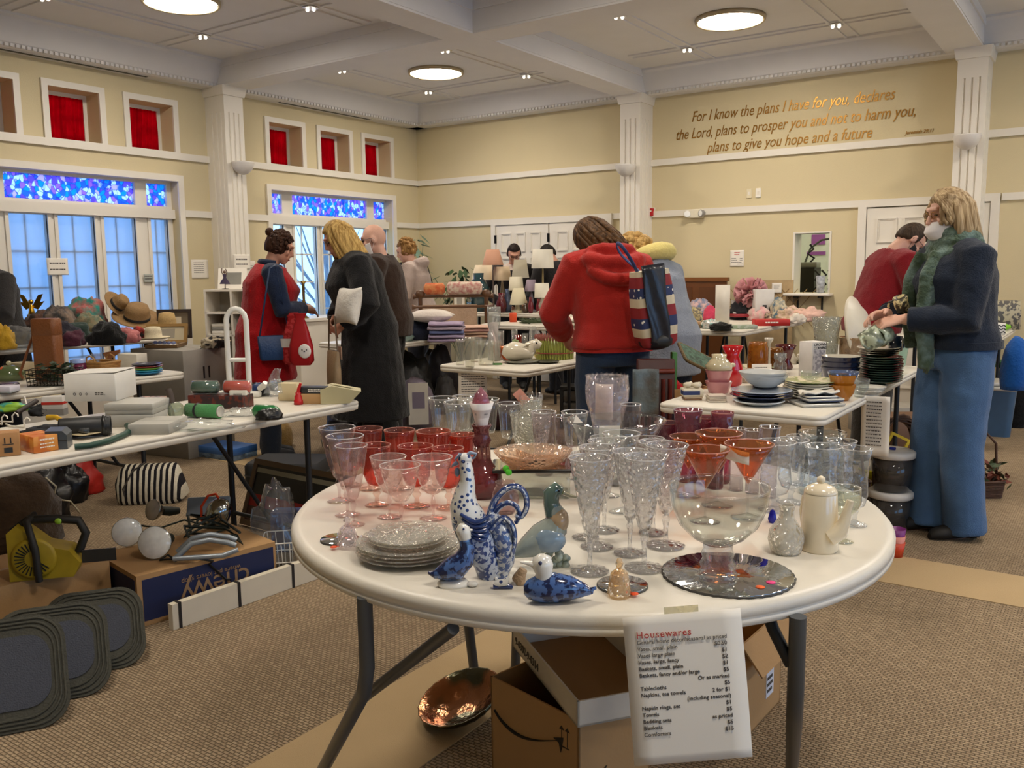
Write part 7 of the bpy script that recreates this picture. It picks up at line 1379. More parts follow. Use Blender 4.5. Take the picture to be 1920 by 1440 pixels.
notice('price_list', 'long price list hanging from the end of the linen table', Matrix.Translation(P(829, 630, .72)+CR.normalized()*0+Vector((.05, -.06, 0))) @ Matrix.Rotation(A_(8), 4, 'Z') @ Matrix.Rotation(pi/2, 4, 'X'), .17, .24, [(-.03-.018*k, -.06, .03+.02*(k % 2), .005) for k in range(10)], None, 22, .05)
# under the linen table
c = thing('comforter_box', 'grey boxed set printed NAUTICA standing under the linen table', 'box', P(722, 806, 0), YAW); hN = .44
MB().rbox(.18, .14, 0, hN, .004, .003).build('body', mat('2c2a2a', .5), c); MB().box(-.088, -.0715, .1, .088, -.07, .24).build('pale_panel', mat('b0aa9c', .6), c); MB().box(-.088, -.0713, 0, .088, -.07, .1).build('grey_panel', mat('4a4a4c', .5), c); text('NAUTICA', .036, mat('c9c6c0', .6), frame3((-.086, -.072, .31), (1, 0, 0), (0, 0, 1), (0, -1, 0)), c); MB().tube([(-.07, -.073, .2), (-.045, -.073, .2), (-.045, -.073, .12), (-.07, -.073, .12)], .004, 6).build('red_mark', mat('b83a3a', .6), c)
blob('bedding_bag', 'plump purple grey comforter in a clear zipped bag on the floor', 'bedding', P(778, 800, 0), (.18, .15, .3), mat('6e6470', .3, var=.35, vs=14, coat=.6, bump=.5, bs=14), YAW, 64, .1, 1.4)
t = thing('bedding_label', 'white picture label on the plump comforter bag', 'label', P(800, 806, .0)+Vector((-.0, -.1, .06)), YAW+.1); MB().rbox(.17, .36, 0, .004, .004, .001, T(0, 0, .18, rx=pi/2)).build('card', mat('cfc9bc', .5), t); MB().box(-.05, -.0055, .14, .055, -.004, .28).build('picture', mat('7e7484', .6), t)
for i, (px, py, r, c_, L) in enumerate(((760, 745, (.26, .22, .42), '131414', 'black coats heaped under the linen table'), (800, 700, (.17, .17, .42), '2a262a', 'dark grey bag under the far end of the linen table'), (828, 770, (.1, .08, .25), '5e5c5a', 'grey clear wrapped bag beside the comforter label'))): blob('cloth_heap', L, 'bag', Vector((-5.5, 6.1+.5*i, 0)) if i < 2 else P(835, 775, 0), r, mat(c_, .5, var=.3, bump=.4, bs=16), YAW, 66+i, .25)
# -- rabbit table
G_T = glass('f8f8f4', .25, 40, .06)
for i, (px, py, ty, hw, L) in enumerate(((863, 684, 636, 9, 'tall clear fluted glass at the left end of the rabbit table'), (881, 688, 632, 10, 'second tall clear glass on the rabbit table'), (893, 678, 636, 12, 'clear canister with a lid between the tall glasses'), (912, 684, 642, 17, 'wide clear jar left of the ceramic rabbit'), (930, 676, 640, 11, 'clear jar behind the green leaf dish'))):
    b = P(px, py, z1); s = pxm(b); h = hgt(b, ty); t = thing('glass_canister', L, 'jar', b); MB().lathe(shell([(hw*.85*s, 0), (hw*.9*s, .004), (hw*.9*s, h*.85), (hw*s, h)], .003), 24, wob=lambda a, k: 1+.02*cos(a*10)).build('glass_body', G_T, t)
    if i in (2, 3): MB().lathe([(hw*s*.9, h), (hw*s, h+.004), (hw*s*.8, h+.014), (0, h+.018)], 24).build('lid', G_T, t)
b = P(978, 680, z1); s = pxm(b); t = thing('rabbit_tureen', 'white ceramic rabbit on a grey leaf dish', 'figurine', b, YAW); RW_ = gloss('cfc8b4', .2); q = lambda x, y, d=0: Vector(((x-978)*s, d*s, (680-y)*s))
MB().lathe([(0, 0), (26*s, 0), (34*s, 4*s), (33*s, 5*s), (0, 3*s)], 30, wob=lambda a, k: 1+.03*cos(a*12)).build('dish', gloss('6f6e62', .3), t)
MB().tube([q(946, 668), q(952, 662), q(966, 658), q(984, 660), q(1000, 664)], [8*s, 16*s, 19*s, 15*s, 9*s], 20).tube([q(990, 662), q(998, 648), q(1006, 645), q(1014, 649)], [12*s, 11*s, 10*s, 6*s], 16).build('body', RW_, t)
for d in (-6, 6): MB().tube([q(1000, 642, d), q(988, 645, d*1.5), q(976, 652, d*1.8)], [3*s, 5*s, 2*s], 8, flat=.5).build('ear', RW_, t)
MB().ell(q(1006, 643, -9), 2*s, 8, 6).build('eye', DARK, t); MB().tube([q(962, 641), q(966, 638), q(972, 641)], 3*s, 8).build('knob', mat('7a8a5c', .3), t)
put('leaf_dish', MB().prism([(-.03, 0), (-.01, -.02), (.035, 0), (-.01, .02)], 0, .012), gloss('3f7a30'), 'small green leaf dish in front of the glass jars', 'dish', P(932, 684, z1), YAW)
b = P(1040, 672, z1); s = pxm(b); t = thing('asparagus_basket', 'round pot made like bundled asparagus with pink tips', 'pot', b)
h = hgt(b, 636); st = MB(); tp = MB()
for k in range(40): a = 2*pi*k/40; R = 34*s; MB; st.tube([(R*cos(a), R*sin(a), 0), (R*1.02*cos(a), R*1.02*sin(a), h)], .0058, 6); tp.tube([(R*1.02*cos(a), R*1.02*sin(a), h), (R*1.08*cos(a), R*1.08*sin(a), h+.02), (R*1.06*cos(a), R*1.06*sin(a), h+.035)], [.007, .009, .003], 6)
st.lathe([(0, 0), (33*s, 0), (33*s, h), (30*s, h), (30*s, .01), (0, .01)], 30); st.build('stalks', mat('9aa04c', .35, var=.25, vs=30), t); tp.build('tips', mat('8f5248', .4), t); MB().lathe([(35.5*s, h*.3), (37*s, h*.33), (35.5*s, h*.36)], 30).build('band', mat('8a2c24', .5), t)
for i, (px, py, R, c_, L) in enumerate(((955, 668, 19, 'd05a14', 'orange bowl of the stack behind the rabbit, lower one'), (955, 668, 20, 'dd6a1c', 'orange bowl of the stack behind the rabbit, upper one'), (1018, 672, 22, 'a09a58', 'yellow green glass bowl right of the rabbit'))):
    b = P(px, py+6*(i < 2), z1)+Vector((0, 0, .03*(i == 1))); s = pxm(b); R *= s; put('bowl', MB().lathe(shell([(R*.5, 0), (R*.7, .008), (R*.95, .05), (R, .06)], .004), 28), gloss(c_) if i < 2 else glass('e0d88c', .2, 20, .25), L, 'bowl', b, group='orange bowls' if i < 2 else None)
put('dark_plate', MB().lathe([(0, 0), (.06, 0), (.085, .01), (.085, .013), (0, .004)], 30), mat('3c3c30', .4), 'dark woven plate under the yellow green bowl', 'plate', P(1025, 680, z1))
t = thing('gift_bundle', 'tall gift wrapped in crinkled cellophane behind the glass jars', 'gift', P(926, 675, z1), YAW); hh = hgt(t.location, 575); MB().sheet(lambda u, v: ((.045+.01*sin(u*22))*(1-.65*sin(pi*min(1, v*1.2))**4*(v > .5))*cos(u*2*pi), (.04+.01*sin(u*17+v*9))*(1-.6*(v > .8)+.4*(v > .92))*sin(u*2*pi), v*hh), 34, 16, thick=.001).build('cellophane', PLAS, t); MB().lathe([(0, 0), (.035, 0), (.03, hh*.7), (0, hh*.72)], 16).build('gift_body', cloth('c9b8b4', .2, 30), t)
R_ = random.Random(31)
for i, (px, py, ty, hw, c_, L) in enumerate(((940, 650, 620, 6, None, 'small clear tumbler behind the orange bowls, left'), (965, 648, 618, 6, None, 'small clear tumbler behind the orange bowls, middle'), (985, 652, 625, 6, None, 'small clear tumbler behind the orange bowls, right'), (972, 660, 628, 7, 'a32418', 'red glass tumbler behind the rabbit'), (1000, 655, 612, 7, None, 'clear goblet like tumbler left of the asparagus pot'))):
    b = P(px, py+(22, 20, 12, 12, 9)[i], z1); s = pxm(b); h = hgt(b, ty); put('small_tumbler', MB().lathe(shell([(hw*.8*s, 0), (hw*s, h)], .002), 18), glass(c_ or 'f6f6f4', .2, 40, .06 if not c_ else .3), L, 'glass', b)
t = thing('blue_towel_roll', 'blue and white striped rolled towel behind the asparagus pot', 'towel', mw=Matrix.Translation(P(1030, 662, z1)+Vector((0, 0, .061))) @ Matrix.Rotation(YAW-.5, 4, 'Z')); MB().tube([(-.13, 0, 0), (-.12, 0, 0), (.12, 0, 0), (.13, 0, 0)], [.04, .06, .06, .04], 20).build('roll', cloth('233c78', .1, 60), t)
for q_ in (-.07, .06): MB().lathe([(.0605, -.008), (.0615, 0), (.0605, .008)], 20, T(q_, 0, 0, ry=pi/2)).build('white_stripe', cloth('d4d2cc'), t)
notice('price_list', 'price list hanging from the near end of the rabbit table', Matrix.Translation(P(889, 684, .735)+Vector((.02, -.045, -.01))) @ Matrix.Rotation(A_(5), 4, 'Z') @ Matrix.Rotation(pi/2, 4, 'X'), .19, .25, [(-.045-.017*k, -.075, .02+.03*(k % 3), .006) for k in range(10)]+[(-.045-.017*k, .055, .075, .006) for k in range(8)], [(-.025, -.075, .0, .007)], 23)
# under and beside the rabbit table
blob('dark_red_rug', 'dark red blanket folded on the floor behind the sawtooth bowls', 'blanket', P(945, 800, 0), (.3, .2, .16), cloth('2c1214', .2, 50), YAW, 71, .08)
carton('purple_bin', 'dark purple storage bin under the rabbit table', P(1060, 725, 0), .36, .3, .24, mat('26264c', .5), YAW, lid=mat('2c2c58', .5))
ck = thing('drawer_tower', 'black framed tower of three clear drawers on the floor', 'drawers', P(1085, 799, 0), YAW-.15)
fr = MB()
for sx in (-.14, .14):
    for sy in (-.12, .12): fr.box(sx-.012, sy-.012, 0, sx+.012, sy+.012, .36)
fr.box(-.152, -.132, .34, .152, .132, .362).build('frame', mat('141312', .5), ck)
for k in range(3): MB().rbox(.25, .23, .02+k*.11, .11+k*.11, .01, .004).build('drawer', mat('55514a', .4), ck)
# -- wreath table
for i, (px, py, L) in enumerate(((1062, 612, 'white folded towels on the table behind the asparagus pot'), (1050, 596, 'white folded cloth behind the white towels'))): folds(L, px, py, .3, .2, 2, ('d3c9b8', 'dcd3c4'), ZT, YAW+.1, 'towel', 'folded_towel', .04)
b = P(1000, 606, ZT); t = thing('wreath', 'green wreath lying around an orange candle', 'wreath', b); R_ = random.Random(5); lv = MB()
for k in range(90): a = R_.uniform(0, 2*pi); r_ = R_.uniform(.08, .13); lv.prism([(-.02, 0), (0, -.009), (.024, 0), (0, .009)], 0, .001, T(r_*cos(a), r_*sin(a), R_.uniform(.005, .05), rz=R_.uniform(0, 6), rx=R_.uniform(-1, 1)))
lv.tube([(.1*cos(a), .1*sin(a), .02) for a in [2*pi*k/20 for k in range(20)]], .016, 8, closed=True); lv.build('leaves', mat('3e4a2c', .7, var=.4), t)
put('orange_candle', MB().lathe([(0, 0), (.035, 0), (.036, .08), (.03, .09), (0, .085)], 24), mat('d0491c', .5), 'thick orange candle in a holder left of the wreath', 'candle', P(975, 604, ZT)+Vector((-.08, 0, .0)))
put('red_candle', MB().lathe([(.02, 0), (.02, .05), (.008, .06), (0, .08)], 16), mat('b0301c', .5), 'small red candle right of the wreath', 'candle', P(1020, 604, ZT))
blob('floral_cloth', 'white lace edged cloth heap at the right of the wreath table', 'cloth', P(1055, 608, ZT)+Vector((.1, .2, 0)), (.25, .14, .07), cloth('c9bfae', .1, 40), YAW, 73, .2)
# -- lamps
SH = lambda c: translucent(c, .7)
def lamp(label, px, pb, shade_rows, c, stemc='8a7a50', base=None, square=False):
    """table lamp: (top row, bottom row, half width at top, at bottom) of its shade"""
    b = PY(px, 560, 7.72-(pb-574)*.022); b.z = ZL; s = pxm(b); t = thing('table_lamp', label, 'lamp', b); y0, y1, w0, w1 = shade_rows; h1, h0 = hgt(b, y0), hgt(b, y1)
    MB().lathe([(w1*s, h0), (w0*s, h1), (w0*s-.003, h1), (w1*s-.003, h0)], 4 if square else 30, T(rz=YAW+pi/4) if square else None, smooth=not square).build('lamp_shade', mat(c, .85, var=.05), t)
    MB().tube([(0, 0, .01), (0, 0, h1-.02)], .006, 8).build('stem', metal(stemc, .35), t)
    MB().lathe([(0, 0), (.055, 0), (.058, .012), (.02, .03), (.014, .05)]+([(base, h0*.3), (base*1.1, h0*.5), (.015, h0*.85)] if base else [])+[(.008, h0), (0, h0)], 24).build('base', mat(stemc, .4), t); return t
lamp('tall lamp with a peach pleated shade at the left of the lamps', 925, 582, (468, 497, 12, 20), 'b98a70', '4a3a30'); lamp('lamp with a wide cream cone shade behind the peach one', 908, 574, (497, 525, 16, 24), 'cfbfa4', 'a89878', .04); lamp('lamp with a square ivory shade in the middle of the lamps', 976, 578, (487, 521, 16, 23), 'cdc6b0', '5a5248', None, True)
lamp('tall lamp with a white drum shade and thin brass stem', 1018, 582, (468, 503, 19, 21), 'd8d2c2', '8a7a50'); lamp('short lamp with a plain white drum shade at the right', 1016, 590, (531, 558, 13, 14), 'dcd6c4', 'b8b0a0', .03); lamp('small lamp with a lavender shade', 996, 580, (524, 546, 8, 13), '9a8a9a', '6a6070', .025)
lamp('white cone lamp shade standing low in front of the ivory lamp', 972, 590, (540, 571, 10, 17), 'cfc6a8', 'cfc6a8'); lamp('white round shade under the ivory one', 968, 586, (519, 544, 12, 14), 'd6ceb6', 'b0a890'); lamp('cream shade lamp beside the teal jar', 942, 575, (500, 526, 14, 18), 'c9b598', '7a6a50', .03)
b = PY(898, 560, 7.45); b.z = ZL; s = pxm(b); h = hgt(b, 512); put('teal_jar', MB().lathe([(0, 0), (12*s, 0), (18*s, h*.4), (20*s, h*.62), (12*s, h*.82), (9*s, h*.86), (10*s, h), (0, h)], 28), gloss('1f4048'), 'dark teal wide shouldered jar at the left of the lamps', 'jar', b)
framed('small framed picture standing at the left of the lamp table', Matrix.Translation(Vector((-5.93, 7.5, ZL))) @ Matrix.Rotation(YAW+.1, 4, 'Z') @ Matrix.Rotation(-.1, 4, 'X'), .14, .19, mat('8a7a5c', .4), mat('a8a49a', .7), None, .012)
for i, (px, R, hh_, c_, L) in enumerate(((940, .06, .2, '5c1420', 'maroon cloth covered vase at the front of the lamp table'), (952, .045, .24, '4a5a7a', 'blue grey glass vase behind the maroon one'), (995, .03, .16, '7a2030', 'small dark red vase under the lavender lamp'), (1010, .03, .14, '8c2836', 'red patterned candle holder under the white lamp'), (985, .04, .1, '4a3424', 'dark pine cone ornament in front of the cone shade'), (1036, .05, .17, 'd2cabc', 'white ceramic swan like vase at the right end of the lamp table'), (880, .05, .1, '46627a', 'blue glass dish beside the small framed picture'))):
    b = PY(px, 560, 7.36+.07*(i % 2)); b.z = ZL; put('vase', MB().lathe(shell([(R*.7, 0), (R, hh_*.3), (R*.9, hh_*.55), (R*.5, hh_*.8), (R*.6, hh_)], .004), 22), gloss(c_), L, 'vase', b)
# -- potted plants in the corner
def plant(label, loc, H_, n, leaf, R, seed, c='33502c'):
    t = thing('potted_plant', label, 'plant', loc); R_ = random.Random(seed); MB().lathe(shell([(.1, 0), (.12, .02), (.14, .2), (.145, .22)], .01), 24).build('pot', mat('6a5444', .6), t); f = MB()
    for k in range(n):
        a = R_.uniform(0, 6.28); r_ = R*R_.uniform(.1, 1); z_ = H_*R_.uniform(.45, 1); p = Vector((r_*cos(a), r_*sin(a), z_)); f.prism([(-leaf, 0), (-leaf*.2, -leaf*.45), (leaf, 0), (-leaf*.2, leaf*.45)], 0, .0012, Matrix.Translation(p) @ Matrix.Rotation(a, 4, 'Z') @ Matrix.Rotation(R_.uniform(.2, 1.1), 4, 'Y'))
        if k % 5 == 0: f.tube([(0, 0, .2), (p.x*.4, p.y*.4, z_*.7), p], .004, 5)
    f.build('foliage', mat(c, .5, var=.45, vs=9), t)
for L, px, d, H_, n, lf, R, sd in (('tall potted plant with pale mottled leaves in the corner', 778, 10.2, 1.78, 40, .09, .14, 1), ('leafy potted ivy behind the pale hooded coat', 735, 9.9, 1.45, 110, .07, .28, 2), ('dark green potted plant to the right of the pale hooded coat', 825, 9.9, 1.38, 130, .07, .34, 3), ('low green potted plant at the window beside the bald man', 712, 10.0, .62, 60, .06, .16, 4)): plant(L, ((-7.38, 8.5, 0), (-7.3, 7.8, 0), (-6.75, 8.55, 0), (-7.3, 7.2, .871))[sd-1], H_, n, lf, R, sd, '6a8470' if sd == 1 else '2f4a28')
# window sill odds seen between the two women
t = thing('plinth_stand', 'low cabinet under the right window holding a brass candlestick', 'cabinet', (-7.35, 6.85, 0)); MB().box(-.25, -.6, 0, .25, .6, .84).build('body', WHITE, t); MB().box(-.27, -.62, .84, .27, .62, .87).build('top', WHITE, t)
b = PX(569, 545, -7.2); b.z = .871; put('brass_candlestick', MB().lathe([(0, 0), (.05, 0), (.02, .03), (.014, .1), (.022, .16), (.014, .2), (.016, .36), (.03, .4), (0, .4)], 20), metal('8a7440', .35), 'tall brass candlestick between the two women at the window', 'candlestick', b)
b = PX(550, 545, -7.2); b.z = .871; t = thing('snow_globe', 'clear glass globe ornament left of the brass candlestick', 'ornament', b); MB().lathe([(0, 0), (.06, 0), (.05, .05), (.03, .22), (0, .22)], 20).build('base', mat('6a5a4a', .4), t); MB().ell((0, 0, .3), .08, 20, 14).build('globe', glass('e8e8ea', .6, 14, .12), t)
# things on the rug side of the red sweatshirt: carved panel, patchwork and green board
t = thing('carved_panel', 'dark red ridged wooden panel standing on the floor behind the tall cut vase', 'panel', PDf(1229, 700, 4.45), YAW); MB().rbox(.19, .06, 0, .9, .01, .004).build('panel_board', mat('3c0f0a', .45, var=.35, vs=20), t)
for k in range(5): MB().tube([(-.07+.035*k, -.032, .06), (-.07+.035*k, -.036, .4), (-.07+.035*k, -.032, .8)], .011, 8).build('ridge', mat('5c1a0e', .4, var=.4, vs=30), t)
for z_ in (.12, .84): MB().tube([(-.09, -.034, z_), (.09, -.034, z_)], .012, 8).build('rail', mat('6a2412', .4), t)
put('green_board', MB().rbox(.028, .05, 0, .93, .006, .003), mat('2a6a24', .5), 'narrow bright green board standing beside the dark red panel', 'board', PDf(1263, 700, 4.5), YAW)
put('patchwork_cloth', MB().sheet(lambda u, v: ((u-.5)*.13, -.045-.01*sin(u*8), .62+v*.24), 8, 10, thick=.005), cloth('5a4630', .2, 60, col2='6c7a80', vs=7), 'grey and brown patchwork cloth hanging over the dark red panel', 'cloth', PDf(1208, 700, 4.39), YAW)

# ================================================================ right side
folding_table('white folding table of dinner plates and bowls at the right', -1.74, 3.66, -.98, 5.86, TZ)
folding_table('white table of toys and clothes under the serving hatch', -3.25, 6.8, -2.49, 8.5, .85); folding_table('white table of bags at the left of the hatch table', -4.03, 7.2, -3.27, 8.5, .85)
folding_table('white table of games behind the woman in denim', -1.4, 7.15, -.72, 8.55, .82)
def lath(name, label, cat, px, py, prof, m, z=z1, n=30, group=None, off=(0, 0, 0), rz=0, wob=None, pxu=True):
    """turned ware standing at a picture point; profile given in picture pixels at that distance"""
    b = P(px, py, z)+Vector(off); s = pxm(b) if pxu else 1
    return put(name, MB().lathe([(r*s, h*s) for r, h in prof], n, wob=wob), m, label, cat, b, rz, group)
def plates(n, px, py, R, cols, label, group, th=.011, off=(0, 0, 0), deep=.4, z=z1, name='plate', wav=0):
    b = P(px, py, z)+Vector(off); s = pxm(b)
    for k in range(n):
        r = R*s*(1-.01*(k % 3)); L = label if n == 1 else '%s, %s from the bottom' % (label, ORD[k]); o = thing(name, L, 'plate', b+Vector((.002*((k*7) % 5-2), .002*((k*3) % 5-2), k*th)), k, group)
        MB().lathe([(0, .0006), (r*.56, 0), (r*.6, .002), (r*.97, .013+deep*.01), (r, .0155+deep*.01), (r*.985, .0175+deep*.01), (r*.6, .006), (0, .004)], 44, wob=(lambda a, k: 1+wav*cos(a*14)*(2 < k < 6)) if wav else None).build('dish', cols[k % len(cols)], o)
    return b
WHP = gloss('cfccc2', .18); GRP = gloss('2a463c', .2); NVP = gloss('141c3e', .15); IVP = mat('d6cfb4', .2, coat=.5, col2='9aa672', vs=22); SLV = metal('9a988e', .2)
def bowl(label, px, py, R, h, m, inside=None, z=z1, off=(0, 0, 0), foot=.5, group=None, rz=0):
    b = P(px, py, z)+Vector(off); s = pxm(b); R *= s; h *= s; o = thing('bowl', label, 'bowl', b, rz, group); MB().lathe([(0, 0), (R*foot, 0), (R*foot*1.05, h*.06), (R*.85, h*.45), (R*.98, h*.9), (R, h)], 40).build('outside', m, o); MB().lathe([(R, h), (R*.965, h*.99), (R*.82, h*.5), (R*.45, h*.14), (0, h*.12)], 40).build('inside', inside or m, o); return o
# near edge, left to right
def tiles(label, px, py, w, d, n, cols, th=.008, off=(0, 0, 0), group='tile stacks'):
    b = P(px, py, z1)+Vector(off)
    for k in range(n): put('coaster', MB().rbox(w, d, 0, th*.9, .004, .0015), mat(cols[k % len(cols)], .5), '%s, %s from the bottom' % (label, ORD[k]), 'coaster', b+Vector((.002*(k % 2), 0, k*th)), YAW+.05*(k % 3-1), group)
tiles('brown coaster under the tile box at the table corner', 1297, 748, .085, .085, 2, ('7a5a40', 'b09a80')); o = P(1297, 748, z1)
cx = carton('tile_box', 'open cream tile box with a navy band on the coasters', o+Vector((0, 0, .0165)), .095, .085, .035, mat('cfc6b0', .5), YAW); MB().box(-.0485, -.0435, .008, .03, .02, .027).build('navy_band', mat('1c2c5c', .5), cx)
for q, L in (((-.02, .0), 'cream shell ornament on the tile box, left'), ((.02, .01), 'cream shell ornament on the tile box, right')): put('shell_ornament', MB().ell((0, 0, .014), (.024, .018, .014), 14, 8).ell((.012, 0, .018), (.012, .014, .012), 10, 8), gloss('d2c8b0', .3), L, 'ornament', o+Vector((q[0], q[1], .053)), YAW)
tiles('cream square coaster in the low stack beside the pink bowls', 1342, 752, .08, .08, 4, ('c9bfae', 'b8a898'), .008)
PINK = gloss('cb8a90', .25, vs=30); pb_ = P(1347, 736, z1); s = pxm(pb_)
bowl('pink speckled bowl, lower of two under the cream pot', 1347, 736, 25, 22, PINK, foot=.7); bowl('pink speckled bowl, upper of two under the cream pot', 1347, 736, 25, 23, PINK, off=(0, 0, 20*s), foot=.7)
t = thing('cream_pot', 'cream glazed pot with a small spout on the pink bowls', 'pot', pb_+Vector((0, 0, 38*s)), YAW); MB().lathe([(0, 0), (15*s, 0), (24*s, 6*s), (25*s, 14*s), (16*s, 24*s), (13*s, 27*s), (14*s, 34*s), (12*s, 34*s), (11*s, 27*s), (0, 20*s)], 32).build('body', gloss('c9bd9c'), t); MB().ell((25*s, -4*s, 14*s), (5*s, 4*s, 4*s)).build('spout', gloss('c9bd9c'), t)
plates(1, 1425, 758, 47, [gloss('bfc6cc', .2)], 'pale blue rimmed platter under the navy plates at the near edge', None, .012); plates(2, 1425, 754, 57, [NVP, NVP], 'navy blue scalloped plate in the pile at the near edge', 'navy plates', .012, (0, .03, .013), wav=.015)
plates(1, 1425, 754, 56, [gloss('aab4c2', .2)], 'blue grey rimmed plate on the navy plates', None, .012, (0, .03, .036)); bowl('grey white ruffled serving bowl on the navy plates, lower', 1427, 748, 42, 22, gloss('b4b6b4', .2), off=(0, .05, .055)); bowl('grey white ruffled serving bowl nested on top at the near edge', 1422, 748, 44, 20, gloss('bcbebc', .2), off=(0, .05, .075))
b = plates(6, 1505, 752, 50, [WHP, gloss('c2bfb2', .2)], 'white dinner plate in the stack behind the napkin trays', 'white dinner plates', .011, (0, .12, 0)); plates(1, 1505, 752, 52, [IVP], 'ivory plate with green leaf pattern topping the white stack', None, .01, (0, .12, .068)); bowl('small clear glass bowl on the leaf patterned plate', 1505, 752, 20, 16, glass('f2f4f2', .2, 30, .06), off=(0, .12, .085))
for i, (px, py, w, d, h, cc, dz, L) in enumerate(((1528, 760, .2, .15, .012, 'c2c2bc', 0, 'white rectangular tray at the bottom of the near edge trays'), (1535, 757, .17, .12, .012, '2c3a64', .013, 'blue rectangular tray on the white one'), (1530, 757, .14, .1, .01, '2c3a64', .026, 'smaller blue rectangular tray, upper'))):
    b = P(px, py, z1)+Vector((0, .03, dz)); t = thing('tray', L, 'tray', b, YAW+.1); MB().rbox(w, d, 0, h*.5, .01, .002).build('base', gloss(cc), t); rm = MB(); rm.tube([(x, y, h*.8) for x, y in rrect(w, d, .012, 4)], .005, 6, closed=True).build('rim', gloss('c6c4bc'), t)
b = P(1530, 757, z1)+Vector((0, .03, .038)); put('white_napkin', MB().sheet(lambda u, v: ((u-.5)*.18, (v-.5)*.07, .012+.008*sin(v*9)+.004*sin(u*14)), 16, 12, thick=.006), gloss('d8d2c4', .5), 'white ruffled dish resting on the blue trays', 'dish', b, YAW+.2)
AMB = gloss('b5701c', .2, vs=20); bowl('amber bowl, lower of the two by the table edge', 1578, 750, 25, 30, AMB); bowl('amber bowl, upper of the two by the table edge', 1578, 750, 25, 28, AMB, off=(0, 0, .05)); bowl('clear patterned glass bowl sitting in the amber ones', 1578, 750, 28, 20, glass('9ab0d8', .4, 60, .2), off=(0, .01, .083), foot=.6)
bowl('clear glass bowl beside the amber bowls', 1600, 745, 18, 34, glass('eef2f2', .2, 30, .06), off=(.02, .03, 0))
for k in range(3): bowl('navy blue white lined bowl, %s from the bottom' % ORD[k], 1580, 722, 35, 34, NVP, gloss('cfcabc'), off=(-.02, .02, k*.028), group='navy bowls')
plates(3, 1632, 738, 27, [WHP], 'small white saucer at the right edge of the plate table', 'small white saucers', .008)
pg = plates(11, 1634, 722, 40, [GRP], 'dark green plate in the tall stack by the woman in denim', 'dark green plates', .0125, (.02, .1, 0)); plates(3, 1630, 722, 36, [SLV], 'silver edged plate on top of the dark green stack', 'silver edged plates', .01, (.02, .1, .142)); plates(1, 1630, 722, 38, [gloss('d8d4c4')], 'white plate topping the silver edged plates', None, .01, (.02, .1, .174))
mug('checked_mug', 'tan mug with a black checked rim on top of the plate stack', pg+Vector((-.015, 0, .196)), 0, 0, mat('b9a36e', .35, 0, 0, 30, coat=.4, col2='8a7440'), mat('d6cfae', .4, 0, 0, 60, col2='1c1814'), R=.038, Hh=.092, rz=YAW+2.6); mug('dark_mug', 'dark blue mug behind the tan checked mug', pg+Vector((.06, .05, .17)), 0, 0, gloss('1c2838'), R=.035, Hh=.08, rz=1)
plates(6, 1672, 700, 20, [gloss('aab0ac', .2)], 'small grey white plate in the far right stack', 'small grey plates', .011); bowl('pale green cup behind the green plate stack', 1682, 686, 20, 50, gloss('9ab8a0'), foot=.7); bowl('pale grey cup at the far right of the plate table', 1665, 690, 18, 40, gloss('b4b8b0'), foot=.7)
# back rows
lath('red_vase', 'bright red curvy vase at the left of the plate table', 'vase', 1372, 724, [(0, 0), (14, 0), (19, 6), (20, 36), (12, 58), (20, 76), (18, 76), (10, 58), (0, 40)], gloss('b3141c')); lath('amber_jar', 'brown amber glass jar behind the label card', 'jar', 1420, 709, [(0, 0), (17, 0), (19, 4), (19, 58), (17, 64), (17, 68), (15, 68), (15, 62), (0, 60)], glass('c8802c', 0, 40, .35, edge=.4)); lath('amber_jar', 'second amber jar half hidden behind the ruby vase', 'jar', 1450, 700, [(0, 0), (15, 0), (17, 4), (17, 44), (15, 48), (0, 46)], glass('a0601c', 0, 40, .35, edge=.4))
lath('ruby_vase', 'dark ruby flared vase in the back row of the plate table', 'vase', 1472, 692, [(0, 0), (13, 0), (15, 4), (9, 16), (14, 34), (20, 46), (18, 46), (12, 33), (0, 18)], gloss('4c0a10')); lath('clear_vase', 'clear waisted glass vase in front of the ruby vase', 'vase', 1462, 706, [(0, 0), (12, 0), (12, 24), (8, 28), (12, 36), (11, 44), (10, 44), (10, 36), (0, 26)], glass('e8ecee', .4, 40, .1))
lath('candle_holder', 'white candle holder between the amber jars', 'candlestick', 1440, 703, [(0, 0), (10, 0), (4, 6), (3, 58), (8, 66), (8, 70), (0, 70)], gloss('cfc6b4')); lath('round_stand', 'stack of small beige dishes beside the red vase', 'dish', 1398, 717, [(0, 0), (12, 0), (14, 4), (12, 8), (14, 14), (12, 20), (14, 26), (0, 28)], gloss('a89a84'))
plates(2, 1408, 704, 38, [gloss('aaa48e'), gloss('2e2c24')], 'oval platter in the pair behind the navy plates', 'oval platters', .014, (0, .04, 0)); plates(1, 1408, 704, 40, [IVP], 'cream floral platter on top of the oval pair', None, .012, (0, .04, .03))
for i, (px, py, w, h, L) in enumerate(((1431, 712, .11, .09, 'white label card leaning on the amber jar'), )): t = thing('label_card', L, 'sign', P(px, py, z1)+Vector((0, -.02, 0)), YAW+.05); MB().box(-w/2, -.001, 0, w/2, 0, h, T(rx=-.15)).build('card', PAPER, t); lines_on(t, w, h, [(.07-.013*k, -.04, .03, .004) for k in range(5)], T(0, -.0012, .0, rx=pi/2-.15))
b = P(1522, 706, z1); s = pxm(b); t = thing('glassware_box', 'white glassware carton printed CROWN CORNING with a purple iris', 'box', b, YAW+.45); bw, bd, bh = .105, .1, hgt(b, 640)
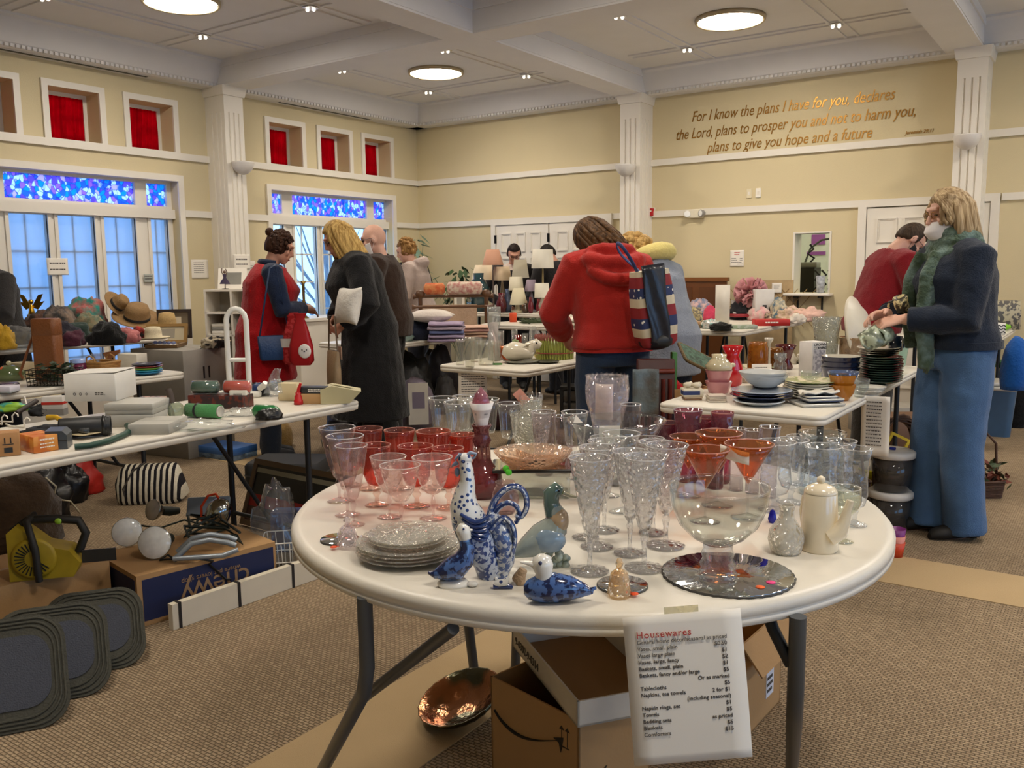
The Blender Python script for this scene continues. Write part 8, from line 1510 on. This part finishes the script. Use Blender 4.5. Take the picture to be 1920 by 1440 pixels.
MB().rbox(bw, bd, 0, bh, .002, .001).build('carton', mat('cfccc8', .5), t); MB().box(-bw/2+.008, -bd/2-.001, .015, bw/2-.008, -bd/2, bh-.045).build('print', mat('8c8890', .5, 0, 0, 40, col2='bab6ba'), t)
M_ = frame3((-bw/2+.01, -bd/2-.0014, bh-.022), (1, 0, 0), (0, 0, 1), (0, -1, 0)); text('CROWN', .022, DARK, M_, t, wide=1.1); text('CORNING', .022, DARK, M_ @ T(0, -.019, 0), t, wide=.95)
Mi = frame3((bw/2+.001, 0, bh-.02), (0, 1, 0), (0, 0, 1), (1, 0, 0)); PUR = mat('3e2470', .6)
for a, l_ in ((.5, .04), (1.3, .035), (2.0, .035), (2.7, .04), (-.4, .03), (3.6, .03)): MB().prism([(0, 0), (l_*.5, -.01), (l_, 0), (l_*.5, .01)], 0, .001, Mi @ T(0, -.035, 0, rz=a)).build('iris_petal', PUR, t)
MB().prism([(0, 0), (.008, -.006), (.018, 0), (.008, .008)], 0, .0014, Mi @ T(0, -.03, 0, rz=1.6)).build('iris_heart', mat('c08a24', .6), t); MB().box(bw/2, -.003, .01, bw/2+.001, .003, bh-.06).build('iris_stem', mat('5a6a58', .6), t); MB().box(bw/2, .01, .01, bw/2+.001, .03, bh-.09).build('iris_leaf', mat('8a8c90', .6), t)
lath('glass_pitcher', 'clear pressed glass trifle bowl behind the glassware carton', 'bowl', 1537, 690, [(0, 0), (16, 0), (20, 3), (22, 60), (27, 92), (25, 92), (20, 60), (17, 6), (0, 4)], glass('dfe0d8', .9, 60, .2), off=(.0, .12, .0)); lath('glass_casserole', 'brown tinted clear glass casserole behind the navy bowls', 'dish', 1588, 690, [(0, 0), (24, 0), (28, 6), (28, 50), (31, 54), (29, 56), (26, 50), (24, 4), (0, 3)], glass('c8b090', .2, 30, .3), off=(.02, .1, 0))
for i, (px, L) in enumerate(((1470, 'white ruffled china figure behind the ruby vase'), (1500, 'white ruffled china dish left of the glassware carton'))): blob('china_ornament', L, 'ornament', P(px, 684, z1)+Vector((0, .1, 0)), (.05, .04, .05), gloss('c9c0ae', .25), 0, 80+i, .4)
t = thing('oval_basin', 'white oval plastic basin standing on edge with a black cord', 'basin', mw=Matrix.Translation(Vector((PY(1624, 600, 5.72).x, 5.72, z1))) @ Matrix.Rotation(YAW+.9, 4, 'Z') @ Matrix.Rotation(-.2, 4, 'X')); s = pxm(t.matrix_basis.translation); hh = hgt(Vector((PY(1624, 600, 5.72).x, 5.72, z1)), 553)
MB().lathe([(0, .05), (.6, .05), (.8, .02), (1, 0), (1.04, -.01), (1, -.02), (.8, -.0), (0, .03)], 44, T(0, 0, hh*.5, rx=pi/2) @ Matrix.Diagonal((hh*.42, hh*.49, 1, 1))).build('basin', mat('d3cbb8', .4), t)
MB().tube([(.0, -.02, hh*.5), (-.05, -.06, hh*.42), (-.09, -.08, hh*.2), (-.1, -.07, .01)], .005, 6).build('cord', DARK, t)
notice('price_list', 'price list curling down from the corner of the plate table', Matrix.Translation(P(1638, 742, TZ)+Vector((.012, -.012, 0))) @ Matrix.Rotation(A_(-30), 4, 'Z') @ Matrix.Rotation(pi/2+.12, 4, 'X'), .13, .3, [(-.03-.018*k, -.04, .03, .006) for k in range(13)], None, 33, .06)
# left of the plate table: cartons with a green quilted cloth
c = thing('carton_stack', 'brown open carton with red contents left of the plate table', 'box', PDf(1276, 720, 4.6), YAW+.15); zc_ = .74; MB().rbox(.26, .24, 0, .4, .004, .002).build('lower_carton', CARD, c); b_ = MB(); cells(b_, -.13, .13, -.12, .12, [(-.125, .125, -.115, .115)], lambda a, b2, c2, d: b_.box(a, c2, .402, b2, d, zc_)); b_.box(-.13, -.12, .402, .13, .12, .41).build('open_carton', CARD, c)
blob('red_cloth', 'red cloth bundle inside the brown open carton', 'cloth', PDf(1270, 720, 4.6)+Vector((-.03, 0, .6)), (.08, .08, .12), cloth('a8141c'), 0, 85, .1)
t = thing('green_quilt', 'dark green patterned quilted mat slanting over the brown open carton', 'quilt', mw=Matrix.Translation(PDf(1312, 690, 4.75)+Vector((0, 0, .86))) @ Matrix.Rotation(YAW+.3, 4, 'Z') @ Matrix.Rotation(.45, 4, 'Y') @ Matrix.Rotation(.5, 4, 'X')); MB().rbox(.24, .18, -.008, .008, .02, .005).build('quilt', cloth('2e4436', .2, 30, col2='4a6a58', vs=40), t); MB().tube([(x, y, 0) for x, y in rrect(.245, .185, .02, 4)], .009, 6, closed=True).build('binding', cloth('6a5a3c'), t)
# -- hatch table
ZK = .851
def PK(px, py):
    b = P(px, max(py, 575), ZK)
    if b.y > 8.3 or b.y < 0: b = PY(px, 590, 8.3); b.z = ZK
    return b
def kb(px, py, label, sx, sy, sz, c, dz=0, rz=0, name='box', c2=None, tilt=0, cat='box'):
    b = PK(px, py); return carton(name, label, b+Vector((0, 0, dz)), sx, sy, sz, mat(c, .5, 0, .05, 30, col2=c2), YAW+rz, cat)
t = put('paper_roll', MB().lathe([(.02, 0), (.062, 0), (.062, .36), (.02, .36)], 28), mat('cfc8bc', .8), 'tall roll of white paper standing on the hatch table', 'roll', PK(1354, 612)); kb(1388, 600, 'red boxed set lying flat in front of the tilted frame', .17, .12, .03, '8c1c24', .03, .1); kb(1392, 616, 'green and clear plastic box at the near end of the hatch table', .22, .12, .03, '8a9a80', 0, .05, c2='a8b0a4')
t = thing('photo_frame', 'silver framed photo leaning back on the red boxed set', 'picture', mw=Matrix.Translation(PK(1392, 600)+Vector((0, .0, .055))) @ Matrix.Rotation(YAW-.1, 4, 'Z') @ Matrix.Rotation(-.9, 4, 'X')); fr = MB(); cells(fr, -.09, .09, 0, .2, [(-.065, .065, .025, .175)], lambda a, b, c, d: fr.box(a, -.01, c, b, .008, d)); fr.build('frame', mat('b4b0aa', .3, .4), t); MB().box(-.066, -.004, .024, .066, .004, .176).build('picture', mat('4c4644', .4, 0, .4, 12), t)
c = kb(1445, 610, 'red shoe box with white print on the hatch table', .3, .16, .055, 'b3201c', 0, -.1); lines_on(c, .3, .05, [(.03, -.06, .05, .012)], front(.3, .16), PAPER, 3); c = kb(1430, 578, 'white boxed appliance with black pictures at the back of the hatch table', .18, .12, .3, 'c9c5c0', 0, 0); MB().box(-.08, -.0615, .03, -.03, -.06, .09).box(-.02, -.0615, .1, .02, -.06, .15).box(.04, -.0615, .02, .08, -.06, .13).build('pictures', mat('2a2424', .5), c)
t = thing('tulle_pompom', 'large pink tulle pompom behind the white appliance box', 'pompom', PK(1400, 590)+Vector((0, .1, .26))); tu = MB(); R_ = random.Random(77)
for k in range(70):
    d = Vector((R_.gauss(0, 1), R_.gauss(0, 1), R_.gauss(0, 1))).normalized(); e = d.orthogonal().normalized(); w = d.cross(e); tu.sheet(lambda u, v: d*(.03+.13*v)+(e*cos(u*3)+w*sin(u*3))*(.045*v+.008*sin(u*12)), 8, 3, thick=.0008)
tu.build('tulle', translucent('e3b6b8', .6, 'd89aa0'), t); MB().lathe([(0, -.26), (.05, -.26), (.02, -.1), (.01, 0), (0, 0)], 14).build('stand', mat('b88a8a', .6), t)
HB = [('pink_bag', 'pink gift bag with a white cord on the hatch table', 1330, 600, (.06, .05, .09), 'c4425c', None), ('navy_bag', 'navy printed bag at the left end of the hatch table', 1302, 604, (.08, .06, .1), '1c2a4c', 'b8a878'), ('toy_heap', 'pastel plush toys heaped at the left end of the hatch table', 1312, 578, (.16, .1, .09), 'c9a8a4', '6a7a94'), ('clear_bag', 'clear bag of pale trinkets in front of the paper roll', 1335, 616, (.08, .06, .05), 'b8b4ae', '7aa09c'), ('jewellery_bag', 'clear bag of brown jewellery in the middle of the hatch table', 1445, 598, (.14, .07, .05), 'b09880', '5a4438'), ('baby_clothes', 'pale baby clothes in the middle of the hatch table', 1475, 590, (.17, .12, .05), 'd6b8a8', 'b09a7c'), ('baby_clothes', 'pink folded baby clothes at the right end of the hatch table', 1512, 594, (.16, .11, .06), 'd8b0a0', None), ('white_cloth', 'white cloth hanging over the front of the hatch table', 1495, 606, (.1, .05, .03), 'd4cabc', None), ('baby_clothes', 'pink baby clothes behind the red shoe box', 1425, 590, (.14, .1, .05), 'd09a9c', 'c9b4a8'), ('black_cloth', 'dark cloth hanging off the near corner of the hatch table', 1352, 628, (.08, .05, .04), '1d1c18', None), ('pouch', 'brown bead pouch at the left front of the hatch table', 1300, 616, (.08, .04, .02), '9a7a58', 'c8b8a0'), ('dust_sheet', 'cream cloth heap beside the appliance box', 1460, 578, (.1, .08, .1), 'c4b89c', '4a6478'), ('black_gloves', 'black gloves under the pink tulle pompom', 1385, 586, (.09, .06, .04), '1c1c20', None)]
for i, (n_, L, px, py, r, c1, c2) in enumerate(HB): blob(n_, L, 'clothes' if 'cloth' in n_ else 'bag', PK(px, min(py, 620)), (r[0], r[1], max(r[2], hgt(PK(px, py), py-16)/1.5)), (mat(c1, .3, 0, 0, 40, coat=.4, col2=c2) if 'clear' in L else cloth(c1, .15, 40, col2=c2, vs=22)), YAW+i, 90+i, .4, 2.4)
t = thing('pedal_bin', 'white plastic waste bin with a flap lid right of the hatch table', 'bin', PDf(1553, 600, 8.3), YAW); MB().prism([(x*.8, y*.8) for x, y in rrect(.28, .24, .05)], 0, .5, top=rrect(.3, .26, .05)).build('body', mat('cdc9c0', .4), t); MB().prism([(x*1.06, y*1.06) for x, y in rrect(.3, .26, .05)], .5, .54).prism(rrect(.3, .26, .05), .54, .62, top=[(x*.7, y*.5) for x, y in rrect(.3, .26, .05)]).build('lid', mat('cdc9c0', .4), t)
t = thing('wooden_headboard', 'brown wooden headboard leaning on the far wall', 'headboard', (-3.74, YF-.07, 0)); MB().box(-.34, -.03, 0, .34, .0, 1.22).build('board', mat('6a3e1c', .45, var=.25, vs=6), t); MB().box(-.36, -.045, 1.22, .36, .01, 1.26).build('top_rail', mat('7c4c24', .4), t)
for k in (-.17, .17): MB().box(k-.13, -.04, .7, k+.13, -.03, 1.16).build('raised_panel', mat('5c3416', .45), t)
t = thing('lattice_panel', 'tan lattice patterned panel leaning on the far wall under the hatch sign', 'panel', (-2.98, YF-.06, 0)); MB().box(-.27, -.02, 0, .27, 0, 1.23).build('backing', mat('b39a72', .7, var=.2, vs=20), t)
for k in range(-3, 6): MB().box(-.003, -.026, 0, .003, -.02, .5, T(-.27+k*.09, 0, .76, ry=.7)).box(-.003, -.026, 0, .003, -.02, .5, T(-.27+k*.09+.3, 0, .76, ry=-.7)).build('lattice_slat', mat('8a7048', .6), t)
notice('notice_sheet', 'small white card pinned on the tan lattice panel', frame3((-2.87, YF-.09, 1.2), (1, 0, 0), (0, 0, 1), (0, -1, 0)), .1, .1, [(-.03, -.03, .03, .004), (-.05, -.03, .02, .004)], None, 44)
# in the hatch
put('plastic_cup', MB().lathe(shell([(.035, 0), (.045, .17)], .002), 24), glass('d6dae0', .1, 20, .45), 'tall frosted plastic beaker on the hatch shelf', 'beaker', (-2.44, YF-.08, 1.1015))
t = thing('wire_rack', 'black metal rack with zigzag side in the kitchen behind the hatch', 'rack', (PY(1530, 500, 9.75).x, 9.75, .402)); MB().box(-.2, -.12, 0, .02, .12, .95).build('cabinet', mat('171514', .5), t); zg = MB()
for r in range(3): zg.tube([(.05+.07*r+(.03 if k % 2 else -.03)*.8, -.12, .62+.05*k) for k in range(7)], .012, 6, smooth=False)
zg.box(.02, -.1, 0, .28, -.08, .6); zg.build('zigzag_grille', mat('1a1816', .5), t)
put('arc_lamp', MB().tube([(-.18, 0, .5), (-.17, 0, .95), (-.1, 0, 1.15), (.02, 0, 1.24), (.14, 0, 1.26)], .012, 8), metal('6a6c68', .3), 'curved steel arc over the sink in the kitchen behind the hatch', 'tap', (PY(1535, 500, 10.3).x, 10.3, .42)); t = thing('coffee_maker', 'grey coffee maker with a dark swan handle on the kitchen rack', 'coffee maker', (PY(1528, 500, 9.75).x-.05, 9.75, 1.351)); MB().rbox(.18, .16, 0, .06, .01, .004).build('base', mat('8a8a84', .4), t); MB().tube([(0, 0, .06), (.04, 0, .1), (-.03, 0, .15), (.03, 0, .2), (-.01, 0, .25)], .012, 8).build('handle', DARK, t)
for x, z_, w, h in ((-3.0, 1.62, .16, .12), (-3.02, 1.5, .22, .04), (-2.98, 1.78, .1, .1)): put('purple_sign', MB().box(-w/2, -.005, 0, w/2, 0, h), mat('a05aa8', .6), 'small purple sign on the kitchen wall, %s' % {.12: 'middle', .04: 'lowest and widest', .1: 'uppermost'}[h], 'sign', (x, 10.69, z_))
# -- games table and floor behind the woman in denim
ZG = .821
def PG(px, py):
    b = P(px, py, ZG)
    if b.y > 8.35: b = PY(px, 590, 8.35); b.z = ZG
    return b
for i, (px, py, w, d, h, c1, c2, L) in enumerate(((1895, 588, .34, .2, .17, 'a89c84', '3a3430', 'tan printed game box standing at the back right'), (1912, 583, .2, .14, .24, 'b3a98c', '54504a', 'grey printed puzzle box at the right edge'), (1870, 604, .28, .18, .03, '27457e', None, 'flat blue book on the games table'), (1888, 606, .16, .12, .03, '3a5a94', None, 'second blue book on the games table'))):
    carton('game_box', L, PG(px, py)+Vector((-.12, 0, 0)), w, d, h, mat(c1, .5, 0, 0, 26, col2=c2), YAW)
t = thing('zigzag_box', 'small black and white zigzag box behind the denim jacket', 'box', PG(1876, 628)+Vector((-.06, .02, 0)), YAW); MB().rbox(.14, .12, 0, .09, .004, .002).build('body', mat('dcd8d0', .5), t)
for z_ in (.015, .04, .065): MB().tube([(-.07+.0175*k, -.0605, z_+(.012 if k % 2 else 0)) for k in range(9)], .004, 4, smooth=False).build('zigzag', DARK, t)
for i, (px, c1, L) in enumerate(((1866, '5cb02c', 'green end of the toy blaster by the game boxes'), (1885, 'd6b81c', 'yellow toy blaster body by the game boxes'), (1908, '7cc02c', 'lime toy dart tube at the right edge'))): put('toy_blaster', MB().tube([(-.09, 0, .03), (-.05, 0, .035), (.05, 0, .03), (.09, 0, .03)], [.02, .03, .028, .016], 12), mat(c1, .4), L, 'toy', PG(px, 600)+Vector((-.1, -.22, 0)), YAW+.1*i)
t = thing('pink_lamp', 'small lamp with a pink cone shade at the far right', 'table lamp', Vector((-.95, 8.4, ZG))); MB().lathe([(0, 0), (.05, 0), (.02, .03), (.015, .18), (0, .18)], 20).build('base', mat('5a4a44', .4), t); MB().lathe([(.095, .17), (.03, .38), (.027, .38), (.092, .17)], 28).build('lamp_shade', mat('dc9c94', .8), t)
t = thing('blue_bin', 'slate blue plastic storage bin with a white lid behind the jeans', 'bin', P(1848, 812, 0), YAW-.5); MB().prism([(x*.86, y*.86) for x, y in rrect(.4, .34, .06)], 0, .37, top=rrect(.4, .34, .06), smooth=True).build('body', mat('41607f', .4), t); MB().rbox(.42, .36, .372, .4, .06, .008).build('lid', mat('c4c2ba', .4), t)
blob('black_heap', 'black coats heaped behind the blue bin', 'coat', P(1893, 795, 0)+Vector((.04, -.05, 0)), (.16, .16, .42), cloth('121213', .3, 60), 0, 111, .2); put('green_tray', MB().rbox(.36, .24, 0, .05, .02, .008), mat('2c6e38', .5), 'green plastic lid lying on the black coats', 'lid', P(1893, 795, 0)+Vector((.02, -.05, .5)), YAW)
put('grey_board', MB().rbox(.5, .3, 0, .03, .02, .008), mat('b8b4ac', .5), 'pale grey board balanced on the blue bin', 'board', P(1848, 812, 0)+Vector((0, 0, .402)), YAW); put('yellow_helmet', MB().lathe([(.15, 0), (.16, .01), (.13, .02), (.12, .08), (.07, .13), (0, .14)], 28), mat('d99a1c', .4), 'yellow toy helmet under the games table', 'helmet', P(1868, 770, 0)+Vector((-.05, .25, .57)))
blob('blue_cloth', 'royal blue printed cloth hanging at the right picture edge', 'cloth', Vector((-.6, 7.3, .45)), (.1, .12, .27), cloth('17529c', .1, 50, col2='17529c'), 0, 113, .06, 1.2); put('navy_tub', MB().rbox(.3, .26, 0, .55, .04, .01), mat('17285c', .5), 'navy tub under the yellow helmet', 'tub', P(1868, 770, 0)+Vector((-.05, .25, .012)))
# under the plate table
TWIG = mat('4a3020', .7, var=.35, vs=30)
def twig_ring(name, label, p, R, axis, seed, cat='wreath', half=False):
    t = thing(name, label, cat, p, axis); R_ = random.Random(seed); f = MB()
    for k in range(9): ph = R_.uniform(0, 6); f.tube([((R+.02*sin(a*3+ph))*cos(a), .02*cos(a*4+ph), R+.03+(R+.02*cos(a*2+ph))*sin(a)) for a in [(pi if half else 2*pi)*q/22 for q in range(23)]], .007, 5)
    f.build('twigs', TWIG, t); return t
for i, (px, py, d, R) in enumerate(((1480, 820, 4.35, .14), (1560, 850, 4.5, .16), (1680, 860, 4.9, .2))): twig_ring('twig_wreath', ('brown twig wreath under the near end of the plate table', 'brown twig wreath behind the cocktail glasses under the plate table', 'large twig wreath behind the clear tubs beside the jeans')[i], PDf(px, py, d+(i == 2)*.5), R, YAW+.3*i, i)
wicker('wicker_basket', 'brown wicker basket on the floor under the plate table', PDf(1465, 800, 4.7), .3, .22, .16, YAW, WICKD, hoop=.2); wicker('wicker_basket', 'dark wicker basket in the middle under the plate table', PDf(1580, 800, 4.85), .26, .22, .18, YAW, WICKD, hoop=.22)
wicker('white_basket', 'cream woven basket by the toe of the black shoe', P(1712, 985, 0)+Vector((-.06, .16, 0)), .16, .14, .2, YAW, mat('b5a684', .7, var=.25, vs=40), handles=0)
for i, (px, py, hb0, h, L) in enumerate(((1658, 1000, 0, .2, 'clear plastic tub with a white lid, lower of two beside the shoe'), (1659, 1000, .212, .2, 'clear plastic tub with a white lid and blue knob, upper of two'))):
    t = thing('plastic_tub', L, 'tub', P(px, py, 0)+Vector((0, .1, hb0))); R = .105; MB().lathe(shell([(R*.86, 0), (R*.98, h-.02)], .003), 36).build('body', glass('b0acaa', .1, 20, .1, edge=.3), t); MB().lathe([(R*.99, h-.03), (R*1.06, h-.026), (R*1.06, h), (R*.95, h+.008), (0, h+.006)], 36).build('lid', mat('d3d0ca', .4), t)
    if i: MB().rbox(.03, .018, h+.006, h+.02, .006, .003).build('knob', mat('23308c', .4), t)
t = thing('yellow_strainer', 'yellow plastic tub with a raised yellow handle frame by the round table', 'tub', P(1632, 955, 0)+Vector((0, .1, 0)), YAW); MB().lathe([(0, 0), (.07, 0), (.085, .2), (.095, .21), (.09, .22), (0, .2)], 30).build('body', mat('d6cb22', .4), t); MB().lathe([(.09, .22), (.092, .235), (.06, .25), (0, .252)], 30).build('lid', mat('c9c8bc', .4), t)
fr = MB(); cells(fr, -.06, .06, 0, .17, [(-.045, .045, .015, .155)], lambda a, b, c, d: fr.box(a, -.008, c, b, .008, d, T(.06, 0, .25, ry=.45))); fr.build('handle_frame', mat('d8b81c', .4), t)
for k, (cc, L) in enumerate((('c8401c', 'red'), ('d98a7c', 'salmon pink'), ('7a2c78', 'purple'))): put('plastic_cup', MB().lathe(shell([(.03, 0), (.04, .07)], .003), 24), mat(cc, .4), '%s plastic cup in the nested stack on the carpet edge' % L, 'cup', P(1676, 1048, 0)+Vector((0, .04, .002+k*.032)))
t = wicker('dried_basket', 'round twig handled basket of dried leaves behind the jeans', P(1830, 936, 0)+Vector((0, .12, 0)), .2, .2, .1, YAW, TWIG, handles=0, hoop=.3); R_ = random.Random(9); LV = [mat('7a3c28', .7, var=.4), mat('3c4a2c', .7, var=.4), mat('5a4430', .7, var=.4)]
for j in range(3):
    lf = MB()
    for k in range(40): lf.prism([(-.03, 0), (0, -.013), (.035, 0), (0, .013)], 0, .0012, T(R_.uniform(-.11, .14), R_.uniform(-.1, .1), R_.uniform(.04, .2), rz=R_.uniform(0, 6), rx=R_.uniform(-1.2, 1.2), ry=R_.uniform(-1, 1)))
    lf.build('leaves', LV[j], t)
carton('floor_box', 'low white carton on the floor under the plate table', PDf(1660, 790, 7.2), .5, .3, .22, mat('b0aa9e', .6), YAW); carton('wood_tray', 'brown wooden tray under the far end of the plate table', PDf(1700, 740, 6.2)+Vector((0, 0, 0)), .3, .3, .3, mat('6a4a30', .6), YAW)
